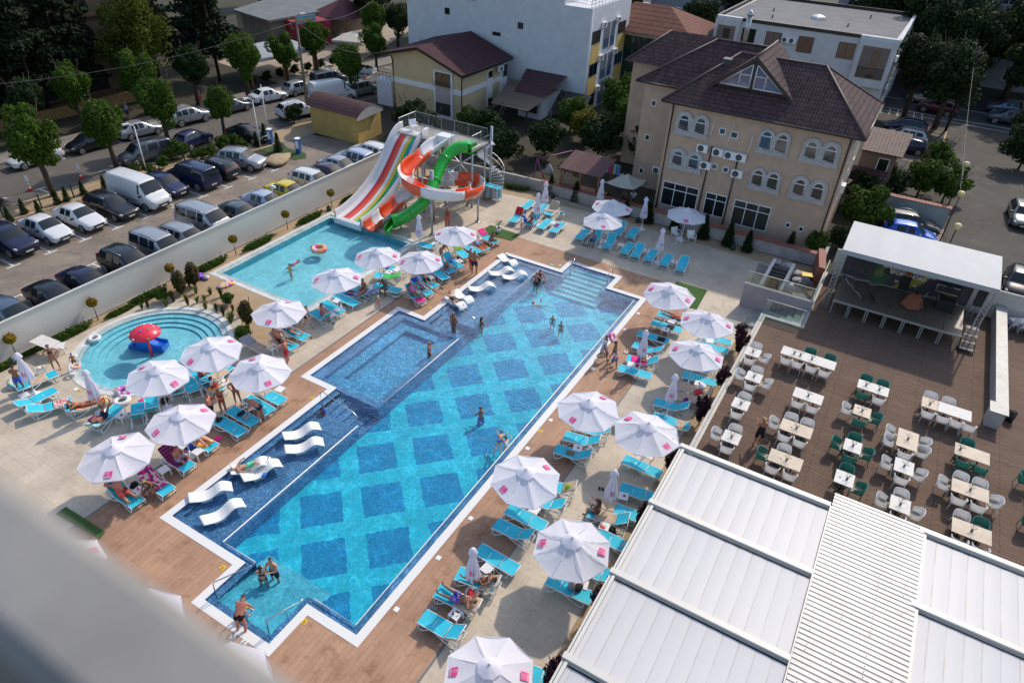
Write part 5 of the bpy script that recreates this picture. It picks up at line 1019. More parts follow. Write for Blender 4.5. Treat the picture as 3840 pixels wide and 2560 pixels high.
def paint(nm,c,metal=.0):return mat('car_paint_'+nm,c,.28,metal,**{'Coat Weight':.6,'Coat Roughness':.06})
PT={'white':paint('white',(.62,.63,.64)),'black':paint('black',(.008,.008,.01)),'navy':paint('navy',(.012,.018,.07),.2),'dblue':paint('dark_blue',(.012,.014,.05),.2),'silver':paint('silver',(.40,.41,.43),.5),'grey':paint('grey',(.10,.115,.135),.4),'bgrey':paint('blue_grey',(.10,.14,.21),.4),'yellow':paint('yellow',(.62,.46,.01)),'blue':paint('bright_blue',(.01,.10,.50),.2),'purple':paint('dark_purple',(.05,.03,.055),.3),'paleblue':paint('pale_blue',(.45,.5,.62),.3),'red':paint('dark_red',(.10,.01,.015),.2),'green':paint('grey_green',(.20,.21,.19),.4)}
M_CARGL=mat('car_glass',(.012,.02,.026),.03,spec=.5);M_TYRE=mat('tyre_rubber',(.018,.018,.018),.85);M_RIM=mat('wheel_rim',(.45,.45,.46),.3,.8)
M_LAMP=mat('headlamp_glass',(.38,.4,.43),.1);M_TAIL=mat('tail_lamp',(.35,.01,.015),.2);M_PLATE=mat('number_plate',(.6,.6,.58),.5);M_TRIM=mat('black_trim',(.015,.015,.016),.5)
CARS={'sedan':dict(L=4.4,w=.87,st=[(0,.62,.32,.52,.60,.56),(.12,.76,.22,.60,.70,.66),(.55,.85,.2,.72,.84,.72),(1.05,.87,.2,.82,.93,.74),(1.15,.87,.2,.86,.97,.74),(1.85,.87,.2,.90,1.42,.58),(1.95,.87,.2,.90,1.44,.59),(2.45,.87,.2,.91,1.47,.60),(2.52,.87,.2,.91,1.47,.60),(3.1,.87,.2,.93,1.41,.58),(3.2,.87,.2,.93,1.39,.58),(3.75,.86,.2,.97,1.04,.68),(3.85,.85,.22,.95,1.02,.70),(4.28,.80,.26,.86,.98,.70),(4.4,.72,.34,.7,.80,.64)],ws=(4,5),rw=(10,11),sw=((6,7),(8,9)),wh=(.82,3.45)),'hatch':dict(L=4.0,w=.86,st=[(0,.62,.32,.52,.60,.56),(.12,.76,.22,.62,.72,.66),(.5,.84,.2,.76,.88,.72),(.95,.86,.2,.86,.97,.74),(1.02,.86,.2,.88,1.0,.74),(1.7,.86,.2,.92,1.46,.58),(1.8,.86,.2,.92,1.48,.6),(2.35,.86,.2,.93,1.51,.61),(2.42,.86,.2,.93,1.51,.61),(3.15,.86,.2,.96,1.46,.6),(3.4,.85,.2,.98,1.42,.59),(3.78,.83,.22,.98,1.05,.7),(3.88,.82,.26,.9,.98,.7),(4.0,.74,.34,.66,.72,.66)],ws=(4,5),rw=(10,11),sw=((6,7),(8,9)),wh=(.78,3.2)),'wagon':dict(L=4.6,w=.88,st=[(0,.62,.32,.52,.60,.56),(.12,.78,.22,.60,.70,.68),(.55,.86,.2,.74,.86,.74),(1.1,.88,.2,.84,.95,.76),(1.2,.88,.2,.87,.98,.76),(1.9,.88,.2,.92,1.44,.6),(2.0,.88,.2,.92,1.46,.61),(2.5,.88,.2,.93,1.49,.62),(2.58,.88,.2,.93,1.49,.62),(3.2,.88,.2,.95,1.47,.62),(3.28,.88,.2,.95,1.47,.62),(3.95,.87,.2,.98,1.42,.6),(4.1,.86,.2,.98,1.38,.6),(4.42,.84,.22,.98,1.06,.7),(4.5,.82,.26,.9,.98,.7),(4.6,.74,.34,.66,.74,.66)],ws=(4,5),rw=(12,13),sw=((6,7),(8,9),(10,11)),wh=(.85,3.55)),'suv':dict(L=4.4,w=.92,st=[(0,.66,.38,.66,.76,.58),(.12,.82,.3,.76,.88,.70),(.5,.90,.28,.90,1.02,.78),(1.0,.92,.28,.98,1.09,.80),(1.08,.92,.28,1.0,1.12,.80),(1.72,.92,.28,1.04,1.60,.64),(1.82,.92,.28,1.04,1.62,.65),(2.4,.92,.28,1.05,1.66,.66),(2.48,.92,.28,1.05,1.66,.66),(3.1,.92,.28,1.07,1.64,.66),(3.18,.92,.28,1.07,1.63,.66),(3.7,.91,.28,1.1,1.58,.65),(3.85,.9,.28,1.1,1.54,.64),(4.2,.88,.3,1.08,1.16,.74),(4.3,.86,.34,1.0,1.06,.74),(4.4,.78,.42,.76,.84,.7)],ws=(4,5),rw=(12,13),sw=((6,7),(8,9),(10,11)),wh=(.86,3.5)),'mpv':dict(L=4.9,w=.95,st=[(0,.7,.36,.66,.76,.6),(.12,.86,.26,.78,.9,.74),(.5,.93,.24,.92,1.05,.8),(.85,.95,.24,1.0,1.12,.82),(.92,.95,.24,1.02,1.15,.82),(1.6,.95,.24,1.1,1.8,.72),(1.72,.95,.24,1.1,1.84,.73),(2.3,.95,.24,1.1,1.88,.74),(2.38,.95,.24,1.1,1.88,.74),(3.4,.95,.24,1.1,1.88,.74),(3.48,.95,.24,1.1,1.88,.74),(4.6,.94,.24,1.1,1.84,.73),(4.7,.94,.26,1.1,1.8,.73),(4.85,.92,.3,1.08,1.14,.84),(4.9,.88,.36,.8,.88,.8)],ws=(4,5),rw=(12,13),sw=((6,7),(8,9),(10,11)),wh=(.95,3.95)),'van':dict(L=5.2,w=.98,st=[(0,.74,.38,.7,.8,.64),(.12,.9,.28,.86,.98,.78),(.45,.96,.26,1.04,1.16,.84),(.7,.98,.26,1.12,1.24,.86),(.76,.98,.26,1.16,1.28,.86),(1.35,.98,.26,1.25,2.12,.78),(1.5,.98,.26,1.25,2.2,.8),(1.52,.98,.26,1.2,2.2,.8),(2.25,.98,.26,1.25,2.28,.82),(3.4,.98,.26,1.25,2.3,.82),(5.0,.98,.26,1.25,2.28,.82),(5.1,.97,.28,1.25,2.24,.82),(5.2,.96,.34,1.2,2.1,.84)],ws=(4,5),rw=None,sw=((5,7),),wh=(.95,4.1)),}
def make_car(kind,rails=False):
 D=CARS[kind];st=D['st'];L_=D['L'];t=T('parked_car' if kind!='van' else 'panel_van','x','car' if kind!='van' else 'van')
 def ring(i):
  x,w,zb,zt,top,wt=st[i];X=L_/2-x
  h=[(w*.9,zb),(w*.985,zb+.12),(w,(zb+zt)/2),(w*.985,zt),(wt,top-.03),(wt*.86,top+.012),(0,top+.03)]
  return[Vector((X,y,z))for y,z in h]+[Vector((X,-y,z))for y,z in reversed(h[:-1])]
 rg=[ring(i)for i in range(len(st))];n=13;gl={};b=B();o_=0
 for r in rg:b.v+=[tuple(p)for p in r]
 sw={}
 for a,c in D['sw']:
  for i in range(a,c):sw[i]=(a,c)
 cells={}
 for i in range(len(st)-1):
  for j in range(n):
   k_=(j+1)%n;f=[i*n+j,i*n+k_,(i+1)*n+k_,(i+1)*n+j]
   key=None
   if i in sw and j in(3,8):key=('side',sw[i],j)
   elif i==D['ws'][0]and 4<=j<=7:key=('windscreen',)
   elif D['rw']and i==D['rw'][0]and 4<=j<=7:key=('rear',)
   b.f.append(f);b.m.append(0);b.sm.append(not(i in sw and j in(3,8)))
   if key:cells.setdefault(key,[]).append((i,j))
 b.f+=[list(range(n-1,-1,-1)),[(len(st)-1)*n+j for j in range(n)]];b.m+=[0,0];b.sm+=[False,False]
 b.sm=[True]*len(b.f);ss=b.build('body',PT['white'],t).modifiers.new('s','SUBSURF');ss.levels=ss.render_levels=1
 for key,cl in cells.items():
  g_=B();i0,i1=min(c[0]for c in cl),max(c[0]for c in cl)+1;js=sorted({c[1]for c in cl});j0,j1=js[0],js[-1]+1
  c0=sum((Vector(p)for r in rg for p in r[j0:j1+1]),Vector())/(len(rg)*(j1-j0+1))
  def pt(u,v):
   uu=i0+(i1-i0)*(.04+.92*u);vv=j0+(j1-j0)*(.1+.8*v);a,c=min(int(uu),i1-1),min(int(vv),j1-1);fu,fv=uu-a,vv-c
   p=rg[a][c].lerp(rg[a][(c+1)%n],fv).lerp(rg[a+1][c].lerp(rg[a+1][(c+1)%n],fv),fu);return p
  cen=pt(.5,.5);out=(pt(.6,.5)-pt(.4,.5)).cross(pt(.5,.6)-pt(.5,.4)).normalized()
  if out.dot(cen-Vector((0,0,.8)))<0:out=-out
  g_.grid(lambda u,v:pt(u,v)+out*.008,4,4 if len(js)>1 else 1);g_.build({'side':'side_window','windscreen':'windscreen','rear':'rear_window'}[key[0]],M_CARGL,t)
 w=D['w'];zr=.31 if kind in('sedan','hatch','wagon')else.35
 for x in D['wh']:
  for s in(-1,1):
   X=L_/2-x;y=s*(w-.07);m=B()
   m.lathe([(zr-.09,-.1),(zr-.03,-.115),(zr,-.09),(zr,.09),(zr-.03,.115),(zr-.09,.1)],20);m.xform(Matrix.Translation((X,y,zr))@Matrix.Rotation(PI/2,4,'X'));wh=m.build('wheel',M_TYRE,t)
   m=B();[m.ob((0,0,.125*-s),(.05,2*(zr-.1),.012),PI*q/5)for q in range(5)];m.lathe([(zr-.085,-.09),(zr-.085,-.118*1),(zr-.12,-.112),(0,-.11)]if s>0 else[(zr-.085,.09),(zr-.085,.118),(zr-.12,.112),(0,.11)],20)
   m.xform(Matrix.Translation((X,y,zr))@Matrix.Rotation(PI/2,4,'X'));m.build('rim',M_RIM,wh)
   a=B();a.add([(X+(zr+.055)*math.cos(PI*q/12),s*(st[4][1]+.004),zr+(zr+.055)*math.sin(PI*q/12))for q in range(13)],[range(13)]);a.build('wheel_arch',M_TRIM,t)
 x1,x2=st[1][0],st[2][0];zf=(st[1][3]+st[2][3])/2-.02
 for s in(-1,1):
  B().ob((L_/2-.2,s*st[1][1]*.86,zf),(.22,.24,.1),-s*.5,.3).build('headlight',M_LAMP,t)
  zt=st[-3][3]-.03
  if kind in('mpv','suv','wagon','van'):B().ob((-L_/2+.2,s*(st[-2][1]-.1),zt+.0),(.14,.1,.36),s*.2).build('tail_light',M_TAIL,t)
  else:B().ob((-L_/2+.17,s*(st[-2][1]-.16),zt-.08),(.16,.24,.13),s*.3).build('tail_light',M_TAIL,t)
  B().ob((L_/2-st[4][0]-.42,s*(w+.06),st[4][3]+.09),(.12,.2,.13)).build('mirror',PT['black']if kind=='van' else M_TRIM,t)
 B().ob((L_/2-.03,0,st[0][2]+.22),(.08,st[0][1]*1.3,.13)).build('grille',M_TRIM,t)
 m=B().ob((L_/2+.0,0,st[0][2]+.06),(.06,st[0][1]*1.9,.1));m.build('front_bumper',M_TRIM,t)
 B().ob((-L_/2+.02,0,st[-1][2]+.06),(.08,st[-1][1]*1.9,.14)).build('rear_bumper',M_TRIM,t)
 for X,z in((L_/2+.035,st[0][2]+.12),(-L_/2-.02,st[-1][2]+.2)):B().ob((X,0,z),(.012,.52,.11)).build('number_plate',M_PLATE,t)
 m=B()
 for q in D['sw']:
  x=L_/2-st[q[1]][0]
  for s in(-1,1):m.ob((x-.04,s*(w+.002),.6),(.012,.008,.62));m.ob((x+.06,s*(w+.008),st[q[0]][3]-.1),(.16,.02,.03))
 m.build('door_trim',M_TRIM,t)
 if rails:
  for s in(-1,1):B().tube([(L_/2-st[6][0],s*st[6][5]*.9,st[6][4]+.02),(L_/2-st[8][0],s*st[8][5]*.92,st[8][4]+.07),(L_/2-st[-5][0],s*st[-5][5]*.9,st[-5][4]+.05)],.018,5).build('roof_rail',M_STEEL,t)
 if kind=='van':
  m=B();[m.ob((-.3-.35*i,0,2.31),(.03,1.3,.02))for i in range(7)];m.build('roof_rib',PT['white'],t)
  for s in(-1,1):B().ob((-.6,s*.985,.78),(3.0,.015,.05)).build('side_moulding',M_TRIM,t)
 return Proto(t)
CP={k_:make_car(k_,k_ in('wagon','suv','mpv'))for k_ in CARS}
def car(kind,x,y,deg,pc,lab,grp,s=1,z=0):
 o=CP[kind].put((x,y,z),rad(deg),lab,grp,s,None)
 ch=CH[o.name]
 bd=[c for c in ch if c.name.split('.')[0]in('body','roof_rib')]
 for c in bd:c.material_slots[0].link='OBJECT';c.material_slots[0].material=PT[pc]
 return o
GA='cars parked nose out in the far row of the parking lot'
def rowa(i,kind,deg,pc,lab,y=0,s=1):
 x=bayx(i)+1.22;yy=48.75-.065*(x-13.5)+2.55+y;return car(kind,x+.1,yy,deg,pc,lab,GA,s)
rowa(1,'hatch',-88,'black','black hatchback at the left edge of the far parking row')
rowa(2,'suv',-88,'dblue','dark blue off-road car, leftmost large one of the far parking row')
rowa(3,'sedan',-88,'white','newer white saloon with black grille beside the dark blue off-road car')
rowa(4,'sedan',-88,'white','older white saloon between the newer white saloon and the black estate')
rowa(5,'wagon',-88,'black','black estate car with roof rails left of the white panel van')
rowa(6,'van',-87,'white','white panel van in the far parking row')
rowa(7,'hatch',-87,'navy','dark blue hatchback right of the white panel van',.4)
rowa(8,'mpv',92,'navy','dark blue minibus parked with its tail towards the pool',.2)
rowa(9,'wagon',92,'black','black estate car with its tail out right of the dark blue minibus',.5)
rowa(10,'suv',-72,'silver','silver off-road car beside the heap of sand',.2)
GB='cars parked behind the white louvred fence'
def rowb(t,x,y,kind,deg,pc,lab,zz=1.4,yy=41.45,s=1):
 p=g(t,x,y,zz);return car(kind,p.x,yy,deg,pc,lab,GB,s)
rowb('B1',90,1230,'hatch',-88,'bgrey','blue grey car at the left end behind the louvred fence')
rowb('B1',420,1060,'sedan',-88,'black','black saloon behind the louvred fence, beside the dark blue saloon')
rowb('B1',740,960,'sedan',-88,'dblue','dark blue saloon between two black cars behind the louvred fence')
rowb('B1',1060,790,'suv',-88,'black','black off-road car with a silver sunshade in its windscreen behind the fence')
rowb('B1',1340,650,'mpv',-88,'silver','silver high-roofed small van behind the louvred fence',1.7,41.45,(.87,.93,1))
rowb('B1',1640,610,'wagon',-88,'silver','silver estate between the small van and the silver minibus behind the fence')
rowb('B1',1810,440,'mpv',-88,'silver','silver minibus with ribbed roof behind the louvred fence',1.8,42.3)
rowb('B1',2110,410,'sedan',-88,'grey','grey saloon between the silver minibus and the pale saloon behind the fence')
rowb('B2',240,290,'sedan',-88,'paleblue','pale blue silver saloon with rear spoiler left of the yellow taxi')
rowb('B2',460,215,'sedan',-88,'yellow','yellow taxi behind the louvred fence')
rowb('B2',660,120,'wagon',-88,'white','white estate right of the yellow taxi')
rowb('B2',870,80,'sedan',-88,'purple','dark purple saloon right of the white estate behind the fence')
rowb('A2',980,1370,'sedan',-88,'silver','silver saloon behind the upper end of the louvred fence',1.4,41.9)
rowb('A2',1090,1290,'suv',92,'paleblue','pale blue off-road car left of the wide white slide',1.6,41.9)
rowb('A2',1210,1235,'suv',92,'white','white car half hidden by the top of the wide white slide',1.6,41.9)
p=B()
GC='cars along the tree lined road'
def rc(t,x1,y1,x2,y2,kind,pc,lab,side=1,fl=0,s=1):
 a,b_=g(t,x1,y1),g(t,x2,y2);d=(b_-a).normalized();n_=Vector((-d.y,d.x,0));c=(a+b_)/2+n_*.85*side;car(kind,c.x,c.y,math.degrees(math.atan2(d.y,d.x))+(180 if fl else 0),pc,lab,GC,s)
rc('A1',230,1428,482,1358,'sedan','white','white saloon behind the leftmost big street tree',1,1)
rc('A1',695,1303,925,1240,'hatch','black','black car between the two leftmost street trees',1,1)
rc('A1',1115,1185,1320,1135,'sedan','silver','silver saloon on the far side of the road')
rc('A1',1535,1070,1725,1025,'suv','silver','silver off-road car on the far side of the road')
rc('A1',1905,975,2070,935,'sedan','grey','dark grey saloon behind the small street tree, far side of the road')
rc('A2',205,882,352,850,'sedan','white','white saloon on the far side of the road left of the concrete pole')
rc('A2',483,812,600,785,'hatch','silver','silver hatchback on the far side of the road behind the concrete pole')
rc('A2',700,740,870,708,'mpv','grey','dark grey people carrier behind the white high-roofed van',1,0,(.92,.9,.9))
rc('A2',452,1012,590,985,'suv','white','white off-road car at the kerb beside the yellow garage',1)
rc('A2',700,880,925,842,'van','white','white high-roofed van on the road behind the yellow garage',1)
rc('A2',980,830,1130,795,'mpv','green','grey green people carrier at the right end of the road',1,0,(.9,.9,.9))
rc('A1',1165,1400,1400,1335,'mpv','grey','dark grey people carrier on the near side of the road behind a slim lamp post',1,1,(.95,.92,.92))
rc('A1',1605,1272,1775,1200,'hatch','navy','dark blue hatchback on the near side of the road between two trees')
rc('A1',1960,1180,2120,1215,'sedan','black','black saloon with bright windscreen reflections by the hedge',1,0)
p_=g('B1',20,395);car('hatch',p_.x-1.6,p_.y+.8,0,'black','black car at the left edge of the road by the traffic cone',GC)
GD='cars on the shady streets behind'
def gc(t,x,y,kind,deg,pc,lab,z=.8):p=g(t,x,y,z);car(kind,p.x,p.y,deg,pc,lab,GD)
gc('B4',1290,590,'hatch',-82,'blue','bright blue small off-road car behind the stage roof',.9)
gc('B4',1290,500,'wagon',-80,'black','black estate behind the bright blue car, below the garden wall',.9)
gc('B4',2230,440,'wagon',184,'green','grey estate cut by the right edge on the side street')
gc('B4',2200,1010,'hatch',178,'black','black car beside the right end of the stage')
gc('A4',1240,1130,'wagon',95,'silver','silver estate beside the tiled annex')
gc('A4',1250,1060,'suv',92,'dblue','dark off-road car behind the silver estate')
gc('A4',1260,1210,'hatch',92,'dblue','dark blue car nearest the annex roof')
gc('A4',1520,895,'suv',82,'red','dark red car under the street trees')
gc('A4',1420,815,'sedan',85,'silver','silver car behind the dark red car under the trees')
gc('A4',2110,905,'suv',88,'bgrey','blue grey car at the far right, rear one of the two')
gc('A4',2120,985,'suv',88,'grey','grey off-road car at the far right, front one of the two')
gc('A3',1370,55,'hatch',80,'blue','small blue car far behind the red roofed pavilion')
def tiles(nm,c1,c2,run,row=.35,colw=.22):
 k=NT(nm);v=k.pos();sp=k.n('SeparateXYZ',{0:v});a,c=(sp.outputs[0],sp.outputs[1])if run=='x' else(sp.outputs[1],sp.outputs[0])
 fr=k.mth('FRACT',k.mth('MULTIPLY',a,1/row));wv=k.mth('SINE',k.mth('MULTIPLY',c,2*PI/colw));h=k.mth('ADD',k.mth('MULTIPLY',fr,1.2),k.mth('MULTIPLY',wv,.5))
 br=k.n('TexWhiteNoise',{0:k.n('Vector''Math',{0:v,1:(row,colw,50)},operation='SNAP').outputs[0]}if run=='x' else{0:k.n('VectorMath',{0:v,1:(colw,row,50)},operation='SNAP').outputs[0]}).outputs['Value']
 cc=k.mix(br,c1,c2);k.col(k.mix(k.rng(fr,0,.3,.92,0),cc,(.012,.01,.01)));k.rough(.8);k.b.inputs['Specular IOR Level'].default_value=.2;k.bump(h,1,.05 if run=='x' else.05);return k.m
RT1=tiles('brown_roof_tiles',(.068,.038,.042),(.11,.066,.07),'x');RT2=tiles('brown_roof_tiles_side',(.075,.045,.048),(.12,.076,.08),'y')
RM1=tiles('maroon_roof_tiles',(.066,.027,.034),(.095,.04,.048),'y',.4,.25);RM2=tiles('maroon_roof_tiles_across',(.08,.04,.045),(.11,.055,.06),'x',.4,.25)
def plaster(nm,c,amt=.12):return mat(nm,c,.85,0,(1.1,amt),.15,coord='pos')
PL_TAN=plaster('tan_plaster',(.50,.355,.265));PL_YEL=plaster('yellow_plaster',(.60,.46,.28));PL_WH=plaster('white_plaster',(.60,.62,.66),.08);PL_W2=plaster('pale_grey_plaster',(.56,.57,.59),.08);PL_OCH=plaster('ochre_plaster',(.46,.31,.10),.2)
PL_YP=plaster('yellow_panel_plaster',(.58,.40,.13));M_BROWNP=mat('dark_brown_metal',(.03,.02,.02),.4);M_STN=mat('window_stone',(.42,.40,.40),.8,noise=(3,.15),coord='pos',bump=.1);M_RENDER=plaster('grey_wall_render',(.36,.34,.34),.2)
M_CLAD=mat('stone_cladding',(.45,.38,.34),.8,noise=(12,.3),coord='pos');M_RTILE=mat('red_coping_tile',(.26,.085,.06),.7,noise=(6,.3),coord='pos')
def facade_x(par,X,wins,dirn=-1,frame=M_WHITE,nm='window',mull=1,trans=None,glass=M_GLASS,sill=None):
 for(y0,y1,z0,z1)in wins:
  f=B();e=.06;a,b_=(X-.05,X+.03)if dirn<0 else(X-.03,X+.05)
  f.box(a,b_,y0,y0+e,z0,z1).box(a,b_,y1-e,y1,z0,z1).box(a,b_,y0+e,y1-e,z0,z0+e).box(a,b_,y0+e,y1-e,z1-e,z1)
  for i in range(1,mull+1):y=y0+(y1-y0)*i/(mull+1);f.box(a+.005,b_-.005,y-.03,y+.03,z0+e,z1-e)
  if trans:z=z0+(z1-z0)*trans;f.box(a+.008,b_-.008,y0+e,y1-e,z-.03,z+.03)
  fo=f.build(nm,frame,par);B().box(X-.02 if dirn<0 else X+.005,X-.005 if dirn<0 else X+.02,y0+e,y1-e,z0+e,z1-e).build('pane',glass,fo)
  if sill:B().box(X-.14,X+.02,y0-.08,y1+.08,z0-.07,z0-.003).build('sill',sill,fo)
def facade_y(par,Y,wins,frame=M_WHITE,nm='window',mull=1,glass=M_GLASS):
 for(x0,x1,z0,z1)in wins:
  f=B();e=.06;a,b_=Y-.05,Y+.03
  f.box(x0,x0+e,a,b_,z0,z1).box(x1-e,x1,a,b_,z0,z1).box(x0+e,x1-e,a,b_,z0,z0+e).box(x0+e,x1-e,a,b_,z1-e,z1)
  for i in range(1,mull+1):x=x0+(x1-x0)*i/(mull+1);f.box(x-.03,x+.03,a+.005,b_-.005,z0+e,z1-e)
  fo=f.build(nm,frame,par);B().box(x0+e,x1-e,Y-.02,Y-.005,z0+e,z1-e).build('pane',glass,fo)
def make_ac():
 t=T('air_conditioner','x','air conditioner');B().box(-.3,0,-.42,.42,0,.58).build('casing',M_PLAST,t)
 f=B();f.lathe([(.24,0),(.24,.02),(.2,.02),(.19,.005),(0,.005)],18);f.xform(Matrix.Translation((-.3,.1,.29))@Matrix.Rotation(-PI/2,4,'Y'));f.build('fan_grille',M_DKG,t)
 b=B();b.box(-.28,.1,-.35,-.31,-.05,-.003).box(-.28,.1,.31,.35,-.05,-.003);b.build('bracket',M_STEEL,t);return Proto(t)
ACP=make_ac();GAC='outdoor air conditioner units'
def ac(x,y,z,rz,lab):ACP.put((x,y,z),rz,lab,GAC)
FX=52.6
bh=T('brown_house','tan three storey house with brown hipped tile roof and paired arched windows','house',(0,0,0))
B().prism([(FX,2.7),(FX,16.0),(56.4,16.0),(56.4,19.6),(63.5,19.6),(63.5,2.7)],0,8.95).build('wall',PL_TAN,bh)
ex0,ex1,ey0,ey1,ez,rx,rz_=52.0,62.2,2.0,16.6,9.0,57.1,12.1
rf=B();A,Bq,Cq,Dq=(ex0,ey0,ez),(ex0,ey1,ez),(ex1,ey1,ez),(ex1,ey0,ez);r1,r2=(rx,6.3,rz_),(rx,12.6,rz_)
rf.poly([A,r1,r2,Bq],0).poly([Bq,r2,Cq],1).poly([Cq,r2,r1,Dq],0).poly([Dq,r1,A],1)
rf.poly([A,Bq,Cq,Dq],2)
wing=[(56.0,9.5),(56.0,20.3),(64.6,20.3),(64.6,9.5)];q1,q2=(60.3,15.4,12.15),(60.3,10,12.15)
rf.poly([(56.0,20.3,9.02),q1,q2,(56.0,9.5,9.02)][::-1],0).poly([(64.6,20.3,9.02),q1,(56.0,20.3,9.02)],1).poly([(64.6,9.5,9.02),q2,q1,(64.6,20.3,9.02)],0)
rf.poly([(60.4,23.2,9.3),(64,20.5,11.6),(64,15,11.6),(60.4,15,9.3)],0).poly([(60.4,23.2,9.3),(68,23.2,9.3),(64,20.5,11.6)],1)
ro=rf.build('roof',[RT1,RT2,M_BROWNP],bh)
B().prism([(61,19.6),(61,22.6),(67,22.6),(67,19.6)],0,9.28).build('rear_wing',PL_TAN,bh)
gx,gy,gz=53.9,10.65,12.75;bl,br_=(53.9,13.55,10.35),(53.9,7.75,10.35)
d=B();d.add([(gx-.25,gy,gz),(gx-.25,13.75,10.2),(60,13.75,10.2),(60,gy,gz)],[(0,1,2,3)],0).add([(gx-.25,gy,gz),(gx-.25,7.55,10.2),(60,7.55,10.2),(60,gy,gz)],[(3,2,1,0)],1)
do=d.build('dormer_roof',[RT2,RT2],ro)
d=B();d.add([(gx,gy,gz-.12),bl,br_],[(0,1,2)]);d.build('dormer_face',M_BROWNP,ro)
d=B()
for s in(1,-1):
 a,c=Vector((gx-.27,gy,gz+.02)),Vector((gx-.27,gy+s*3.15,10.22));d.add([a,c,c-Vector((0,0,.3)),a-Vector((0,0,.36))],[(0,1,2,3)])
d.build('barge_board',M_BROWNP,ro)
for s in(1,-1):
 t3=[Vector((gx-.03,gy+s*.16,gz-.62)),Vector((gx-.03,gy+s*.16,10.5)),Vector((gx-.03,gy+s*2.35,10.5))];m=B()
 for i in range(3):m.tube([t3[i],t3[(i+1)%3]],.05,4)
 m.tube([(gx-.03,gy+s*.95,10.5),(gx-.03,gy+s*.95,11.65)],.04,4).tube([(gx-.03,gy+s*.16,11.35),(gx-.03,gy+s*.95,11.35)],.04,4);wo=m.build('gable_window',M_WHITE,bh)
 B().add([p+Vector((.015,0,0))for p in t3],[(0,1,2)]).build('pane',mat('sky_glass',(.10,.12,.2),.05,spec=.9),wo)
m=B()
for a,c in((A,r1),(r1,r2),(Bq,r2),((56,20.3,9.02),q1),(Dq,r1),((60.4,23.2,9.3),(64,20.5,11.6)),((gx-.25,gy,gz),(60,gy,gz)),(q1,q2)):m.tube([Vector(a)+Vector((0,0,.02)),Vector(c)+Vector((0,0,.02))],.09,6)
m.build('ridge_tiles',mat('ridge_tile',(.07,.045,.045),.6),ro)
m=B();m.tube([(ex0,ey0,ez-.06),(ex0,ey1,ez-.06),(ex0+4,ey1,ez-.06)],.08,6).tube([(ex0,ey0,ez-.06),(ex1,ey0,ez-.06)],.08,6).tube([(56,16.7,8.98),(56,20.3,8.98),(60,20.3,8.98)],.08,6)
m.tube([(52.3,15.75,8.85),(52.5,15.75,8.5),(52.5,15.75,.2)],.06,6).tube([(52.3,2.85,8.85),(52.5,2.85,8.5),(52.5,2.85,.2)],.06,6).tube([(52.52,12.2,6.2),(52.52,12.3,.2)],.055,6).tube([(52.52,10.1,5.6),(52.52,10.1,.2)],.055,6)
m.build('gutter_and_pipes',M_BROWNP,bh)
def archwin(yl,yr,zb,zt):
 cy=(yl+yr)/2;wd=(yl-yr);r=wd/4;z1=zt-r;prof=[]
 for c in(cy+r,cy-r):
  prof+=[(c+r*math.cos(PI*i/8),z1+r*math.sin(PI*i/8)+.12*(i==8 and c>cy))for i in range(9 if c>cy else 1 if 0 else 9)if not(c<cy and i==0)]
 pts=[(yl,zb+.32)]+prof+[(yr,zb+.32)]
 m=B();x0,x1=FX-.13,FX+.02;n=len(pts)
 m.add([(x0,*p)for p in pts],[range(n)])
 for i in range(n):p,q=pts[i],pts[(i+1)%n];m.add([(x0,*p),(x0,*q),(x1,*q),(x1,*p)],[(0,1,2,3)])
 m.box(FX-.17,FX+.02,yr-.06,yl+.06,zb,zb+.318);su=m.build('window_surround',M_STN,bh)
 for c in(cy+r,cy-r):
  w2,rr_=.36,.36;zs=zb+.42;ap=[(c+rr_*math.cos(PI*i/10),z1+.0+rr_*math.sin(PI*i/10))for i in range(11)];op=[(c+w2,zs)]+ap+[(c-w2,zs)]
  B().add([(FX-.134,*p)for p in op],[range(len(op))]).build('pane',M_GLASS,su)
  f=B();f.tube([(FX-.145,*p)for p in op+[op[0]]],.035,4,0,False);f.box(FX-.17,FX-.138,c-w2,c+w2,z1-.03,z1+.03);f.build('frame',M_WHITE,su)
for a in((15.35,12.75,6.56,8.4),(15.35,12.7,3.78,5.6),(9.0,6.72,6.45,8.33),(5.85,3.25,6.46,8.33),(8.9,6.62,3.62,5.42),(5.9,3.3,3.65,5.5)):archwin(*a)
facade_x(bh,FX,[(12.5,15.5,.6,2.62)],trans=.72,nm='shop_window',mull=2)
facade_x(bh,FX,[(10.2,11.9,.7,2.55)],trans=.72,nm='shop_window',mull=1)
facade_x(bh,FX,[(6.75,9.6,.5,2.52)],trans=.72,nm='shop_window',mull=2)
facade_x(bh,FX,[(11.45,11.95,7.2,7.68),(10.5,11.05,7.1,7.6),(11.5,11.95,4.45,4.9),(10.6,11.05,4.4,4.85),(5.1,5.45,1.3,1.7),(4.1,4.45,1.25,1.65)],nm='small_window',mull=0)
facade_x(bh,56.4,[(18.4,18.85,7.1,7.6),(18.5,18.95,4.2,4.7),(18.6,19.0,1.2,1.7)],nm='small_window',mull=0)
facade_y(bh,2.7,[(54,54.9,6.4,7.8),(57,57.9,6.4,7.8),(54,54.9,3.6,5),(57,57.9,3.6,5),(60,60.9,3.6,5)])
B().box(55.9,56.6,12.9,13.6,11.3,11.75).build('roof_window',M_DKG,ro)
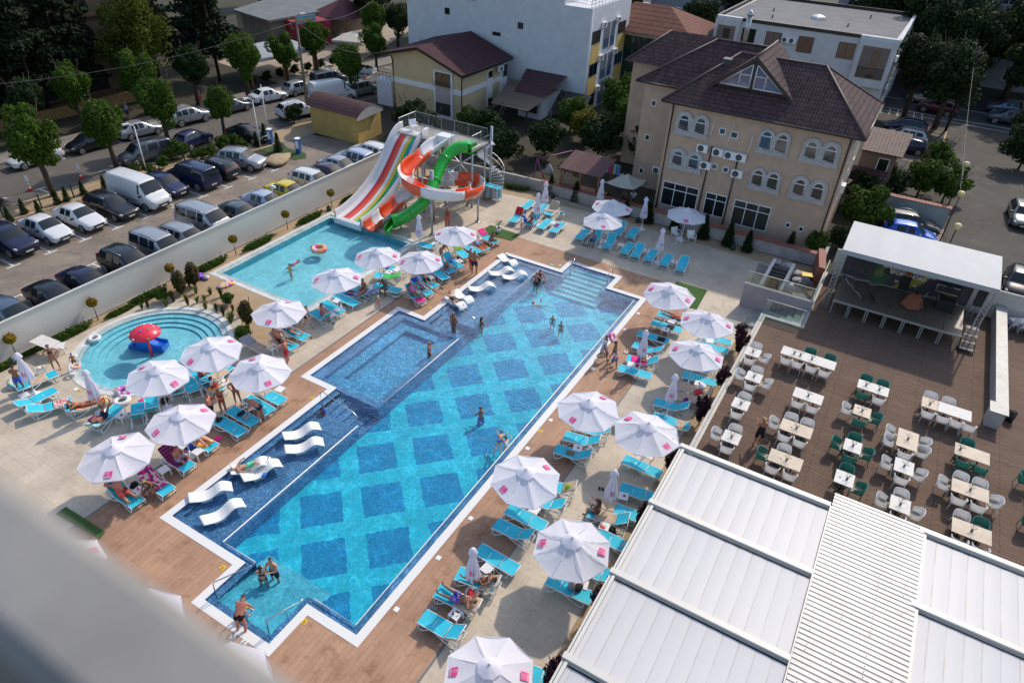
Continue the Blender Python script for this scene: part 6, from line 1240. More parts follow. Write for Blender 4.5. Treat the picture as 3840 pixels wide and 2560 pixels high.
for(t,x,y,lab)in(('A3',1870,1240,'below the upper left arched windows'),('A3',2000,1275,'left one of the three in a line on the brown house'),('A3',2098,1300,'middle one of the three in a line on the brown house'),('A3',2190,1318,'right one of the three in a line on the brown house'),('A3',1895,1385,'beside the lower left arched windows'),('A3',2160,1455,'left of the lower middle arched windows')):
 px=OX[t[1]]+x/2.24;py=OY[t[0]]+y/2.24;dd=_f*FPX+_r*(px-1920)-_u*(py-1280);kx=(FX-.2)/dd.x;ac(FX-.06,dd.y*kx,CAMZ+dd.z*kx-.33,0,'white air conditioner '+lab)
ac(56.34,17.3,1.6,0,'white air conditioner on the recessed left wall of the brown house');ac(54.2,2.64,8.1,PI/2,'white air conditioner high on the side wall under the brown eaves');ac(54.4,2.64,4.3,PI/2,'white air conditioner lower on the side wall of the brown house')
m=B();m.tube([(52.5,12.4,8.2),(52.5,12.5,6.9)],.03,4).tube([(52.5,10.9,8.2),(52.5,11.2,6.2)],.03,4).tube([(52.5,9.4,7.6),(52.5,9.5,6.0)],.03,4).build('cable_duct',M_PLAST,bh)
b=B();b.box(50.0,50.25,2.0,25.4,0,.98).box(50.0,52.5,1.9,2.1,0,.98);t=tag(b.build('garden_wall',M_RENDER),'rendered garden wall with red tile coping below the brown house','wall')
m=B();[m.ob((50.12,2.0+.21*i,1.02),(.42,.2,.06),0,-.18 if i%2 else-.14)for i in range(112)];m.build('coping',M_RTILE,t)
b=B();b.prism([(50.1,25.4),(49.3,38.6),(49.55,38.6),(50.35,25.4)],0,.95);tag(b.build('garden_wall',M_CONC),'low bare concrete wall behind the spiral stair','wall')
t=T('tiled_annex','small annex with pale pan tile roof right of the brown house','annex',(0,0,0));B().box(64.5,68.8,-.3,2.4,0,4.6).build('wall',mat('brown_cladding',(.19,.13,.09),.7,noise=(9,.2),coord='pos'),t)
B().add([(63.9,2.5,4.75),(63.9,-.7,4.75),(69.2,-.9,5.3),(69.2,2.5,5.3)],[(0,1,2,3)]).add([(63.9,2.5,4.62),(63.9,-.7,4.62),(69.2,-.9,5.17),(69.2,2.5,5.17)],[(3,2,1,0)]).build('roof',tiles('pale_pan_tiles',(.22,.16,.13),(.28,.21,.17),'x',.45,.28),t);facade_x(t,64.5,[(.1,1.0,2.6,4.2)],mull=0)  # paler brown tiles than the main house, tone random per tile
B().add([(62.5,4.2,2.6),(62.5,-.1,2.6),(64.4,-.1,3.2),(64.4,4.2,3.2)],[(0,1,2,3)]).build('lean_to_roof',RM2,t)
wb=T('white_building','tall white rendered apartment building with yellow panels on its right side','building',(0,0,0))
B().prism([(72,32),(72,56.2),(83,56.2),(83,32)],0,10.9).prism([(72.02,35.2),(72.02,56.18),(82.98,56.18),(82.98,35.2)],10.9,15).build('wall',PL_WH,wb)
facade_x(wb,72,[(40.1,40.8,7.85,8.5),(43.0,44.1,6.7,7.1),(40.15,40.75,.85,1.45),(46.5,47.3,10.0,10.6),(43.2,44.2,11.2,11.8),(50,50.7,8.1,8.8)],mull=0,frame=M_DKG)
wn=[]
for z in(7.2,3.8,.45):
 B().box(72.75,74.9,31.955,32.02,z-2.0 if z>1 else 0,z-.05).build('yellow_panel',PL_YP,wb);B().box(79.8,82.2,31.955,32.02,z-2.0 if z>1 else 0,z-.05).build('yellow_panel',PL_YP,wb)
 wn+=[(72.75,74.9,z,z+1.35),(79.8,82.0,z,z+1.3)]
facade_y(wb,32,wn,M_DKG)
for z in(6.3,3.0,.1):
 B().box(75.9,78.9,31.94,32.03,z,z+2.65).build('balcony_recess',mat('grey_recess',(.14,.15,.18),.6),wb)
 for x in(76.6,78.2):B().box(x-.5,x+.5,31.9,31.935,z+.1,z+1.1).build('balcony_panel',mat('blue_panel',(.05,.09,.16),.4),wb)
 B().box(77.33,77.47,31.9,31.938,z,z+2.65).build('mullion',M_WHITE,wb)
B().tube([(72.1,31.9,11),(72.1,31.9,0)],.08,6).build('down_pipe',M_PLAST,wb)
m=B();[m.tube([(72.1+i*.9,32.1,10.9),(72.1+i*.9,32.1,11.9)],.025,4)for i in range(12)];[m.tube([(72.1,32.1,z),(82,32.1,z)],.03,4)for z in(11.3,11.6,11.9)];[m.tube([(72.1,32.1,z),(72.1,35.2,z)],.03,4)for z in(11.3,11.6,11.9)];m.build('terrace_railing',M_STEEL,wb)
B().add([(68.6,34.6,.05),(70.5,31,1.2),(72,31,2.2),(72,35,2.2)],[(0,1,2,3)]).build('lean_to_roof',M_DKG,wb)
for i,z in enumerate((8.75,5.35,2.0)):
 for j,x in enumerate((75.3,79.3)):ac(x,31.97,z-.1,PI/2,'air conditioner on the white building, %s floor, %s window column'%(('top','middle','lowest')[i],('near','far')[j]))
th=T('tan_house','cream two storey house with maroon gable roof and white band','house',(0,0,0))
B().prism([(61.3,41.2),(61.3,50.3),(70,50.3),(70,41.2)],0,5.0).add([(61.3,41.2,5),(61.3,50.3,5),(61.3,50.3,5.55),(61.3,46.3,6.75),(61.3,41.2,5.1)],[range(5)]).add([(70,41.2,5),(70,50.3,5),(70,50.3,5.55),(70,46.3,6.75),(70,41.2,5.1)],[range(5)]).build('wall',PL_YEL,th)
rp=[(60.6,40.6,5.05),(60.6,46.3,7.0),(60.6,51.4,5.7),(70.9,51.4,5.7),(70.9,46.3,7.0),(70.9,40.6,5.05)]
m=B();m.poly([rp[0],rp[1],rp[4],rp[5]][::-1]).poly([rp[1],rp[2],rp[3],rp[4]][::-1]);lo=[(x,y,z-.16)for x,y,z in rp];m.poly([lo[0],lo[1],lo[4],lo[5]],1).poly([lo[1],lo[2],lo[3],lo[4]],1)
for i,j in((0,1),(1,2),(3,4),(4,5),(5,0),(2,3)):m.poly([rp[i],rp[j],(rp[j][0],rp[j][1],rp[j][2]-.3),(rp[i][0],rp[i][1],rp[i][2]-.3)],1)
m.build('roof',[RM1,M_BROWNP],th)
B().box(61.25,61.33,41.15,50.3,2.75,3.3).box(61.3,70,41.12,41.22,2.75,3.3).build('white_band',M_WHITE,th)
B().box(61.05,61.35,42.2,44.6,.2,4.95).build('window_bay',M_WHITE,th);B().box(61.02,61.06,42.45,44.35,1.75,3.3).build('stone_panel',M_CLAD,th)
facade_x(th,61.04,[(42.45,44.35,3.4,4.8),(42.45,44.35,.45,1.7)],frame=M_DKG,mull=1);m=B();[m.tube([(60.9,42.2,3.35+.13*i),(60.9,44.6,3.35+.13*i)],.015,4)for i in range(5)];m.build('window_guard',M_BLACK,th)
B().box(66.2,67.2,41.0,41.2,.5,4.4).box(69,70.0,40.8,41.2,.3,4.6).build('window_bay',M_WHITE,th);facade_y(th,40.99,[(66.3,67.1,3.6,4.3),(66.3,67.1,.6,1.4)],M_DKG,mull=0);facade_y(th,40.79,[(69.1,69.9,3.2,4.5),(69.1,69.9,.4,1.7)],M_DKG,mull=0)
m=B();m.tube([(61.2,50.3,5.5),(61.2,50.1,5.0),(61.2,50.1,0)],.06,6).tube([(60.7,40.8,4.95),(61.15,41.05,4.5),(61.15,41.05,0)],.06,6).tube([(60.6,40.6,5.0),(70.9,40.6,5.0)],.07,6);m.build('gutter_and_pipes',M_BROWNP,th)
B().prism([(61.0,50.3),(62.6,50.3),(62.6,53),(61.0,52.4)],0,2.7).build('side_wing',PL_WH,th);m=B();[m.tube([(61.1,50.5+.5*i,2.7),(61.1,50.5+.5*i,3.6)],.02,4)for i in range(5)];m.tube([(61.1,50.4,3.6),(61.1,52.6,3.6)],.025,4).tube([(61.1,50.4,3.2),(61.1,52.6,3.2)],.02,4);m.build('balcony_railing',M_BLACK,th)
ac(68.3,40.78,4.0,PI/2,'air conditioner on the side wall of the cream house')
b=B();b.add([(62.5,38.3,2.3),(62.5,33.8,2.3),(70,33.8,2.9),(70,40.2,2.9)],[(0,1,2,3)]);lt=b.build('patio_roof',tiles('brown_lath_roof',(.15,.11,.09),(.19,.14,.11),'x',.5,5));tag(lt,'brown slatted patio roof beside the cream house','patio roof')
m=B();[m.box(x-.06,x+.06,y-.06,y+.06,0,2.3)for x,y in((62.6,38.2),(62.6,34),(69.8,34))];m.build('post',M_BROWNP,lt)
t=T('maroon_porch','dark maroon tiled porch at the foot of the white building','porch',(0,0,0));B().add([(66.5,37.8,2.6),(66.5,34.2,2.6),(71.95,34.2,3.8),(71.95,39.4,3.8)],[(0,1,2,3)]).build('roof',RM2,t);B().box(67.2,71.9,34.8,37.6,0,2.55).build('wall',PL_WH,t);facade_x(t,67.2,[(35.2,37,.6,2.2)],frame=M_DKG)
gt=T('yellow_garage','low ochre garage with curved maroon tile roof beside the parking lot','garage',(0,0,0));B().prism([(49.6,45.4),(49.6,51.4),(52.4,53.6),(53.6,45.8)],0,2.75).build('wall',PL_OCH,gt)
m=B();m.grid(lambda u,v:(49.25+4.2*u,(51.6+1.5*u)*(1-v)+(45.0+.3*u)*v,2.75+.95*math.sin(PI*(.08+.84*u))-.24),10,2);m.build('roof',RM2,gt)
m=B();m.add([(49.25+4.2*u,45.05+.3*u,2.51+.95*math.sin(PI*(.08+.84*u)))for u in[i/10 for i in range(11)]]+[(53.45,45.35,2.4),(49.25,45.05,2.4)],[range(13)]);m.build('gable_end',M_CONC,gt)
t=T('glazed_pavilion','dark green glazed pavilion with rusty red hipped sheet roof','pavilion',(0,0,0));B().box(82.3,92,24.2,36,0,6.9).build('glazing',mat('green_glass',(.008,.03,.026),.12,spec=.7),t)
m=B();[m.box(82.22,82.35,24.2+1.6*i,24.32+1.6*i,0,6.9)for i in range(8)];[m.box(82.23,82.34,24.2,36,z-.05,z+.05)for z in(2.2,4.6)];m.build('mullion',M_BLACK,t);B().box(82.1,92.2,24,36.2,6.9,7.3).build('fascia',mat('cream_fascia',(.42,.36,.3),.8),t)
B().add([(81.6,23.5,7.3),(81.6,37,7.3),(93,37,7.3),(93,23.5,7.3),(87,28.5,9.7),(87,33,9.7)],[(0,4,5,1),(1,5,2),(2,5,4,3),(3,4,0)]).build('roof',tiles('rusty_sheet_roof',(.17,.07,.05),(.22,.09,.06),'x',.8,.3),t)
t=T('apartment_block','white flat roofed apartment block with black roof edge behind the brown house','building',(0,0,0))
B().prism([(89.6,3.5),(89.6,23.4),(109,23.2),(109,3.2)],0,8.75).build('wall',PL_W2,t);B().prism([(90,3.9),(90,23),(108.6,22.8),(108.6,3.6)],8.76,8.8).build('roof',mat('bitumen_roof',(.13,.13,.145),.85,noise=(.6,.2),coord='pos'),t)
m=B();m.box(89.5,89.85,7.3,20.4,8.75,9.12).box(109,109.3,3.2,23.4,8.75,9.15).box(89.9,109,23.2,23.5,8.75,9.15);m.build('roof_edge',M_BLACK,t);[B().box(*q_).build('parapet',PL_W2,t)for q_ in((89.2,89.85,3.3,7.28,8.75,9.12),(89.85,109,3.2,3.55,8.75,9.15),(89.2,89.85,20.42,23.4,8.75,9.12))]
[B().box(88.9,89.62,y0,y1,4.0,8.74).build('balcony_frame',PL_W2,t)for y0,y1 in((3.5,7.2),(20.5,23.4))]
for y0,y1 in((3.9,6.7),(20.9,23)):
 bo=B().box(88.85,88.895,y0,y1,4.9,8.2).build('balcony_shade_sheet',mat('shaded_tan',(.19,.15,.13),.8),t);m=B();[m.tube([(88.8,y0+.12*i,4.95),(88.8,y0+.12*i,6.0)],.012,4)for i in range(int((y1-y0)/.12)+1)];m.tube([(88.8,y0,6),(88.8,y1,6)],.025,4);m.build('railing',M_BLACK,bo)  # flat sheet for the balcony interior, its shade put into the tan
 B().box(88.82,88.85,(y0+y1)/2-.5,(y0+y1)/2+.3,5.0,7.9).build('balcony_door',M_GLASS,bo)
facade_x(t,89.6,[(7.5,9.3,6.4,8.1),(12,13.7,6.4,8.1),(15.6,17.4,6.4,8.1),(18.6,20.2,6.4,8.1),(7.5,9.3,2.6,4.3),(12,13.7,2.6,4.3)],frame=M_DKG)
facade_y(t,3.4,[(93,94.5,6,7.6),(98,99.5,6,7.6),(103,104.5,6,7.6),(93,94.5,2.4,4),(98,99.5,2.4,4)],M_DKG)
B().lathe([(.9,0),(.9,.25),(.75,.35),(.3,.5),(0,.52)],4,(97.5,13.3,8.8),0,False).build('skylight',M_WHITE,t);m=B();[m.cyl((x,y,8.8),.08,.4,8)for x,y in((94,18),(99,19),(95,9.5),(103,8))];m.build('vent_pipe',M_DKG,t)
for i,(y,z)in enumerate(((14.3,7.2),(15.1,7.2))):ac(89.55,y,z,0,'air conditioner beside the %s window of the flat roofed block'%('second','third')[i])
for i,(x,z)in enumerate(((92,6.5),(96,7.8),(96.5,5.2),(92.5,3.4),(95.6,3.3))):ac(x,3.35,z,PI/2,'air conditioner on the side wall of the flat roofed block, %s'%('near upper','far top','far middle','near lower','far lower')[i])
ch=B().tube([(66,14.5,11.2),(66,14.5,13.3)],.22,10);ch=tag(ch.build('flue_pipe',M_STEEL),'metal flue pipe with conical cap behind the brown roof','flue');B().lathe([(.3,13.3),(.36,13.4),(.06,13.7),(0,13.72)],12,(66,14.5,0)).build('cap',M_STEEL,ch)
t=T('garden_hut','open timber hut with ribbed maroon sheet roof behind the garden wall','hut',(0,0,0));m=B();m.add([(49.0+1.35,24.0,2.45),(50.35,20.1,2.45),(53.4,20.1,3.1),(53.4,24.0,3.1)],[(0,1,2,3)]).add([(50.35,24.0,2.4),(50.35,20.1,2.4),(53.4,20.1,3.05),(53.4,24.0,3.05)],[(3,2,1,0)]);m.build('roof',tiles('maroon_sheet',(.13,.07,.07),(.16,.09,.085),'x',9,.22),t)
M_TIM=mat('orange_timber',(.26,.11,.04),.6,noise=(4,.2))
for x,y,h in((50.5,23.8,2.4),(50.5,20.3,2.4),(53.2,23.8,3),(53.2,20.3,3),(50.5,22,2.4)):B().box(x-.07,x+.07,y-.07,y+.07,0,h).build('post',M_TIM,t)
B().box(51.2,53.2,20.4,23.6,0,.12).build('floor',M_TIM,t);B().box(50.5,50.62,22.1,23.7,0,1.9).build('panel',mat('brown_panel',(.2,.14,.1),.6),t)
t=T('fabric_gazebo','beige fabric gazebo with pointed top beside the brown house','gazebo',(0,0,0));cs=[(50.05,19.6),(50.05,17.1),(52.5,16.9),(52.7,19.2)];ap=(51.35,18.2,2.95);m=B()
for i in range(4):
 a,c=cs[i],cs[(i+1)%4];m.grid(lambda u,v:Vector((a[0]+(c[0]-a[0])*v,a[1]+(c[1]-a[1])*v,2.3-.12*math.sin(PI*v))).lerp(Vector(ap),u)-Vector((0,0,.12*math.sin(PI*u))),6,6)
m.build('canopy',mat('beige_canvas',(.36,.345,.31),.9,noise=(2,.08),bump=.2),t);[B().tube([(x,y,0),(x,y,2.3)],.03,6).build('post',M_DKG,t)for x,y in cs]
t=T('garden_swing','purple metal swing frame with a basket seat in the dark garden','swing',(0,0,0));M_PUR=mat('purple_metal',(.16,.03,.11),.5);B().tube([(50.9,26.7,0),(51.3,26.6,2.3),(55,25,2.3),(55,25.6,0)],.06,6).tube([(51.7,25.7,0),(51.3,26.6,2.3)],.06,6).build('frame',M_PUR,t);B().lathe([(.1,.4),(.35,.5),(.38,.9),(.2,1.3),(.03,1.5)],12,(52.4,25.9,.2)).build('basket_seat',mat('wicker',(.3,.28,.28),.8),t);B().tube([(52.4,25.9,1.7),(52.6,26.0,2.3)],.015,4).build('chain',M_STEEL,t)
t=T('drying_rack','laundry rack with blue and white clothes behind the garden hut','drying rack',(56,22.6,0));B().tube([(0,0,0),(0,0,1.6),(0,-2,1.6),(0,-2,0)],.02,4).build('frame',M_STEEL,t);[B().box(-.02,.02,-.45-.38*i,-.14-.38*i,.7,1.6).build('laundry',FAB[c],t)for i,c in enumerate(('blue','white','hotpink','aqua','striped'))]
t=T('arcaded_building','long dark tan hotel with arched openings behind the pine trees','building',(0,0,0));M_DT=plaster('dark_tan_plaster',(.20,.14,.085),.2);AX0,AX1,AY=-12,66,0  # one dark tan plaster for the walls and ledges
def ay(x):return 79.5-.092*(x-28)
m=B();m.prism([(-12,ay(-12)),(50,ay(50)),(51,ay(50)+14),(-12,ay(-12)+14)],0,13);m.build('wall',M_DT,t)
for lv,zb in enumerate((.6,4.6,8.6)):
 for i in range(11):
  x=-8+5.2*i;y=ay(x)-.04;r=1.7;pts=[(x+r,zb)]+[(x+r*math.cos(PI*q/8),zb+1.6+r*.8*math.sin(PI*q/8))for q in range(9)]+[(x-r,zb)]
  B().add([(px_,ay(px_)-.05,pz)for px_,pz in pts],[range(len(pts))]).build('arch_shade_sheet',M_BLACK,t)  # black sheets on the wall paint the shade inside the arches
 B().prism([(-12,ay(-12)-.5),(50,ay(50)-.5),(50,ay(50)),(-12,ay(-12))],zb-.6,zb-.35).build('ledge',M_DT,t)
B().prism([(-12,ay(-12)-4.5),(50,ay(50)-4.5),(50,ay(50)-4.25),(-12,ay(-12)-4.25)],0,1.1).build('front_wall',plaster('ochre_low_wall',(.28,.17,.07),.2),t)
t=T('cafe_pavilion','low flat roofed cafe with a red front and blue sign board','cafe',(0,0,0));B().prism([(74.2,76.6),(79,75.6),(79.6,79),(74.6,80)],0,3.3).build('red_front',plaster('red_front_paint',(.30,.03,.05)),t);B().prism([(72,80.2),(74,88),(92,94),(90,79)],0,3.4).build('wall',plaster('cafe_wall',(.16,.14,.12)),t);B().prism([(71.5,79.8),(73.5,89),(93,95),(91,78.6)],3.42,3.7).build('roof',mat('grey_flat_roof',(.14,.15,.16),.8,noise=(.5,.2),coord='pos'),t)
so_=B().ob((75.4,76.75,3.75),(.12,3.3,.9),rad(-101)).build('sign_board',mat('blue_sign',(.12,.35,.5),.5),t);text_mesh('sign_lettering','Restaurant',.55,M_YEL,so_,Matrix.Translation((75.38,76.66,3.75))@Matrix.Rotation(rad(-11),4,'Z')@Matrix.Rotation(PI/2,4,'X'),.005,True)
t=T('red_roofed_pavilion','dark red pyramid roof of an open pavilion far beyond the road','pavilion',(0,0,0));B().add([(80,73.5,3.2),(80,81,3.2),(88,81,3.2),(88,73.5,3.2),(84,77.3,5.4)],[(0,4,1),(1,4,2),(2,4,3),(3,4,0)]).build('roof',mat('red_shingle',(.12,.03,.04),.8,noise=(4,.25),coord='pos'),t);[B().box(x-.15,x+.15,y-.15,y+.15,0,3.2).build('post',M_TIM,t)for x,y in((80.5,74),(80.5,80.5),(87.5,74))]
for i,(px_,py_,s_)in enumerate(((950,300,1.0),(1050,290,.8))):
 p=g('A2',px_,py_,2.6);t=T('garden_umbrella',('large square cream umbrella over the cafe tables','second cream umbrella half hidden behind the large square one')[i],'umbrella',(p.x,p.y,0),.3,'cream square umbrellas');m=B();h=2.2*s_
 for q in range(4):
  a0,a1=PI/4+PI/2*q,PI/4+PI/2*(q+1);m.add([(h*1.41*math.cos(a0),h*1.41*math.sin(a0),2.3),(h*1.41*math.cos(a1),h*1.41*math.sin(a1),2.3),(0,0,3.2)],[(0,1,2)]);m.add([(h*1.41*math.cos(a0),h*1.41*math.sin(a0),2.3),(h*1.41*math.cos(a1),h*1.41*math.sin(a1),2.3),(h*1.41*math.cos(a1),h*1.41*math.sin(a1),2.05),(h*1.41*math.cos(a0),h*1.41*math.sin(a0),2.05)],[(0,1,2,3)])
 m.build('canopy',mat('cream_canvas',(.60,.55,.44),.85),t);B().tube([(0,0,0),(0,0,3.2)],.04,8).build('pole',M_TIM,t)
t=T('terrace_shed','low pale canopy roof over a shaded cafe terrace','canopy',(0,0,0));p=g('A2',170,480,2.8);B().prism([(p.x-3,p.y-1.2),(p.x+7,p.y-2.6),(p.x+9,p.y+5),(p.x-2,p.y+6)],2.7,2.85).build('roof',mat('grey_sheet',(.30,.32,.34),.6,noise=(1,.2),coord='pos'),t);[B().box(p.x+q*4.5-2.6,p.x+q*4.5-2.4,p.y-1-q*.6,p.y-.8-q*.6,0,2.7).build('post',M_TIM,t)for q in range(3)]
p=g('A2',400,280,.5);tag(B().prism([(p.x-4,p.y-3),(p.x+5,p.y-4),(p.x+6,p.y+6),(p.x-3,p.y+7)],0,2.9).build('pale_shed',plaster('pale_shed_wall',(.40,.34,.27))),'pale low building with flat top left of the street lamp','shed')
def slab(nm,x0,x1,y0,y1,h,col_,lab,face='x'):
 t=T(nm,lab,'building',(0,0,0));B().prism([(x0,y0),(x1,y0),(x1,y1),(x0,y1)],0,h).build('wall',col_,t);wn=[]
 z=1.2
 while z<h-1.5:
  y=y0+1.5
  while y<y1-2:wn.append((y,y+1.6,z,z+1.4));y+=3.6
  z+=3
 facade_x(t,x0,wn,frame=M_PLAST)
PL_FAR=plaster('far_grey_plaster',(.22,.24,.29));PL_FAR2=plaster('far_brown_plaster',(.2,.15,.12))
slab('apartment_slab',118,130,-34,14,17,PL_FAR,'bluish grey apartment slab behind the dark trees on the right')
slab('apartment_slab',112,124,22,40,11,PL_FAR,'pale grey apartment house behind the rusty red roof')
slab('apartment_slab',112,126,62,84,12,PL_FAR2,'dark brownish house far beyond the cafe')
M_FENCE=mat('cream_fence_sheet',(.60,.565,.51),.45,noise=(.4,.05),coord='pos')
b=B();n=17;prof=[]
for i in range(n):z=.12+i*.122;prof+=[(0,z),(-.009,z+.03),(-.009,z+.085),(0,z+.115)]
b.loft([[(x,38.5+dy,z)for dy,z in prof]for x in(2,45.2)],0,False,False,False)
b.loft([[(x,38.56+dy*0,z)for dy,z in((0,.1),(0,2.22))]for x in(2,45.2)],0,False,False,False);b.box(2,45.2,38.44,38.58,2.2,2.26).box(2,45.2,38.4,38.6,-.02,.12,1)
fo=tag(b.build('louvred_fence',[M_FENCE,M_CONC]),'long cream ribbed sheet fence between the parking lot and the pools','fence')
[B().box(x-.05,x+.05,38.6,38.7,0,2.2).build('post',M_STEEL,fo)for x in[6+3.3*i for i in range(12)]]
p=g('B2',210,400,1.2);t=T('camera_mast','slim mast with a white security camera above the fence','camera mast',(p.x,38.75,0));B().tube([(0,0,0),(0,0,3.3)],.04,6).build('pole',M_STEEL,t);B().ob((.0,-.15,3.2),(.16,.5,.16),0,.2).build('camera',M_PLAST,t);B().tube([(-.25,0,3.3),(.35,0,3.3)],.03,5).build('arm',M_PLAST,t)
def F3(x,y,z):return g('B2',(1250+x/3.4462-900)*2.24,(430+y/3.4462-600)*2.24,z)
def gloss(nm,c):return mat(nm,c,.18,0,**{'Coat Weight':.5,'Coat Roughness':.05})
S_W,S_O,S_R,S_Y,S_G,S_B=gloss('slide_white',(.74,.73,.74)),gloss('slide_orange',(.82,.09,.018)),gloss('slide_red',(.60,.018,.02)),gloss('slide_yellow',(.72,.47,.02)),gloss('slide_green',(.012,.40,.03)),gloss('slide_blue',(.04,.2,.55))
def spline(P,m):
 P=[Vector(p)for p in P];out=[]
 for i in range(len(P)-1):
  p0,p1,p2,p3=P[max(i-1,0)],P[i],P[i+1],P[min(i+2,len(P)-1)]
  for k_ in range(m):
   t=k_/m;out.append(.5*((2*p1)+(p2-p0)*t+(2*p0-5*p1+4*p2-p3)*t*t+(3*p1-p0-3*p2+p3)*t**3))
 return out+[P[-1]]
ws_=T('wide_slide','wide white multi lane slide with red, yellow and green stripes','water slide',(0,0,0))
pr=spline([(44.6,0,4.95),(43.9,0,4.92),(43.0,0,4.45),(41.8,0,3.25),(40.4,0,2.0),(39.0,0,1.2),(37.6,0,.68),(36.4,0,.42),(35.75,0,.36)],6)
Y0_,Y1_=33.35,35.75
lanes=[(0,0),(.20,0),(.34,1),(.48,2),(.60,0),(.72,3),(.82,4),(.9,5),(.93,0),(1,0)];names={0:'white_lane',1:'red_lane',2:'orange_lane',3:'yellow_lane',4:'green_lane',5:'blue_lane'};mm={0:S_W,1:S_R,2:S_O,3:S_Y,4:S_G,5:S_B}
def tap(p):return 0
for i in range(len(lanes)-1):
 a,c,m_=lanes[i][0],lanes[i+1][0],lanes[i+1][1];ya,yc=Y1_-(Y1_-Y0_)*a,Y1_-(Y1_-Y0_)*c
 m=B();st0=6 if m_ else 0;en=len(pr)-(2 if m_ else 0)
 m.loft([[(p.x,ya,p.z),(p.x,(ya+yc)/2,p.z-.012),(p.x,yc,p.z)]for p in pr[st0:en]],0,False,False)
 if m_:m.v=m.v;
 m.build(names[m_],mm[m_],ws_)
 if m_:
  B().loft([[(p.x,ya,p.z-.004),(p.x,yc,p.z-.004)]for p in pr[:st0+1]],0,False,False).build('white_lane',S_W,ws_);B().loft([[(p.x,ya,p.z-.004),(p.x,yc,p.z-.004)]for p in pr[en-2:]],0,False,False).build('white_lane',S_W,ws_)
for y,s in((Y1_,1),(Y0_,-1)):
 m=B();m.loft([[(p.x,y,p.z-.25),(p.x,y,p.z+.02),(p.x,y+s*.03,p.z+.5),(p.x,y+s*.08,p.z+.56),(p.x,y+s*.14,p.z+.52),(p.x,y+s*.12,p.z-.25)]for p in pr],0,False,False);m.build('side_wall',S_W,ws_)
B().loft([[(p.x,Y1_+.1,p.z-.25),(p.x,Y0_-.1,p.z-.25)]for p in pr],0,False,False).build('underside',S_W,ws_)
m=B();m.box(35.6,35.76,Y0_-.1,Y1_+.1,-.12,.34);m.build('end_lip',S_W,ws_)
for x,z in((42.6,3.7),(40.2,1.65),(38,.6)):[B().tube([(x,y,0),(x,y,z)],.07,8).build('post',M_STEEL,ws_)for y in(33.9,35.2)]
fl=T('flume_slide','orange and white open flume slide that loops once in front of the tower','water slide',(0,0,0))
path=spline([(43.5,31.0,4.9),(42.2,31.1,4.7),(40.8,31.15,4.3),(39.4,31.2,3.85),(38.3,30.75,3.5),(37.85,29.7,3.2),(38.1,28.5,2.95),(39.1,27.5,2.65),(40.6,26.95,2.4),(42.1,27.0,2.15),(43.3,27.6,1.95),(44.0,28.7,1.78),(43.9,30.0,1.62),(43.2,31.2,1.45),(42.0,32.1,1.2),(40.5,32.5,.9),(38.8,32.5,.56),(37.2,32.45,.26),(36.4,32.42,.14),(35.75,32.4,.1)],6)
def ucut(i,wide=.52,hi=.62):
 p=path[i];d=(path[min(i+1,len(path)-1)]-path[max(i-1,0)]).normalized();s=Vector((-d.y,d.x,0)).normalized();tn=0
 if 3<i<len(path)-4:
  d2=(path[i+3]-path[i]).normalized();d1=(path[i]-path[i-3]).normalized();tn=max(-1,min(1,(d1.x*d2.y-d1.y*d2.x)*2.5))
 out=[]
 for q in range(13):
  a=PI*(q/12);hh=hi+(-tn*.22 if q<6 else tn*.22)*(1 if True else 0)if q in(0,12)else 0
  base=p+s*math.cos(a)*wide+Vector((0,0,.5*(1-math.sin(a))))
  out.append(base)
 e1,e2=out[0]+Vector((0,0,.22-.3*tn if tn<0 else.14)),out[-1]+Vector((0,0,.22+.3*tn if tn>0 else.14))
 ring_=[e1]+out+[e2];outer=[]
 for q,v in enumerate(ring_):c=Vector((p.x,p.y,v.z));o_=(v-c);outer.append(v+(o_.normalized()*.05 if o_.length>.05 else Vector())+Vector((0,0,-.05 if 2<q<12 else 0)))
 return ring_+outer[::-1]
seg=[0,10,20,27,34,46,55,64,72,80,87,93,100,106,len(path)-1]
for i in range(len(seg)-1):
 m=B();m.loft([ucut(j)for j in range(seg[i],seg[i+1]+1)],0,True,True);o=m.build('flume_section',S_O if i%2==1 else S_W,fl)
 if i:r_=ucut(seg[i]);m=B();c=path[seg[i]];m.loft([[v+(v-c)*.02 for v in ucut(max(0,seg[i]-0))],[v+(v-c)*.05+(path[min(seg[i]+1,len(path)-1)]-c)*.25 for v in ucut(seg[i])]],0,True,False)
B().box(43.4,44.3,30.4,31.6,4.75,5.55).build('start_box',S_W,fl)
for(x,y,z)in((38.15,28.35,2.85),(42.0,26.7,2.1),(44.1,29,1.75),(42.85,30.4,3.2),(40.3,32.5,.8),(38.1,32.5,.42),(40.9,31.15,4.2)):
 m=B().tube([(x,y,0),(x,y,z)],.085,10);m.lathe([(.22,0),(.22,.03),(0,.03)],10,(x,y,0));m.build('post',M_STEEL,fl)
m=B();m.tube([(40.0,29.6,0),(40.0,29.6,4.2)],.16,10);[m.tube([(40.0,29.6,z0),q],.05,6)for z0,q in((2.6,(38.3,29.9,2.9)),(3.4,(39.2,31.0,3.8)),(2.2,(42,30.9,1.3)))];m.build('centre_column',M_STEEL,fl)
gt_=T('tube_slide','green closed tube slide with an open end chute','water slide',(0,0,0))
gp=spline([(43.75,28.9,4.95),(43.2,29.4,4.95),(42.4,29.75,4.55),(41.4,29.82,3.85),(40.4,29.65,3.15),(39.4,29.42,2.5),(38.7,29.5,2.0),(38.15,29.95,1.45),(37.7,30.5,.95),(37.3,30.95,.7),(37.0,31.2,.62)],6)
cuts=[0,14,24,34,44,54,len(gp)-1]
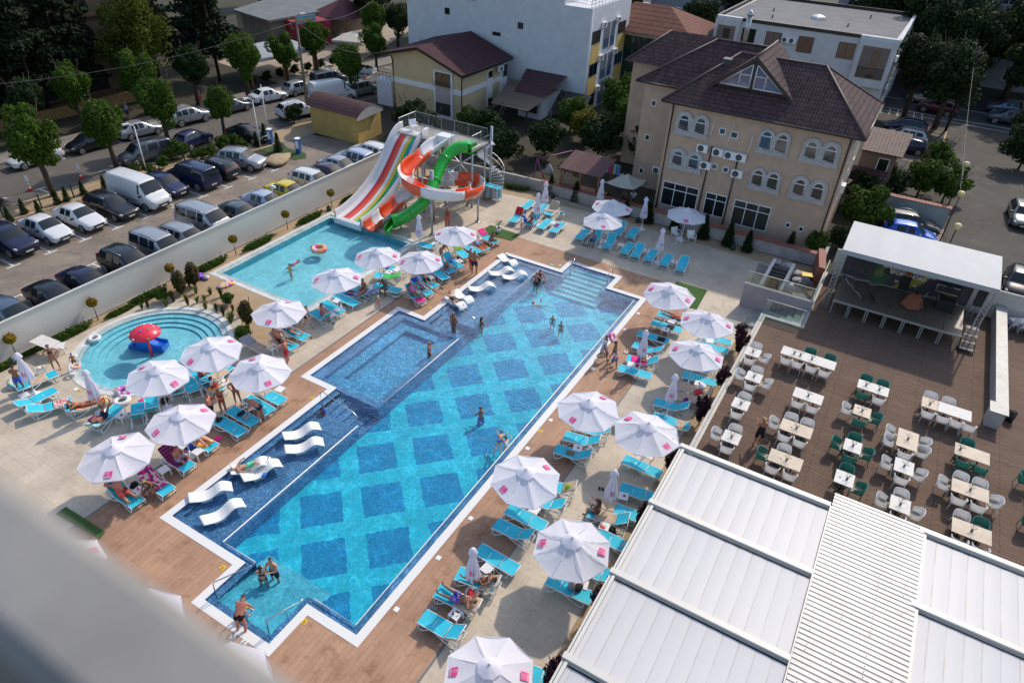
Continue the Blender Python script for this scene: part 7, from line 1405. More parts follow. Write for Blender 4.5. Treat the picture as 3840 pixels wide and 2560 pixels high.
for i in range(len(cuts)-1):
 m=B();pts=gp[cuts[i]:cuts[i+1]+1];m.tube([p+Vector((0,0,.1))for p in pts],.46,18,0,False);m.build('tube_section',S_G,gt_)
 d=(pts[-1]-pts[-2]).normalized();B().tube([pts[-1]+Vector((0,0,.1))-d*.05,pts[-1]+Vector((0,0,.1))+d*.05],.53,18,0,True).build('flange',S_G,gt_)if i<len(cuts)-2 else None
d=(gp[-1]-gp[-2]).normalized();e=gp[-1];sd=Vector((-d.y,d.x,0)).normalized();m=B();tip=Vector((35.75,30.85,.1))
m.loft([[c+sd*math.cos(a)*.5*(-1)+Vector((0,0,h*(1-math.sin(a))-.36*f))for a in[PI*q/12 for q in range(13)]]for c,h,f in[(e.lerp(tip,t_),.5+.15*t_,1-t_)for t_ in[i/8 for i in range(9)]]],0,False,False);cho=m.build('end_chute',S_G,gt_);sm=cho.modifiers.new('t','SOLIDIFY');sm.thickness=.05
m=B();m.tube([e+Vector((0,0,.1))-d*.25,e+Vector((0,0,.1))+d*.02],.54,18,0,False);m.tube([e+Vector((0,0,.1))-d*.3,e+Vector((0,0,.1))+d*.02],.5,18,0,False);m.build('mouth_ring',S_G,gt_)
m=B();m.tube([e+Vector((0,0,.1))-d*1.2,e+Vector((0,0,.1))-d*1.19],.44,16);m.build('inside_shade_disc',mat('tube_shade',(.005,.03,.012),.6),gt_)  # added dark disc plugs the tube and paints the shade inside
B().box(43.6,44.4,28.4,29.4,4.6,5.4).build('start_box',S_G,gt_)
for(x,y,z)in((38.3,29.85,1.1),(37.5,30.8,.3),(40.1,29.55,2.4)):B().tube([(x,y,0),(x,y,z)],.07,8).build('post',M_STEEL,gt_)
tw=T('slide_tower','steel slide tower with railed platform','slide tower',(0,0,0));B().box(43.6,46.0,28.3,35.6,4.8,4.93).build('platform',M_CONC,tw)
for x in(43.9,45.8):
 for y in(28.5,30.9,33.2,35.4):B().tube([(x,y,0),(x,y,4.8)],.085,8).build('post',M_STEEL,tw)
m=B()
for(xa,ya,xb,yb)in((43.9,28.5,43.9,33.2),(45.8,28.5,45.8,33.2),(43.9,30.9,45.8,33.2),(45.8,30.9,43.9,33.2),(45.8,33.2,43.9,35.4)):m.tube([(xa,ya,.6),(xb,yb,4.5)],.04,5);m.tube([(xa,ya,4.4),(xb,yb,.8)],.04,5)
m.build('bracing',M_STEEL,tw)
def railing(m,pts,h=1.1,step=.13,z0=0):
 for p,q in zip(pts,pts[1:]):
  p,q=Vector(p),Vector(q);L_=(q-p).length;n_=max(1,int(L_/step))
  for i in range(n_+1):c=p.lerp(q,i/n_);m.tube([c,c+Vector((0,0,h))],.009 if i%10 else.025,4,0,False)
  for hh in(h,.1):m.tube([p+Vector((0,0,hh)),q+Vector((0,0,hh))],.024,5,0,False)
m=B();railing(m,[(43.7,35.5,4.93),(45.95,35.5,4.93),(45.95,28.4,4.93)]);railing(m,[(43.7,28.4,4.93),(45.0,28.4,4.93)]);railing(m,[(43.7,33.2,4.93),(43.7,32.0,4.93)]);railing(m,[(43.7,30.3,4.93),(43.7,29.6,4.93)]);m.build('railing',M_STEEL,tw)
t=T('spiral_staircase','steel spiral staircase at the right end of the slide tower','staircase',(0,0,0));cx,cy=46.9,28.6;B().tube([(cx,cy,0),(cx,cy,5.9)],.11,10).build('column',M_STEEL,t);rl=[]
for i in range(24):
 a=-2.6+i*.27;z=.2+i*.2;a2=a+.36
 B().add([(cx+.1*math.cos(a),cy+.1*math.sin(a),z),(cx+1.15*math.cos(a),cy+1.15*math.sin(a),z),(cx+1.15*math.cos(a2),cy+1.15*math.sin(a2),z),(cx+.1*math.cos(a2),cy+.1*math.sin(a2),z)]+[(cx+.1*math.cos(a),cy+.1*math.sin(a),z-.04),(cx+1.15*math.cos(a),cy+1.15*math.sin(a),z-.04),(cx+1.15*math.cos(a2),cy+1.15*math.sin(a2),z-.04),(cx+.1*math.cos(a2),cy+.1*math.sin(a2),z-.04)],[(0,1,2,3),(7,6,5,4),(0,4,5,1),(1,5,6,2),(2,6,7,3)]).build('tread',M_STEEL,t)
 rl.append((cx+1.15*math.cos(a+.18),cy+1.15*math.sin(a+.18),z))
m=B();[m.tube([(x,y,z),(x,y,z+1.0)],.012,4,0,False)for x,y,z in rl];m.tube([(x,y,z+1.0)for x,y,z in rl],.025,5);m.tube([(x,y,z+.55)for x,y,z in rl],.014,4);m.build('railing',M_STEEL,t)
def make_garden_chair():
 t=T('plastic_armchair','x','armchair');m=B();m.grid(lambda u,v:(-.25+.5*u,-.27+.54*v,.43-.02*math.sin(PI*u)),3,3);m.build('seat',M_PLAST,t)
 m=B();m.grid(lambda u,v:(-.27-.12*u-.05*math.sin(PI*v)*-1,-.29*math.cos(PI*v),.43+.42*u),5,10);o=m.build('backrest',M_PLAST,t);o.modifiers.new('t','SOLIDIFY').thickness=.02
 m=B();[m.tube([(-.3,s*.3,.62),(.0,s*.31,.64),(.25,s*.29,.62),(.27,s*.28,.4)],.03,6)for s in(-1,1)];m.build('armrest',M_PLAST,t)
 for x in(-.24,.25):
  for y in(-.25,.25):B().tube([(x*1.15,y*1.1,0),(x,y,.42)],.022,6).build('leg',M_PLAST,t)
 return Proto(t)
GCH=make_garden_chair()
GCH.put((44.6,34.7,4.93),-2.2,'white plastic armchair up on the slide tower platform')
for(x,y,a,s)in((1645,640,-2.2,'left'),(1770,670,-2.6,'right')):p=g('B3',x,y,.2);GCH.put((p.x,p.y,.004),a,'white plastic armchair %s of the small table before the brown house'%s)
p=g('B2',2095,215,.7);t=T('bistro_table','small dark bistro table with towels at the foot of the spiral stair','table',(p.x,p.y,0));B().cyl((0,0,.7),.35,.03,16).build('top',M_DKG,t);B().tube([(0,0,0),(0,0,.7)],.035,6).build('leg',M_BLACK,t);B().tube([(-.3,0,.03),(.3,0,.03)],.025,5).tube([(0,-.3,.03),(0,.3,.03)],.025,5).build('foot',M_BLACK,t);tag(blob(.3,.2,.12,60).build('towels',FAB['white'],None,(p.x,p.y,.735)),'folded white towels on the dark bistro table','towels')
b=B().prism([(2,3.87),(39.1,3.87),(39.1,1.3),(41.35,1.3),(41.35,1.35),(47,1.35),(47,-26),(2,-26)],-.2,TZ,1,0);struct('terrace_deck',b,[M_DECK,mat('terrace_face',(.42,.38,.37),.8,noise=(1,.15),coord='pos')])
m=B();m.box(2,39.1,3.6,3.92,TZ+.004,TZ+.09).box(2,39.1,3.74,3.79,TZ+.09,TZ+.11,1).box(38.85,39.1,1.3,3.6,TZ+.004,TZ+.09).box(41.4,47,1.3,1.55,TZ+.004,TZ+.1).box(41.4,47,1.44,1.48,TZ+.1,TZ+.12,1);struct('terrace_kerb',m,[mat('pale_kerb_stone',(.52,.49,.44),.7,noise=(2,.12),coord='pos'),M_CONC])
m=B()
for i in range(8):m.box(39.12,41.33,1.31+.4*(7-i)if i<8 else 0,1.31+.4*(8-i),0,.15*(i+1))
struct('steps',m,mat('grey_stone_steps',(.34,.34,.32),.7,noise=(2,.15),coord='pos',bump=.1))
M_CLEAR=bpy.data.materials.new('clear_glass');M_CLEAR.use_nodes=True;_n=M_CLEAR.node_tree;_o=_n.nodes['Material Output'];_t=_n.nodes.new('ShaderNodeBsdfTransparent');_t.inputs[0].default_value=(.80,.88,.86,1);_g=_n.nodes.new('ShaderNodeBsdfGlossy');_g.inputs['Roughness'].default_value=.03;_m=_n.nodes.new('ShaderNodeMixShader');_m.inputs[0].default_value=.12;_n.links.new(_t.outputs[0],_m.inputs[1]);_n.links.new(_g.outputs[0],_m.inputs[2]);_n.links.new(_m.outputs[0],_o.inputs[0])
M_RAILW=mat('pale_rail',(.6,.58,.52),.35)
def glassrail(lab,pts,h=.95):
 t=T('glass_balustrade',lab,'balustrade',(0,0,0),0,'glass balustrades of the terrace steps');pn=B();r=B()
 for p,q in zip(pts,pts[1:]):p,q=Vector(p),Vector(q);n_=Vector((-(q-p).y,(q-p).x,0)).normalized()*.008;H_=Vector((0,0,h));pn.add([p-n_,q-n_,q-n_+H_,p-n_+H_,p+n_,q+n_,q+n_+H_,p+n_+H_],[(0,1,2,3),(7,6,5,4),(3,2,6,7)]);r.tube([p+H_,q+H_],.03,6)
 pn.build('glass_pane',M_CLEAR,t);r.build('top_rail',M_RAILW,t)
glassrail('glass balustrade beside the terrace steps',[(39.2,3.85,TZ+.1),(39.2,1.45,TZ+.1)])
glassrail('glass balustrade on top of the wall beside the junk yard',[(41.5,5.6,1.76),(41.5,1.45,1.76)],.85)
glassrail('glass balustrade along the terrace kerb beside the junk yard',[(41.6,1.42,TZ+.12),(46.9,1.42,TZ+.12)],.9)
tag(B().box(41.35,41.62,1.35,5.66,0,1.75).build('stair_wall',mat('mauve_render',(.36,.31,.32),.85,noise=(1,.12),coord='pos')),'mauve grey rendered wall behind the terrace steps','wall')
sheet('service_yard',[(41.6,1.3),(47.4,1.3),(48.2,6),(41.6,5.7)],.012,mat('yard_concrete',(.26,.24,.22),.9,noise=(1,.25),coord='pos'))
for i,y in enumerate((4.92,3.6)):tag(B().box(43.3,47.5,y-.1,y+.1,0,1.0).build('partition_wall',mat('white_render',(.6,.58,.56),.8)),'low white partition wall in the service yard, %s'%('left of the dark stairwell','right of the dark stairwell')[i],'wall')
m=B();[m.box(43.4+.35*i,43.75+.35*i,3.72,4.8,0,.12+.1*i)for i in range(9)];tag(m.build('cellar_steps',mat('dark_steps',(.06,.055,.05),.9)),'dark steps between the two partition walls in the service yard','steps')
M_BAG=mat('grey_sack',(.34,.34,.36),.8,noise=(5,.2),bump=.2)
for i,(x,y,n_,lab)in enumerate(((47.6,4.75,4,'leftmost stack by the wall'),(47.5,4.1,4,'second stack by the wall'),(47.2,3.85,5,'tallest stack'),(47.2,3.2,3,'stack right of the tallest'),(46.6,3.1,2,'small stack by the partition'),(46.6,2.5,4,'stack under the yellow board'))):
 for j in range(n_):o=blob(.4,.3,.24,70+i*5+j).build('sack',M_BAG,None,(x,y,.01+.2*j),R.uniform(-.3,.3));tag(o,'grey sack in the service yard, %s, %s'%(lab,('lowest','second from below','third from below','fourth from below','topmost')[4 if j==n_-1 else j]),'sack','sacks stored in the service yard')
tag(B().ob((46.6,2.5,.9),(.55,.7,.04),.3).build('yellow_board',M_YEL),'yellow board lying on a stack of sacks','board')
for i in range(7):tag(B().ob((45.6+.1*i,2.1-.07*i,.15+.05*(i%3)),(1.5,.12,.05),.6+.1*i,.1).build('timber_plank',M_TIM),'loose timber plank in the pile in the service yard','plank','timber planks in the service yard pile')
tag(blob(.45,.4,.95,90).build('wrapped_bundle',mat('plastic_wrap',(.45,.45,.47),.3,noise=(4,.2),bump=.3),None,(44.6,3.2,.01)),'tall bundle wrapped in pale plastic in the service yard','bundle')
tag(B().ob((43.9,2.5,.1),(.8,.9,.1),.2).build('turf_roll',M_TURF),'green artificial turf piece in the service yard','turf');tag(blob(.4,.35,.5,91).build('blue_sack',mat('blue_sheet',(.25,.42,.55),.6,noise=(3,.2)),None,(43.5,1.9,.01)),'pale blue plastic sheet in the service yard corner','sheet')
tag(B().prism([(47.0,1.5),(50.0,2.0),(50.0,2.5),(47.0,1.95)],0,1.5,0).build('brick_ramp_wall',M_RTILE),'narrow red tiled wall top beside the service yard','wall')
t=T('terrace_low_wall','long low wall with pale stone top on the right of the terrace','wall',(0,0,0));B().box(35.2,47,-9.0,-8.62,TZ,TZ+.98).box(35.0,35.8,-9.0,-8.35,TZ,TZ+.975).build('wall',MATS['terrace_face'],t);B().box(35.1,47,-9.1,-8.52,TZ+.98,TZ+1.03).box(34.9,35.85,-9.098,-8.27,TZ+.982,TZ+1.028).build('stone_top',mat('grey_stone_top',(.36,.36,.34),.5,noise=(2,.2),coord='pos'),t)
b=B();prof=[]
for i in range(15):z=TZ+.05+i*.122;prof+=[(0,z),(-.035,z+.03),(-.035,z+.085),(0,z+.115)]
b.loft([[(47.05+dx,y,z)for dx,z in prof]for y in(1.2,-26)],0,False,False,False);b.box(47.1,47.16,-26,1.2,0,TZ+1.9);tag(b.build('ribbed_fence',M_FENCE),'ribbed sheet fence behind the stage','fence')
st=T('stage','concert stage of brown deck panels on metal legs','stage',(0,0,0));SZ_=TZ+1.0;M_SPAN=mat('stage_panel',(.13,.10,.075),.45,noise=(3,.15),coord='pos');M_ALU=mat('aluminium',(.55,.54,.55),.35,.6)
for i in range(7):
 ya,yb=.35-1.02*i,.35-1.02*(i+1)
 for xa,xb in((41.7,43.55),(43.56,45.4)):B().box(xa+.01,xb-.01,yb+.01,ya-.01,SZ_-.03,SZ_).build('deck_panel',M_SPAN,st)
 B().box(41.66,41.7,yb+.005,ya-.005,SZ_-.13,SZ_+.004).build('edge_profile',M_ALU,st)
 for y in(ya-.06,yb+.06):B().box(41.72,41.78,y-.03,y+.03,TZ,SZ_-.05).build('leg',M_ALU,st)
B().box(45.3,45.36,-6.79,.35,TZ,SZ_-.04).build('rear_skirt',M_BLACK,st)
M_ROOFW=mat('white_tarpaulin',(.38,.395,.43),.6,noise=(1.2,.05),bump=.1)
sr=T('stage_roof','white tarpaulin stage roof on lattice towers','stage roof',(0,0,0));zf,zb,xf,xb,yl,yr=TZ+4.13,TZ+4.4,42.15,46.2,.82,-7.5
m=B();m.grid(lambda u,v:(xf+(xb-xf)*u,yl+(yr-yl)*v,zf+(zb-zf)*u+.05*math.sin(PI*u)-.03*abs(math.sin(4*PI*v))*math.sin(PI*u)),12,32).grid(lambda u,v:(xf-.02,yl+(yr-yl)*v,zf-(.27+.04*math.sin(PI*v))*u),3,24).grid(lambda u,v:(xf+(xb-xf)*v,yl,zf+(zb-zf)*v-.3*u),2,4).grid(lambda u,v:(xf+(xb-xf)*v,yr,zf+(zb-zf)*v-.3*u),2,4);m.build('tarpaulin',M_ROOFW,sr)
def truss(p,q,w_=.28):
 p,q=Vector(p),Vector(q);d=(q-p).normalized();a=d.cross(Vector((0,1,0))if abs(d.y)<.9 else Vector((1,0,0))).normalized();c=d.cross(a);m=B();h=w_/2;cs=[a*h+c*h,a*h-c*h,-a*h-c*h,-a*h+c*h]
 for k_ in cs:m.tube([p+k_,q+k_],.025,5,0,False)
 n_=int((q-p).length/.28)
 for i in range(n_):
  for j in range(4):m.tube([p.lerp(q,i/n_)+cs[(j+i)%4 if False else j],p.lerp(q,(i+1)/n_)+cs[(j+1)%4]],.011,4,0,False)
 return m
for(x,y)in((42.3,.7),(42.5,-7.3),(46,.6),(46,-7.3)):truss((x,y,TZ),(x,y,TZ+3.95)).build('lattice_tower',M_ALU,sr)
truss((42.5,.7,TZ+4.0),(42.5,-7.3,TZ+4.0),.2).build('lattice_beam',M_ALU,sr)
bd=T('stage_backdrop','dark stage backdrop banner with green and yellow light streaks and white lettering','banner',(0,0,0))
k=NT('backdrop_print');v=k.pos();sp=k.n('SeparateXYZ',{0:v});y_,z_=sp.outputs[1],sp.outputs[2]
dg=k.mth('ADD',k.mth('MULTIPLY',y_,.8),z_);n_=k.noise(k.pos(scale=(1,.35,.35),rot=.6),2,3);wv=k.mth('SINE',k.mth('ADD',k.mth('MULTIPLY',dg,3.2),k.mth('MULTIPLY',n_,4)))
msk=k.mth('MULTIPLY',k.rng(y_,-6.4,-5.2,0,1),k.rng(y_,-.9,-1.8,0,1));c=k.mix(k.mth('MULTIPLY',k.rng(wv,.45,1,0,1),msk),(.045,.04,.05),(.30,.24,.02));gr=k.mth('MULTIPLY',k.rng(y_,-2.4,-1.9,0,1),k.rng(y_,-1.0,-1.5,0,1));k.col(k.mix(k.mth('MULTIPLY',gr,.6),c,(.02,.15,.05)));k.rough(.7)
B().box(45.52,45.58,-6.85,.5,TZ+1.0,TZ+3.9).build('banner',k.m,bd);MB_=Matrix.Rotation(-PI/2,4,'Z')@Matrix.Rotation(PI/2,4,'X')
M_LETT=mat('banner_lettering',(.75,.73,.7),.7);M_LET2=mat('dim_lettering',(.16,.14,.18),.7)
for s_,z,y,sz,m_ in(('BACOLUX KORALIO',2.3,-3.25,.33,M_LETT),('EFORIE NORD',2.0,-3.25,.33,M_LETT),('ba',1.47,-2.75,.22,M_LETT),('ro',1.47,-3.8,.22,M_LETT),('#LOVEEFORIENORD',1.55,-.75,.19,M_LET2)):
 text_mesh('lettering',s_,sz,m_,bd,Matrix.Translation((45.515,y,TZ+z))@MB_,.003,True)
def spk(x,y,z,rz,lab,s=1):
 t=T('loudspeaker',lab,'loudspeaker',(x,y,z),rz,'black loudspeakers of the stage');B().prism([(-.2,-.26),(-.2,.26),(.2,.2),(.2,-.2)],0,.95*s).build('cabinet',M_BLACK,t);B().box(-.215,-.2,-.22,.22,.04,.9*s).build('grille',mat('speaker_grille',(.03,.03,.032),.8),t)
for y,lab in((-.25,'outer loudspeaker hanging at the left end of the stage roof'),(-1.0,'inner loudspeaker hanging at the left end of the stage roof'),(-6.1,'inner loudspeaker at the right end of the stage roof'),(-6.95,'outer loudspeaker at the right end of the stage roof')):spk(42.9,y,TZ+2.55,.1,lab,1.05)
for y,lab in((-1.9,'left'),(-5.3,'right')):t=T('stage_light','small dark lamp hanging from the %s half of the stage roof'%lab,'stage lamp',(42.6,y,TZ+3.2));B().lathe([(.05,.25),(.16,.2),(.18,0),(.0,0)],10).build('housing',M_BLACK,t);B().tube([(0,0,.2),(0,0,.5)],.02,4).build('hook',M_BLACK,t)
def SG(t_,x,y,z=SZ_):return g(t_,x,y,z)
M_RUST=mat('rust_cloth',(.24,.08,.04),.85,noise=(3,.25),bump=.2)
for i,(x,y)in enumerate(((1215,1090),(1290,1100))):p=SG('B4',x,y);t=T('covered_speaker','rust coloured cloth over the %s of two tall speaker stacks'%('left','right')[i],'covered speaker',(p.x+.3,p.y,SZ_));B().box(-.3,.3,-.28,.28,0,1.0).build('lower_cabinet',M_BLACK,t);B().grid(lambda u,v:((.33+.03*math.sin(9*v*PI))*math.cos(2*PI*v)*(min(1,u*3)),(.33+.03*math.cos(7*v*PI))*math.sin(2*PI*v)*(min(1,u*3)),1.55-.6*max(0,u-.33)*1.5),6,20).build('cloth',M_RUST,t)
p=SG('B4',1290,1230);t=T('covered_drum','brown cloth draped over a drum kit in the middle of the stage','covered drum kit',(p.x,p.y,SZ_));B().grid(lambda u,v:((.1+.5*u+.06*math.sin(10*PI*v)*u)*math.cos(2*PI*v),(.1+.5*u+.06*math.sin(8*PI*v)*u)*math.sin(2*PI*v),.95-.85*u*u),8,32).build('cloth',M_RUST,t);B().tube([(.5,-.3,0),(.45,-.6,1.0)],.015,4).tube([(.3,-.6,.8),(-.1,-1.0,1.1)],.012,4).build('cymbal_stand',M_STEEL,t)
def stand_(x,y,lab,tilt=.3):
 p=SG('B4',x,y);t=T('microphone_stand',lab,'microphone stand',(p.x,p.y,SZ_),R.uniform(0,6),'microphone stands on the stage');[B().tube([(0,0,.18),(.32*math.cos(a),.32*math.sin(a),.01)],.012,4).build('leg',M_BLACK,t)for a in(0,2.1,4.2)];B().tube([(0,0,.1),(0,0,1.1)],.012,5).build('pole',M_BLACK,t);B().tube([(-.1,0,1.05),(.6,0,1.25)],.01,4).build('boom',M_BLACK,t)
stand_(1130,1240,'black microphone stand left of the covered drum kit');stand_(1320,1330,'black microphone stand in front of the covered drum kit');stand_(1640,1320,'black microphone stand at the right of the stage')
p=SG('B4',930,1190);t=T('keyboard_stand','empty black cross shaped keyboard stand on the left of the stage','keyboard stand',(p.x,p.y,SZ_),.2);B().tube([(0,.4,0),(.2,-.4,.8)],.03,5).tube([(.4,.4,0),(.6,-.4,.8)],.03,5).build('leg',M_BLACK,t);B().tube([(0,-.4,0),(.2,.4,.8)],.03,5).tube([(.4,-.4,0),(.6,.4,.8)],.03,5).build('leg',M_BLACK,t)
p=SG('B4',1560,1250);t=T('flight_case','open black flight case with silver edges on the right of the stage','flight case',(p.x,p.y,SZ_),0);m=B();m.box(-.35,.35,-.5,.5,0,.7).build('body',M_BLACK,t);lid=B().ob((.55,0,1.05),(.08,1.5,.6),0,-.35).build('lid',M_DKG,t);m=B();c_=[Vector((.55,0,1.05))+Matrix.Rotation(-.35,3,'Y')@Vector((-.05,sy*.75,sz*.3))for sy,sz in((1,1),(1,-1),(-1,-1),(-1,1))];[m.tube([c_[i],c_[(i+1)%4]],.03,4)for i in range(4)];m.build('edge_trim',M_ALU,lid);B().box(-.36,.36,-.51,-.47,.66,.72).box(-.36,.36,.47,.51,.66,.72).build('edge',M_ALU,t);[B().cyl((x,y,-.0),.05,.06,8).build('caster',M_BLACK,t)for x in(-.3,.3)for y in(-.45,.45)]
pts=[SG('B4',x,y,SZ_+.015)for x,y in((735,960),(770,975),(745,1000),(770,1035),(800,1060),(810,1090),(845,1120),(875,1160))];tag(B().tube(spline(pts,3),.014,4).build('cable',FAB['white']),'white cable winding across the left of the stage','cable');pts=[SG('B4',x,y,SZ_+.015)for x,y in((770,975),(840,1005),(930,1020),(960,1045),(1060,1050),(1150,1075))];tag(B().tube(spline(pts,3),.014,4).build('cable',FAB['white']),'white cable along the back of the stage','cable')
pts=[SG('B4',x,y,SZ_+.015)for x,y in((940,1190),(960,1150),(1010,1145),(1110,1170))];tag(B().tube(spline(pts,3),.012,4).build('cable',M_BLACK),'black cable on the stage beside the keyboard stand','cable')
t=T('stage_steps','white steps on a black frame at the right side of the stage','steps',(42.3,-7.3,TZ),0);[B().box(-.6+.42*i,-.25+.42*i,-.35,.35,.2+.24*i,.24+.24*i).build('tread',M_CONC,t)for i in range(4)];B().tube([(-.8,.38,0),(1,.38,.9)],.03,4).tube([(-.8,-.38,0),(1,-.38,.9)],.03,4).build('frame',M_BLACK,t)
for i in range(3):
 p=g('B4',2120+75*i,1420+22*i,TZ);t=T('stacked_plastic_chairs','stack of white plastic chairs behind the low wall, %s'%('left','middle','right')[i],'chair stack',(p.x,p.y,TZ),.5,'white chair stacks behind the low wall');[(B().grid(lambda u,v:(-.25-.1*u,-.25+.5*v,.4+.1*j+.35*u),2,3).grid(lambda u,v:(-.25+.5*u,-.25+.5*v,.4+.1*j),2,2).build('seat_shell',M_PLAST,t))for j in range(4)];[B().tube([(x,y,0),(x*.9,y*.9,.4)],.025,5).build('leg',M_PLAST,t)for x in(-.25,.25)for y in(-.25,.25)]
p=g('C4',2110,840,TZ);t=T('waste_bin','black waste bin at the end of the low terrace wall','bin',(p.x,p.y,TZ));B().lathe([(.18,0),(.22,.55),(.2,.55),(.17,.05),(0,.05)],14).build('bucket',M_BLACK,t);blob(.18,.18,.12,95).build('bag',FAB['black'],t).location=(0,0,.5)
k=NT('marble_top');v=k.pos();n1=k.noise(v,1.6,8,.7);n2=k.n('TexNoise',{'Vector':v,'Scale':.9,'Detail':8,'Distortion':1.5}).outputs['Fac'];ve=k.rng(k.mth('ABSOLUTE',k.mth('SUBTRACT',n2,.5)),0,.02,.35,0)
k.col(k.mix(ve,k.mix(k.rng(n1,.3,.7,0,1),(.60,.575,.54),(.68,.665,.645)),(.36,.33,.31)));k.rough(.55);k.b.inputs['Specular IOR Level'].default_value=.2;M_MARB=k.m;M_MARB2=mat('cream_marble_top',(.56,.47,.37),.55,noise=(1.5,.14),coord='pos',spec=.2)
M_GCH=mat('green_woven_plastic',(.095,.32,.27),.5);M_WCH=mat('white_woven_plastic',(.86,.85,.85),.5)
for m_ in(M_GCH,M_WCH):
 n_=m_.node_tree;t_=n_.nodes.new('ShaderNodeBsdfTranslucent');t_.inputs[0].default_value=n_.nodes['Principled BSDF'].inputs[0].default_value;x_=n_.nodes.new('ShaderNodeMixShader');x_.inputs[0].default_value=.5;n_.links.new(n_.nodes['Principled BSDF'].outputs[0],x_.inputs[1]);n_.links.new(t_.outputs[0],x_.inputs[2]);n_.links.new(x_.outputs[0],n_.nodes['Material Output'].inputs[0])
M_CUSH=mat('seat_cushion',(.36,.34,.28),.9)
def make_armchair(m_,nm):
 t=T('terrace_chair','x','chair');w_=.28
 m=B().grid(lambda u,v:(-.24+.48*u,-.24+.48*v,.44),2,2);m.grid(lambda u,v:(-.24+.48*u,-.24+.48*v,.415),2,2);m.box(-.25,.25,-.25,.25,.405,.435);m.build('seat',m_,t)
 m=B();B().box(-.21,.22,-.21,.21,.437,.475).build('cushion',M_CUSH,t)
 def sh(u,v):a=-1.95+3.9*v;top=.83-.17*max(0,(abs(v-.5)*2-.35)/.65);r=w_+.03*u;c_=math.cos(a);s__=math.sin(a);e_=(abs(c_)**3.2+abs(s__)**3.2)**(-1/3.2);return(-r*1.05*c_*e_+.01,r*s__*e_,.45+(top-.45)*u)
 o=m.grid(sh,5,22).build('backrest',m_,t);o.modifiers.new('t','SOLIDIFY').thickness=.025
 B().tube([sh(1,i/22)for i in range(23)],.022,5).build('rim',m_,t)
 for x in(-.22,.22):
  for y in(-.22,.22):B().tube([(x*1.25,y*1.22,0),(x,y,.42)],.018,5).build('leg',m_,t)
 return Proto(t)
ARM={'w':make_armchair(M_WCH,'w'),'g':make_armchair(M_GCH,'g')}
def make_vase():
 t=T('flower_vase','x','vase');B().lathe([(.045,0),(.055,.05),(.03,.1),(.025,.1),(.02,.02),(0,.02)],10).build('pot',mat('blue_grey_pot',(.16,.2,.24),.4),t);m=B();q=random.Random(3)
 for i in range(16):a,l=q.uniform(0,6.28),q.uniform(.06,.16);d=Vector((math.cos(a)*l,math.sin(a)*l,.1+q.uniform(.05,.16)));m.tube([(0,0,.08),d],.004,3);s_=Vector((math.cos(a+1.5),math.sin(a+1.5),.2))*.018;m.add([d-s_,d+Vector((math.cos(a),math.sin(a),.2))*.04,d+s_,d-Vector((0,0,.03))],[(0,1,2,3)])
 m.build('twigs',mat('dry_twigs',(.12,.10,.04),.8),t);return Proto(t)
VS=make_vase()
M_BASE=M_BLACK
def ttable(c,wy,wx,desc,chairs,vases=((0,0),),marb=None,ash=()):
 x,y=c;t=T('terrace_table',desc[0].upper()+desc[1:]if False else desc,'table',(x,y,TZ),0,'marble topped tables of the terrace')
 B().box(-wx/2,wx/2,-wy/2,wy/2,.725,.75).build('tabletop',marb or M_MARB,t);n_=max(1,round(wy/.75))if wx<1.2 else 2
 for i in range(n_):
  dy=(i-(n_-1)/2)*.72 if wx<1.2 else 0;dx=0 if wx<1.2 else(i-.5)*.7;m=B().tube([(dx,dy,.03),(dx,dy,.72)],.035,8);m.tube([(dx-.26,dy-.2,.025),(dx+.26,dy+.2,.025)],.03,5).tube([(dx-.26,dy+.2,.025),(dx+.26,dy-.2,.025)],.03,5);m.build('pedestal',M_BASE,t)
 the='the '+desc;sd={'n':('near',lambda o:(x-wx/2-.22,y+o,0)),'f':('stage',lambda o:(x+wx/2+.22,y+o,PI)),'l':('pool',lambda o:(x+o,y+wy/2+.24,-PI/2)),'r':('wall',lambda o:(x+o,y-wy/2-.24,PI/2))}
 cnt={}
 for s_,o_,col_ in chairs:cnt.setdefault((s_,col_),[]).append(o_)
 for s_,o_,col_ in chairs:
  nm,fn=sd[s_];px_,py_,rz=fn(o_);L_=sorted(cnt[(s_,col_)],reverse=True);od='' if len(L_)==1 else ', '+('first','second','third','fourth')[L_.index(o_)]+' from pool'
  if s_ in 'lr' and len(L_)>1:od=', '+('stage end' if o_>0 else 'near end')
  ARM[col_].put((px_,py_,TZ),rz+R.uniform(-.1,.1),('white' if col_=='w' else 'green')+' chair at the %s side of %s%s'%(nm,desc.replace('marble ',''),od),'woven chairs on the terrace')
 for i,(dx,dy)in enumerate(vases):VS.put((x+dx,y+dy,TZ+.752),R.uniform(0,6),'vase with dry twigs on the '+desc+('' if len(vases)==1 else(', nearest the pool',', second from the pool',', third from the pool')[i]),'twig vases on the terrace tables')
 for dx,dy in ash:tag(ashtray().build('ashtray',M_WHITE,None,(x+dx,y+dy,TZ+.752)),'white ashtray on the '+desc,'ashtray','white ashtrays on the terrace tables')
def gt2(t_,x,y):p=g(t_,x,y,TZ+.75);return(p.x,p.y)
ttable((34.81,.45),2.86,.85,'longest table with three vases',[('n',1.02,'w'),('n',.42,'w'),('n',-.32,'w'),('n',-1.0,'w'),('f',-.0,'g'),('f',-1.05,'g')],((-.05,.75),(-.05,.42),(-.05,-.2)))
ttable((31.35,-.21),1.42,.85,'table with only two chairs',[('n',.36,'w'),('n',-.36,'w')])
ttable((33.96,-3.0),1.5,.82,'vase pair table nearest the stage',[('f',.4,'g'),('f',-.4,'g'),('n',.38,'g'),('n',-.38,'w')],((0,.35),(0,-.3)))
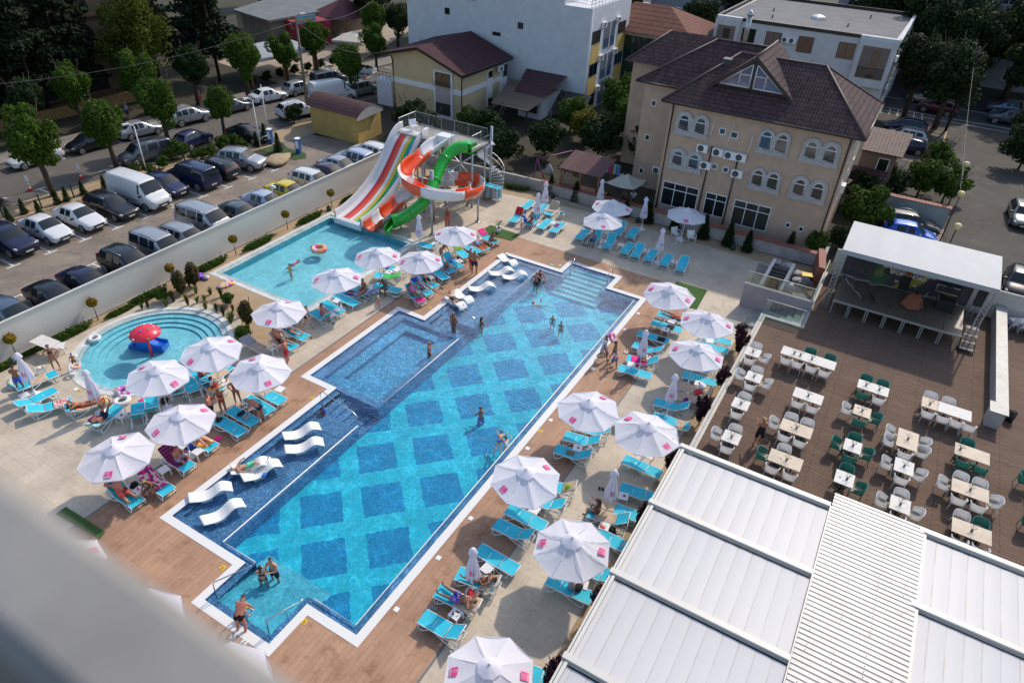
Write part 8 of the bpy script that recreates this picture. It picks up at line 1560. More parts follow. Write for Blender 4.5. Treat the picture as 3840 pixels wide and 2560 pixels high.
ttable((31.62,-2.77),.8,.85,'small square three-chair table',[('l',0,'w'),('r',0,'g'),('n',0,'g')],((0,0),),M_MARB2,((.2,.2),))
ttable((34.23,-5.68),.74,.9,'square end table joined to another',[('f',0,'w'),('n',.0,'w')],((-.1,0),),M_MARB2)
ttable((34.25,-6.82),1.5,.9,'bare table without vases',[('f',.3,'w'),('n',.45,'w'),('n',-.15,'w'),('n',-.7,'w')],())
ttable((28.46,-.21),1.45,.88,'five-chair table beside the blond woman',[('f',.38,'w'),('f',-.38,'w'),('n',.38,'w'),('n',-.34,'w'),('l',0,'w')],((.0,.0),),M_MARB2,((0,.22),))
ttable((28.67,-2.75),.76,.86,'table ringed by green chairs',[('f',0,'g'),('l',0,'g'),('r',0,'g'),('n',0,'g')])
ttable((30.62,-4.95),.9,1.42,'deep table with five white chairs',[('l',.35,'w'),('l',-.35,'w'),('r',.35,'w'),('r',-.35,'w'),('n',0,'w')],((0,0),),M_MARB2)
ttable((31.26,-7.67),1.45,.9,'cream table with green chairs',[('f',.2,'g'),('n',.3,'g'),('n',-.42,'g')],((.0,.5),),M_MARB2)
ttable((26.0,-.23),1.45,.88,'cream table beside the louvred roof',[('f',.2,'w'),('l',0,'g'),('n',.4,'w'),('n',-.38,'w')],((.0,-.05),),M_MARB2,((0,.2),))
ttable((26.26,-2.75),.79,.88,'white table beside the louvred roof corner',[('f',0,'g'),('r',-.1,'g')],((0,-.1),),None,((0,.18),))
ttable((28.55,-4.98),.8,.95,'sunlit white square table',[('l',0,'w'),('r',0,'w'),('n',0,'w')])
ttable((28.57,-7.66),1.46,.88,'cream table with six white chairs',[('f',.38,'w'),('f',-.38,'w'),('n',.38,'w'),('n',-.38,'w'),('l',0,'w'),('r',0,'w')],((0,0),),M_MARB2)
ttable((25.95,-5.06),.8,.88,'table half behind the ribbed roof',[('f',0,'w'),('l',0,'w'),('r',0,'w'),('n',0,'w')])
ttable((26.01,-7.78),1.46,.88,'cream table by the right louvres',[('f',.38,'w'),('f',-.34,'g'),('n',.38,'w'),('n',-.38,'w')],((0,0),),M_MARB2)
for(x,y),d_,ch_ in(((2294,267),'farthest small kerb table','frn'),((2302,476),'second small kerb table','flrn'),((2192,703),'third small kerb table','fn'),((2113,982),'nearest small kerb table','fln')):
 ttable(gt2('C3',x,y),.8,.82,d_,[(q,0,'w')for q in ch_],((0,0),))
ttable((31.0,-10.6),.9,.88,'table cut by the right edge, upper one',[('l',0,'g'),('n',.1,'g')],());ttable((28.2,-10.7),.9,.88,'table cut by the right edge, lower one',[('l',0,'g'),('f',0,'g')],())
PZ=4.0
k=NT('white_roof_fabric');v=k.pos();sp=k.n('SeparateXYZ',{0:v});fr=k.mth('ABSOLUTE',k.mth('SUBTRACT',k.mth('FRACT',k.mth('MULTIPLY',sp.outputs[1],1/.52)),.5));ln_=k.rng(fr,0,.06,.8,0);n_=k.noise(k.pos(scale=(.6,3,1)),1.5,5);k.col(k.mix(k.mth('MULTIPLY',ln_,k.rng(n_,.35,.6,0,1)),(.50,.497,.515),(.33,.295,.24)));k.rough(.5);k.bump(k.rng(fr,0,.08,0,1),.25,.01);M_PFAB=k.m
M_PAL=mat('pergola_aluminium',(.58,.56,.52),.4,noise=(1,.05),coord='pos')
def louvre(lab,xs_,ya,yb):
 t=T('louvred_roof',lab,'retractable roof',(0,0,0))
 for i in range(len(xs_)-1):
  xa,xb=xs_[i]-.2,xs_[i+1]+.18
  B().grid(lambda u,v:(xa+(xb-xa)*u,ya+(yb-ya)*v,PZ-.1-.03*math.sin(PI*u)+.003*math.cos(2*PI*(ya+(yb-ya)*v)/.52)),4,72).build('fabric_panel',M_PFAB,t)
 for x in xs_:
  B().box(x-.08,x+.13,yb,ya+.25,PZ-.12,PZ+.055).box(x-.13,x-.1,yb,ya,PZ-.1,PZ-.06).build('beam',M_PAL,t);B().box(x-.2,x-.131,yb+.05,ya-.05,PZ-.13,PZ-.115).build('gap_shade_strip',M_BLACK,t)  # black strip paints the shaded gap on the near side of each beam
 B().box(xs_[-1],xs_[0],ya+.005,ya+.12,PZ-.2,PZ+.0).box(xs_[-1],xs_[0],ya+.15,ya+.22,PZ-.2,PZ-.03).build('side_rail',M_PAL,t);B().box(xs_[-1],xs_[0],yb-.1,yb-.002,PZ-.2,PZ-.0).build('side_rail',M_PAL,t)
 for x in xs_[::2]:B().box(x-.08,x+.08,ya-.12,ya+.05,TZ,PZ-.12).build('post',M_PAL,t)
louvre('white retractable fabric roof nearest the pool',[22.0,18.42,14.75,11.15,7.5,4],3.55,-2.25)
louvre('white retractable fabric roof on the far side of the ribbed strip',[22.6,18.95,15.3,11.65,8],-5.6,-13.5)
b=B();prof=[]
x=5.0
while x<22.75:prof+=[(x,PZ+.02),(x+.05,PZ+.04),(x+.13,PZ+.04),(x+.18,PZ+.02)];x+=.2
b.loft([[(x_,y_,z_)for x_,z_ in prof]for y_ in(-2.3,-5.5)],0,False,False,False);t=tag(b.build('ribbed_roof',mat('zinc_sheet',(.36,.357,.35),.45,.3,noise=(.8,.15),coord='pos')),'ribbed zinc sheet roof strip between the two fabric roofs','roof');t2=B().box(5,22.75,-5.48,-2.32,PZ-.15,PZ-.02).build('under_frame',M_PAL,t)
q=random.Random(5);m=B();[m.lathe([(.02,0),(.015,.015),(0,.02)],6,(5.1+.2*q.randint(0,87),(-2.6,-3.4,-4.3,-5.1)[q.randint(0,3)],PZ+.041))for i in range(140)];m.build('roof_screws',M_DKG,t)
m=B();hz,xa,xb=23.76,.0285,.077;m.loft([[(x_,y_,z_)for x_,z_ in((xa,hz-3),(xa,hz-.008),(xa+.008,hz),(xb-.008,hz),(xb,hz-.008),(xb,hz-3))]for y_ in(-1.5,3)],0,True,True,False)
tag(m.build('balcony_parapet',mat('grey_parapet_paint',(.225,.217,.21),.6,noise=(7,.25),coord='pos')),'pale grey balcony parapet out of focus in the near corner','parapet')
def pole(nm,lab,cat,p,h,r0,r1,mt,lamp=None,arm=(0,0),grp=None,tip=None):
 t=T(nm,lab,cat,p,0,grp);B().tube([(0,0,0),(0,0,h)],[r0,r1],8).build('pole',mt,t)
 if lamp=='globe':B().lathe([(.1,0),(.22,.12),(.25,.3),(.2,.42),(0,.46)],12,(0,0,h)).build('lamp_globe',mat('cream_globe',(.72,.58,.28),.35),t)
 elif lamp:B().tube([(0,0,h),(arm[0]*.5,arm[1]*.5,h+.25),(arm[0],arm[1],h+.3)],.03,5).build('arm',mt,t);B().ob((arm[0]*1.2,arm[1]*1.2,h+.3),(.5,.2,.12),math.atan2(arm[1],arm[0])).build('lamp_head',M_PLAST,t)
 return t
pl=pole('utility_pole','tall concrete utility pole with lamp beside the yellow garage','utility pole',(*g('A2',575,960)[:2],0),9.6,.17,.1,mat('weathered_pole',(.16,.13,.10),.9),1,(.5,-.3));B().ob((0,0,6.6),(.02,.5,.4)).tube([(0,.3,5),(0,-.3,5)],.03,4).build('bracket',M_STEEL,pl)
pole('lamp_post','slim white lamp post beside the hedge','lamp post',(*g('A1',2190,1240)[:2],0),4.4,.06,.04,M_WHITE,1,(-.5,.1),'slim white lamp posts of the parking lot');pole('lamp_post','slim white lamp post beside the white panel van','lamp post',(*g('A1',1240,1470)[:2],0),4.2,.06,.04,M_WHITE,1,(-.5,.1),'slim white lamp posts of the parking lot');pole('flag_pole','plain white pole beside the blue ticket box','pole',(*g('A2',245,1150)[:2],0),5,.05,.035,M_WHITE)
for(x,y,lab)in((1745,60,'farthest'),(1700,310,'middle'),(1670,585,'nearest')):p=g('B4',x,y,4.4);pole('street_lamp','dark post with cream globe on the side street, %s of three'%lab,'street lamp',(p.x,p.y,0),4.4,.06,.04,M_BROWNP,'globe',(0,0),'globe street lamps of the side street')
p=g('A4',1580,1100);pole('leaning_pole','dark wooden utility pole at the corner of the main street','utility pole',(p.x,p.y,0),9,.15,.09,M_BROWNP)
def wire(nm,pts,lab):tag(B().tube(pts,.02,4).build(nm,M_DKG),lab,'cable','overhead cables')
a_=Vector((53.5,55.8,9.2))
for i,q_ in enumerate(((20,62,8.5),(64,68,7),(80,66,8),(62,52,5.4))):
 q_=Vector(q_);wire('overhead_cable',[a_.lerp(q_,u/10)-Vector((0,0,1.2*math.sin(PI*u/10)))for u in range(11)],('overhead cable from the utility pole along the road to the left','overhead cable from the utility pole towards the cafe','overhead cable from the utility pole along the far pavement','overhead cable from the utility pole to the cream house')[i])
for i,q_ in enumerate(((66,-5.3,4.6),(100,-4,8.5))):wire('overhead_cable',[Vector((59,-5.2,4.6)).lerp(Vector(q_),u/8)-Vector((0,0,.4*math.sin(PI*u/8)))for u in range(9)],('cable between two globe street lamps','cable from the globe street lamp to the main street')[i])
def cone(t_,x,y,lab,sign=True):
 p=g(t_,x,y);t=T('traffic_cone',lab,'traffic cone',(p.x,p.y,0),0,'red and white traffic cones');B().box(-.2,.2,-.2,.2,0,.04).lathe([(.16,.04),(.115,.2)],12).lathe([(.08,.36),(.045,.5)],12).build('cone',M_RED,t);B().lathe([(.115,.2),(.08,.36)],12).lathe([(.045,.5),(.02,.62),(0,.62)],12).build('white_band',M_WHITE,t);B().ob((0,0,1.0),(.02,.22,.5),.6).build('paper_sign',M_WHITE,t)if sign else None;B().tube([(0,0,.6),(0,0,1.2)],.015,4).build('stick',M_STEEL,t)
cone('B1',258,258,'red and white traffic cone with a paper sign left of the big street tree');cone('B1',687,155,'red and white traffic cone in the road between two trees');cone('A2',1052,655,'red and white traffic cone far along the road beside the flower trough')
for(x,y,lab)in((497,1285,'blue ticket column on the small lawn edge'),(262,1205,'blue ticket box beside the white pole')):p=g('A2',x,y);t=T('ticket_column',lab,'ticket machine',(p.x,p.y,0),.4);B().box(-.25,.25,-.2,.2,0,1.35).build('casing',mat('blue_casing',(.03,.10,.3),.4),t);B().box(-.27,-.252,-.14,.14,.5,1.2).build('panel',M_PLAST,t);B().box(-.27,.27,-.22,.22,1.352,1.42).build('cap',M_PLAST,t)
p=g('A2',705,1120);t=T('utility_box','small grey green utility box by the yellow garage','utility box',(p.x,p.y,0));B().box(-.3,.3,-.35,.35,0,.8).build('casing',mat('grey_green_box',(.2,.25,.27),.6),t);B().box(-.31,-.302,-.2,.2,.2,.6).build('panel',M_PLAST,t)
p=g('A2',310,1340,.3);tag(blob(1.5,1.1,.62,97).build('sand_heap',M_SAND,None,(p.x,p.y,-.02)),'heap of pale sand on the parking lot','sand heap')
for(t_,x,y,lab)in(('B1',1568,1000,'by the gravel bed corner near the purple toy'),('B2',747,405,'by the louvred fence near the wide slide'),('B3',612,300,'beside the corner of the garden wall'),('B3',1327,505,'below the garden wall near a folded parasol'),('B3',2125,735,'with a white hose near the terrace end of the garden wall'),('D3',1208,590,'in the planting strip beside the fabric roof'),('C1',100,345,'behind the leftmost folded parasol')):
 p=g(t_,x,y,.2);t=T('ground_spotlight','dark green garden lamp '+lab,'garden lamp',(p.x,p.y,0),0,'dark green garden lamps');B().lathe([(.18,0),(.2,.25),(.2,.28),(0,.28)],12).build('housing',mat('dark_green_plastic',(.01,.05,.03),.4),t);B().lathe([(.14,.29),(.16,.34),(.1,.42),(0,.44)],12).build('lid',MATS['dark_green_plastic'],t)
p=g('C1',375,180,.75);t=T('marble_table','white marble table with a black vein beside the louvred fence','table',(p.x,p.y,0),.1);B().box(-.4,.4,-.75,.75,.72,.75).build('tabletop',M_MARB,t);B().tube([(0,0,0),(0,0,.72)],.05,6).build('pedestal',M_BLACK,t)
p=g('C1',490,225,.35);t=T('plastic_bench','white slatted plastic lounger folded short beside the marble table','bench',(p.x,p.y,0),.9);m=B();[m.box(-.3+.1*i,-.23+.1*i,-.3,.3,.35,.38)for i in range(7)];m.build('seat',M_PLAST,t);B().ob((-.45,0,.5),(.5,.6,.03),0,.7).build('backrest',M_PLAST,t);[B().box(x-.025,x+.025,y-.025,y+.025,0,.35).build('leg',M_PLAST,t)for x in(-.25,.35)for y in(-.27,.27)]
p=g('B2',415,1400,.1);t=T('parasol_stand','black cross shaped parasol stand at the gravel bed edge','parasol stand',(p.x,p.y,0));B().tube([(-.4,0,.05),(.4,0,.05)],.035,5).tube([(0,-.4,.05),(0,.4,.05)],.035,5).build('foot',M_BLACK,t);B().tube([(0,0,.05),(0,0,.6)],.035,6).build('stub',M_BLACK,t)
m=B();
for i in range(14):m.box(0,.3,-.35*i,-.35*i+.3,0,.05)
o=m.build('paver_row',M_CONC,None,(*g('B3',590,315)[:2],.012),rad(-8));tag(o,'row of loose grey pavers below the garden wall','pavers')
def leafmat(nm,c1,c2,tr=.25):
 k=NT(nm);oi=k.n('NewGeometry').outputs['Random Per Island'];n_=k.noise(k.pos(),1.2,3);f=k.mth('ADD',k.mth('MULTIPLY',oi,.6),k.mth('MULTIPLY',n_,.4));c=k.mix(f,c1,c2);k.col(c);k.rough(.7)
 k.b.inputs['Specular IOR Level'].default_value=.12
 t=k.n('BsdfTranslucent',{0:c});mx=k.n('MixShader',{0:tr,1:k.b.outputs[0],2:t.outputs[0]});k.t.links.new(mx.outputs[0],k.N['Material Output'].inputs[0]);return k.m
LF={'street':leafmat('street_tree_leaves',(.02,.05,.007),(.10,.18,.02),.3),'dark':leafmat('dark_leaves',(.010,.024,.008),(.036,.064,.018),.18),'pine':leafmat('pine_needles',(.006,.014,.007),(.016,.03,.012),.05),'willow':leafmat('yellow_green_leaves',(.03,.05,.006),(.10,.125,.012)),'bush':leafmat('bush_leaves',(.022,.055,.008),(.09,.16,.02),.3),'purple':leafmat('purple_leaves',(.018,.008,.012),(.06,.022,.035),.15),'gold':leafmat('golden_leaves',(.12,.10,.01),(.36,.22,.02)),'thuja':leafmat('thuja_leaves',(.015,.04,.012),(.05,.10,.025)),'grass':leafmat('grass_blades',(.05,.09,.015),(.15,.20,.05)),'yellow':leafmat('yellowing_leaves',(.06,.07,.01),(.22,.19,.02)),'brownp':leafmat('brown_plant_leaves',(.05,.04,.015),(.11,.09,.03))}
M_BARK=mat('bark',(.055,.04,.028),.9,noise=(5,.3),bump=.5)
def leaves(b,c,rad3,n,s,q,shell=.55,clump=0,m=0,flat=.4):
 cs=[]
 if clump:
  for _ in range(clump):
   d=Vector((q.gauss(0,1),q.gauss(0,1),q.gauss(0,1))).normalized()*q.uniform(.45,.95);cs.append((Vector((d.x*rad3[0],d.y*rad3[1],d.z*rad3[2]))+Vector(c),q.uniform(.22,.42)))
 for i in range(n):
  d=Vector((q.gauss(0,1),q.gauss(0,1),q.gauss(0,1))).normalized()*(shell+(1-shell)*q.random()**.6)
  if cs:cc,cr=cs[q.randrange(len(cs))];p=cc+Vector((d.x*rad3[0],d.y*rad3[1],d.z*rad3[2]))*cr
  else:p=Vector(c)+Vector((d.x*rad3[0],d.y*rad3[1],d.z*rad3[2]))
  nn=(d+Vector((q.gauss(0,.6),q.gauss(0,.6),q.gauss(.3,.6)))).normalized();a=nn.cross(Vector((q.gauss(0,1),q.gauss(0,1),q.gauss(0,1)))).normalized();e=nn.cross(a);l=s*q.uniform(.6,1.3)
  b.add([p-a*l*.5,p+e*l*flat-nn*l*.08,p+a*l*.6,p-e*l*flat-nn*l*.08],[(0,1,2,3)],m)
def make_tree(nm,cat,lf,h,tr,crown,n,s,seed,clump=16,shell=.6,limbs=5,flat=.4,lean=0,skirt=False):
 q=random.Random(seed);t=T(nm,'x',cat);b=B();top=h-crown[2]*1.2;ax=lean
 b.tube([(0,0,0),(ax*.3,.04,top*.5),(ax,0,top),(ax*1.2,0,top+crown[2])],[tr*1.25,tr,tr*.8,tr*.25],8)
 for i in range(limbs):
  a=6.28*i/limbs+q.random();b.tube([(ax*.8,0,top*.85+q.uniform(0,.3)),(ax+crown[0]*.45*math.cos(a),crown[1]*.45*math.sin(a),top+crown[2]*.5),(ax+crown[0]*.8*math.cos(a),crown[1]*.8*math.sin(a),top+crown[2]*q.uniform(.7,1.5))],[tr*.5,tr*.3,.02],5)
 b.build('trunk',M_BARK,t);b=B();c=(ax,0,h-crown[2])
 leaves(b,c,crown,n,s,q,shell,clump,0,flat);leaves(b,c,(crown[0]*.85,crown[1]*.85,crown[2]*.85),n//2,s,q,.3,0,0,flat)
 b.build('crown',LF[lf],t);return t
def conifer(nm,cat,lf,h,r,n,s,seed,tr=.06,bare=.03):
 q=random.Random(seed);t=T(nm,'x',cat);B().tube([(0,0,0),(0,0,h*.95)],[tr,.01],6).build('trunk',M_BARK,t);b=B()
 for i in range(n):
  u=q.random()**1.25;z=h*(bare+(1-bare)*u);rr=r*(1-u)**.8*(.25+.75*q.random()**.5)*(.75+.25*math.sin(9*u*PI)**2);a=q.uniform(0,6.28);d=Vector((math.cos(a),math.sin(a),q.uniform(-.1,.5))).normalized();p=Vector((rr*math.cos(a),rr*math.sin(a),z));e=d.cross(Vector((0,0,1))).normalized();l=s*q.uniform(.6,1.3)
  b.add([p-d*l*.4,p+e*l*.28,p+d*l*.8,p-e*l*.28],[(0,1,2,3)])
 b.build('crown',LF[lf],t);return t
def pine(nm,h,r,lf,seed,n=7400,tr=.22):
 q=random.Random(seed);t=T(nm,'x','tree');b=B().tube([(0,0,0),(.1,0,h*.5),(0,.1,h)],[tr,tr*.7,.04],7);f=B()
 for i in range(46):
  u=.18+.8*q.random();a=q.uniform(0,6.28);L_=r*(1.05-u)**.7*q.uniform(.6,1.1);z=h*u;e=Vector((L_*math.cos(a),L_*math.sin(a),z+L_*.15));b.tube([(0,0,z),e],[.05,.012],4)
  leaves(f,Vector((0,0,z)).lerp(e,.75),(L_*.45+.3,L_*.45+.3,.55),n//46,.42,q,.15,0,0,.38)
 b.build('trunk',M_BARK,t);f.build('crown',LF[lf],t);return t
STR=[Proto(make_tree('street_tree','tree','street',5.6,.19,(1.75,1.7,1.85),6000,.2,11+i,20,.5,6,.42,.25*(i-1)))for i in range(3)]
SG1='pollarded trees along the road'
def stree(i,t_,x,y,lab,s=1.0,lf=None):
 p=g(t_,x,y);o=STR[i].put((p.x,p.y,0),R.uniform(0,6.28),lab,SG1,(s*R.uniform(.88,1.1),s*R.uniform(.88,1.1),s*R.uniform(.98,1.16)))
 if lf:cr=CH[o.name][1];cr.material_slots[0].link='OBJECT';cr.material_slots[0].material=LF[lf]
stree(0,'B1',455,300,'big street tree at the left with a thick leaning trunk',1.15);stree(1,'A1',985,1420,'street tree in front of the silver saloon and dark people carrier',1.1);stree(2,'A1',1435,1250,'street tree beside the dark blue hatchback',1.05);stree(0,'A1',1890,1140,'small street tree in front of the dark grey saloon',.8)
stree(1,'A1',330,1195,'street tree behind the white saloon, far kerb',.95,'dark');stree(2,'A1',720,1090,'street tree on the far pavement behind the black car',1.0);stree(0,'A1',1240,970,'street tree on the far pavement above the walking man',1.05);stree(1,'A1',1670,890,'dark street tree beside the shirtless man',1.05,'dark')
stree(2,'A1',2090,830,'street tree on the far pavement left of the white saloon',1.15);stree(0,'A2',405,700,'street tree behind the silver hatchback',1.0);stree(1,'A2',655,620,'street tree right of the concrete pole',1.1);stree(2,'A2',945,825,'street tree in front of the white high-roofed van',.95);stree(0,'A2',1150,600,'street tree at the left corner of the cream house',.95);stree(1,'A2',1155,430,'tall street tree beside the cafe umbrellas',1.15);stree(2,'A2',1330,420,'street tree beside the white building edge',1.1,'dark')
PN=[Proto(pine('pine_tree',12,3.6,'pine',31)),Proto(pine('pine_tree',14,3.9,'pine',32))];PNG='dark pines across the road'
for i,(x,y,s,lab)in enumerate(((16,75.5,1.05,'dark pine at the far left edge'),(23,75,1.0,'second dark pine from the left'),(29.5,76,1.1,'dark pine before the middle of the arcaded building'),(36,74.5,1.0,'dark pine left of the yellow green tree'),(41,77,1.15,'tall dark pine behind the yellow green tree'),(56.5,73,.95,'dark pine left of the pale low building'),(60,80,1.0,'dark pine behind the pale low building'),(33,80,1.15,'dark pine pressed against the arcaded building'),(8,77,1.1,'dark pine beyond the left edge'),(26,72.5,.95,'dark pine close to the far pavement on the left'),(20,79,1.2,'dark pine pressed against the arcades at the left'),(44,80,1.15,'dark pine pressed against the arcades at the right'),(38.5,78,1.1,'dark pine between the arcades and the tall pine'),(51,76.5,1.0,'dark pine right of the yellow green tree'))):
 PN[i%2].put((x,y,0),R.uniform(0,6),lab,PNG,s)
WL=Proto(make_tree('willow_tree','tree','willow',12,.3,(3.4,3.4,4.6),5200,.34,41,30,.4,7,.28));WL.put((46.5,72.5,0),1,'tall yellow green tree lit by the sun across the road',None,1.0);
BIG=[Proto(make_tree('broad_tree','tree','dark',11,.3,(3.8,3.8,3.6),5600,.36,51+i,26,.5,7,.45))for i in range(2)];BGG='dark broad trees behind the houses'
for i,(x,y,s,lab)in enumerate(((50,84,1.1,'dark tree behind the yellow green tree'),(70,92,1.0,'dark tree left of the red pyramid roof'),(80,104,1.1,'dark tree far behind the cafe'),(92,104,1.1,'dark tree behind the red pyramid roof'),(100,92,1.0,'dark tree right of the red pyramid roof'),(86,74,.9,'dark tree behind the cafe umbrellas'),(95,66,1.0,'dark tree touching the white building on the left'),(110,44,.9,'dark tree above the rusty red roof'),(104,29,.8,'dark tree between the pavilion and the flat roofed block'),(113,25,1.0,'dark tree behind the flat roofed block, left'),(116,8,1.1,'dark tree behind the flat roofed block, right'),(110,1.5,1.15,'dark tree beside the corner of the flat roofed block'),(108,-4.0,1.05,'dark tree on the far side of the main street'),(112,-10,1.2,'dark tree among the right background trees, tallest'),(108,-16,1.1,'dark tree behind the far right cars'),(114,-22,1.2,'dark tree at the far right edge'),(120,-4,1.1,'dark tree in front of the apartment slab'),(95.5,.5,.85,'dark tree at the corner of the side parking, left trunk'),(92.8,-3.0,.85,'dark tree at the corner of the side parking, right trunk'),(64,100,1.2,'dark tree far left behind the pines'),(42,100,1.2,'dark tree behind the arcaded building'),(118,56,1.1,'dark tree far behind the white building'),(104,-11.5,.95,'dark tree over the silver cars at the right'))):
 BIG[i%2].put((x,y,0),R.uniform(0,6),lab,BGG,s)
BS=[Proto(make_tree('garden_bush','bush','bush',2.2,.05,(1.15,1.15,1.0),2300,.16,61+i,14,.5,5))for i in range(2)]
def bush(i,p,lab,s=1,lf=None,grp='bushes in the back gardens',nm=None):
 o=BS[i].put((p[0],p[1],0),R.uniform(0,6.28),lab,grp,s)
 if lf:cr=CH[o.name][1];cr.material_slots[0].link='OBJECT';cr.material_slots[0].material=LF[lf]
for i,(x,y,s,lf,lab)in enumerate(((66,30.5,1.7,'bush','bushy tree in front of the lean-to of the white building'),(63.5,27.8,1.6,'yellow','yellowing tree in the garden between the white building and the brown house'),(72,27.5,2.2,'bush','sunlit tree beside the yellow panels of the white building'),(68,24.5,2.0,'bush','tree left of the brown house rear wing'),(60.5,24.8,2.0,'dark','dark tree behind the garden hut'),(57.5,29.0,1.7,'dark','dark tree behind the purple swing'),(53.5,31.5,1.5,'dark','dark bush behind the spiral stair'),(56,34.5,1.8,'dark','dark tree below the brown slatted patio roof'),(54.0,40.3,1.6,'dark','dark ivy covered bush right of the yellow garage'),(55.5,43.4,1.5,'dark','dark bush between the garage and the cream house'),(51.6,38.2,1.2,'dark','dark bush behind the top of the wide slide'),(58,38,1.3,'bush','leafy shrub with long twigs before the patio roof'),(76,26,2,'dark','dark tree under the glazed pavilion'),(62.5,21.5,1.8,'dark','dark tree against the recessed wall of the brown house'),(50.6,55.0,.9,'dark','dark shrub at the foot of the utility pole'))):bush(i%2,(x,y),lab,s,lf)
for i,(t_,x,y,s,lf,lab)in enumerate((('B4',470,750,.8,'bush','bright green bush at the right end of the garden wall'),('B4',690,720,.9,'dark','dark bush left of the stage roof corner'),('B4',820,570,1.0,'bush','shrub with yellow flowers beside the driveway'),('B4',880,400,1.5,'dark','dark tree beside the driveway wall'),('B4',1100,300,1.5,'dark','dark tree behind the pale driveway wall'),('B4',1350,280,1.6,'bush','leafy tree behind the pale driveway wall, right part'),('B4',1560,330,1.5,'bush','tree leaning over the side street lamp'),('A4',2200,1400,1.9,'dark','dark clump at the right edge of the side street, lower'),('A4',2230,1200,2.0,'dark','dark clump at the right edge of the side street, upper'),('A4',1480,1420,1.4,'bush','tree in front of the numbered bays'))):p=g(t_,x,y,.3);bush(i%2,p,lab,s,lf)
t=tag(B().prism([(62.6,-5.4),(62.9,-5.4),(62.9,.9),(62.6,.9)],0,1.9).build('driveway_wall',mat('pale_blue_render',(.30,.33,.34),.85,noise=(1,.15),coord='pos')),'pale wall with red tile coping behind the parked black estate','wall');m=B();[m.ob((62.75,-5.35+.22*i,1.95),(.45,.2,.06),0,-.15)for i in range(29)];m.build('coping',M_RTILE,t)
TH=[Proto(conifer('young_thuja','conifer','thuja',1.6,.42,900,.16,71+i))for i in range(2)]
for i,(t_,x,y,s,lab)in enumerate((('B3',595,285,1.1,'young conifer at the corner of the garden wall, leftmost'),('B3',800,345,1.1,'young conifer below the garden hut'),('B3',975,345,.8,'young conifer behind a folded parasol by the garden wall'),('B3',1220,475,.9,'young conifer behind the rear parasol by the garden wall'),('B3',1410,530,1.15,'young conifer below the first shop window'),('B3',1630,590,1.15,'young conifer behind the white armchairs'),('B3',1870,660,1.25,'young conifer below the second shop window'),('B3',2075,720,1.25,'young conifer below the third shop window'),('B4',250,800,1.2,'young conifer beside the stacked sacks'),('B3',2235,770,1.0,'young conifer near the terrace end of the garden wall'),('A2',325,1270,1.1,'young fir on the small lawn'),('A2',215,1190,1.0,'young fir beside the blue ticket box'),('A1',2160,1230,.9,'young fir at the right end of the hedge'))):p=g(t_,x,y,.0);TH[i%2].put((p.x,p.y,0),R.uniform(0,6),lab,'young conifers',s)
for i,(x,y)in enumerate(((200,1490),(330,1500),(480,1410),(560,1385),(700,1330),(880,1290),(80,1560))):p=g('B1',x,y-1060,.2);TH[i%2].put((p.x,p.y,0),0,'young conifer in the verge hedge left of the white van, '+('first','second','third','fourth','fifth','sixth','nearest the left edge')[i],'verge hedge plants',.75)
for i,(x,y,s)in enumerate(((1130,1460,.5),(1250,1440,.45),(1370,1400,.55),(1450,1330,.6),(1530,1310,.75),(1640,1330,.45),(1700,1320,.5),(1780,1300,.5),(1870,1250,.7),(1960,1210,.55),(2050,1250,.5))):p=g('A1',x,y,.2);bush(i%2,p,'small shrub in the verge hedge between the road and the parking, number %d from the white van'%(i+1)if False else 'small shrub in the verge hedge behind the far parking row, '+('leftmost','second','third','fourth','fifth','sixth','seventh','eighth','ninth','tenth','rightmost')[i],s,'bush','verge hedge shrubs')
fc=T('mesh_fence','dark green wire mesh fence along the verge','fence',(0,0,0));m=B()
pts=[Vector((12+2.5*i,56.3-.06*(2.5*i)if i>4 else 56.2,0))for i in range(13)]
for p,q_ in zip(pts,pts[1:]):
 for h_ in(.1,.4,.7,1.0):m.tube([p+Vector((0,0,h_)),q_+Vector((0,0,h_))],.008,3,0,False)
 for i in range(12):c=p.lerp(q_,i/12);m.tube([c,c+Vector((0,0,1.0))],.005,3,0,False)
m.build('wire_mesh',mat('green_wire',(.01,.04,.02),.5),fc);[B().box(p.x-.04,p.x+.04,p.y-.04,p.y+.04,0,1.15).build('post',MATS['green_wire'],fc)for p in pts]
PUR=[Proto(make_tree('red_leaved_shrub','shrub','purple',2.0,.03,(.42,.42,.75),800,.12,81+i,9,.3,5))for i in range(2)]
for i,(t_,x,y,lab)in enumerate((('C3',2160,330,'dark red shrub beside the parasol nearest the steps'),('C3',2020,610,'dark red shrub second from the terrace steps'),('C3',1835,880,'dark red shrub beside the big parasol'),('C3',1590,1310,'dark red shrub at the corner of the fabric roof'),('D3',1345,330,'dark red shrub beside the reading woman'),('D3',985,1010,'dark red shrub beside the large parasol shadow'),('D3',600,1640,'dark red shrub at the bottom edge'),('B3',2160,1580,'dark red shrub next to the lowest terrace step'))):p=g(t_,x,y);PUR[i%2].put((p.x,min(max(p.y,4.1),4.6),0),R.uniform(0,6),lab,'dark red shrubs along the terrace',1.0)
TOP=Proto(make_tree('topiary_tree','topiary','gold',1.55,.025,(.3,.3,.28),700,.11,91,0,.6,3))
for t_,x,y,lab in(('C1',115,290,'golden ball tree behind the leftmost folded parasol'),('B1',825,1345,'golden ball tree left of the paddling pool'),('B1',1462,1050,'golden ball tree near the corner of the gravel bed'),('B1',1985,800,'golden ball tree beside the children\'s pool'),('B2',402,585,'golden ball tree at the middle of the children\'s pool fence'),('B2',775,400,'golden ball tree left of the wide slide'),('B2',1115,270,'golden ball tree behind the wide slide')):p=g(t_,x,y);TOP.put((p.x,min(p.y,38.3),0),R.uniform(0,6),lab,'golden ball trees along the fence')
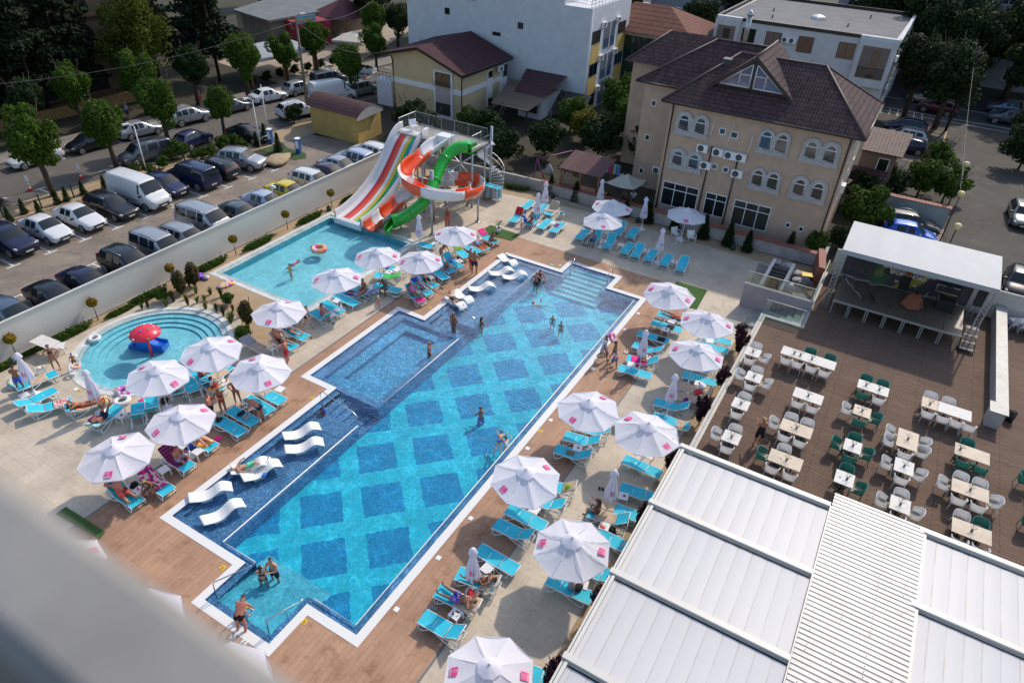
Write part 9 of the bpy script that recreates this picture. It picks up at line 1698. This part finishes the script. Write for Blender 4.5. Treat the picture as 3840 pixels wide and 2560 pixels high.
HD=Proto(make_tree('low_hedge','hedge','bush',.55,.02,(1.6,.3,.3),1300,.13,95,14,.3,2))
for t_,x,y,s,lab in(('C1',610,95,1,'low hedge left of the paddling pool'),('B1',1030,1250,.75,'low hedge above the paddling pool'),('B1',1260,1130,1,'low hedge between two golden ball trees'),('B1',1790,870,1,'low hedge above the children\'s pool corner'),('B1',2180,690,.9,'low hedge right of a golden ball tree'),('B2',170,690,1,'low hedge along the children\'s pool, left part'),('B2',600,480,1,'low hedge along the children\'s pool, right part'),('B2',940,310,.9,'low hedge left of the wide slide'),('C1',10,390,.8,'low hedge at the left edge'),('C1',290,240,.6,'low hedge beneath the marble table')):p=g(t_,x,y,.2);HD.put((p.x,min(p.y,38.15),0),0,lab,'low hedges along the fence',s)
HD.put((49.2,27.5,0),rad(100),'weedy low hedge below the bare concrete wall, right part','low hedges along the fence',.9);HD.put((48.9,31,0),rad(100),'weedy low hedge below the bare concrete wall, left part','low hedges along the fence',.9)
def make_tuft(lf,seed,h=.5,n=60,sp=.25):
 q=random.Random(seed);t=T('grass_tuft','x','grass tuft');b=B()
 for i in range(n):a=q.uniform(0,6.28);l=h*q.uniform(.5,1);r=sp*q.uniform(.3,1.1);w_=Vector((-math.sin(a),math.cos(a),0))*.015;p0=Vector((math.cos(a),math.sin(a),0))*.04;p1=Vector((math.cos(a)*r*.5,math.sin(a)*r*.5,l*.7));p2=Vector((math.cos(a)*r,math.sin(a)*r,l));b.add([p0-w_,p0+w_,p1+w_,p1-w_,p2],[(0,1,2,3),(3,2,4)])
 b.build('blades',LF[lf],t);return Proto(t)
TF=[make_tuft('grass',1),make_tuft('brownp',2,.7,70,.22)]
WEEP=Proto(make_tree('weeping_shrub','shrub','brownp',1.5,.03,(.34,.34,.7),900,.13,97,0,.4,4))
for i,(x,y,s,lab)in enumerate(((1530,1130,1.2,'tall brown weeping shrub in the gravel bed, left one'),(1640,1060,1.0,'brown weeping shrub beside the purple toy'),(2090,1390,1.0,'brown weeping shrub left of the gravel corner parasol'))):p=g('B1',x,y);WEEP.put((p.x,p.y,0),i,lab,'weeping shrubs in the gravel bed',s)
for i,(x,y,s,lab)in enumerate(((1370,1190,.42,'round green bush in the gravel bed, above the paddling pool'),(1920,1215,.4,'round bush in the middle of the gravel bed'),(2050,1510,.48,'round green bush beside the parasol at the gravel bed'))):p=g('B1',x,y);bush(i%2,p,lab,s,'bush','round bushes in the gravel bed')
q=random.Random(8);k_=0
for x,y in((1460,1190),(1400,1230),(1245,1240),(1195,1250),(1580,1220),(1660,1200),(1590,1060),(1720,1180),(1820,1270),(1730,1250),(1960,1270),(1950,1340),(1880,1310),(1770,1130),(1860,1150),(1650,1120),(2020,1320),(1560,1170),(2080,1270),(1940,1370)):
 p=g('B1',x,y);k_+=1;TF[k_%2].put((p.x,p.y,.005),q.uniform(0,6),'grassy tuft growing in the gravel bed between the pools' if k_%2==0 else 'thin brownish tuft growing in the gravel bed between the pools','green tufts of the gravel bed' if k_%2==0 else 'brown tufts of the gravel bed',q.uniform(.8,1.4))
p=g('B3',155,610);t=T('potted_palm','small palm in a white pot on the turf mat','potted plant',(p.x,p.y,.03));B().lathe([(.16,0),(.2,.4),(.18,.4),(.15,.05),(0,.05)],14).build('pot',M_PLAST,t);B().lathe([(.17,.36),(0,.37)],12).build('soil',M_SOIL,t);b=B();q=random.Random(4)
for i in range(22):
 a=q.uniform(0,6.28);el=q.uniform(.2,1.2);d=Vector((math.cos(a)*math.cos(el),math.sin(a)*math.cos(el),math.sin(el)));c=Vector((0,0,.6));s_=d.cross(Vector((0,0,1))).normalized()*.03;e=c+d*.55-Vector((0,0,.1));b.add([c-s_*.4,c+s_*.4,c+d*.35+s_,c+d*.35-s_,e],[(0,1,2,3),(3,2,4)])
b.tube([(0,0,.35),(0,0,.62)],.03,5);b.build('fronds',LF['grass'],t)
for i,(x,y)in enumerate(((66.6,58.8),(70,61.5))):pass
p=g('A2',1050,590,.2);t=T('flower_trough','white concrete flower trough far along the road','flower trough',(p.x,p.y,0),.2);B().box(-.6,.6,-1.4,1.4,0,.5).build('trough',M_WHITE,t);b=B();leaves(b,(0,0,.6),(.5,1.2,.25),300,.2,random.Random(1),.2);b.build('plants',LF['dark'],t)
for i in range(8):p=(57.5+2.1*i,rd(57.5+2.1*i)+1.0);bush(i%2,p,'clipped round bush on the far pavement by the cafe, %s'%('leftmost','second','third','fourth','fifth','sixth','seventh','rightmost')[i],.55,'dark','clipped bushes before the cafe')
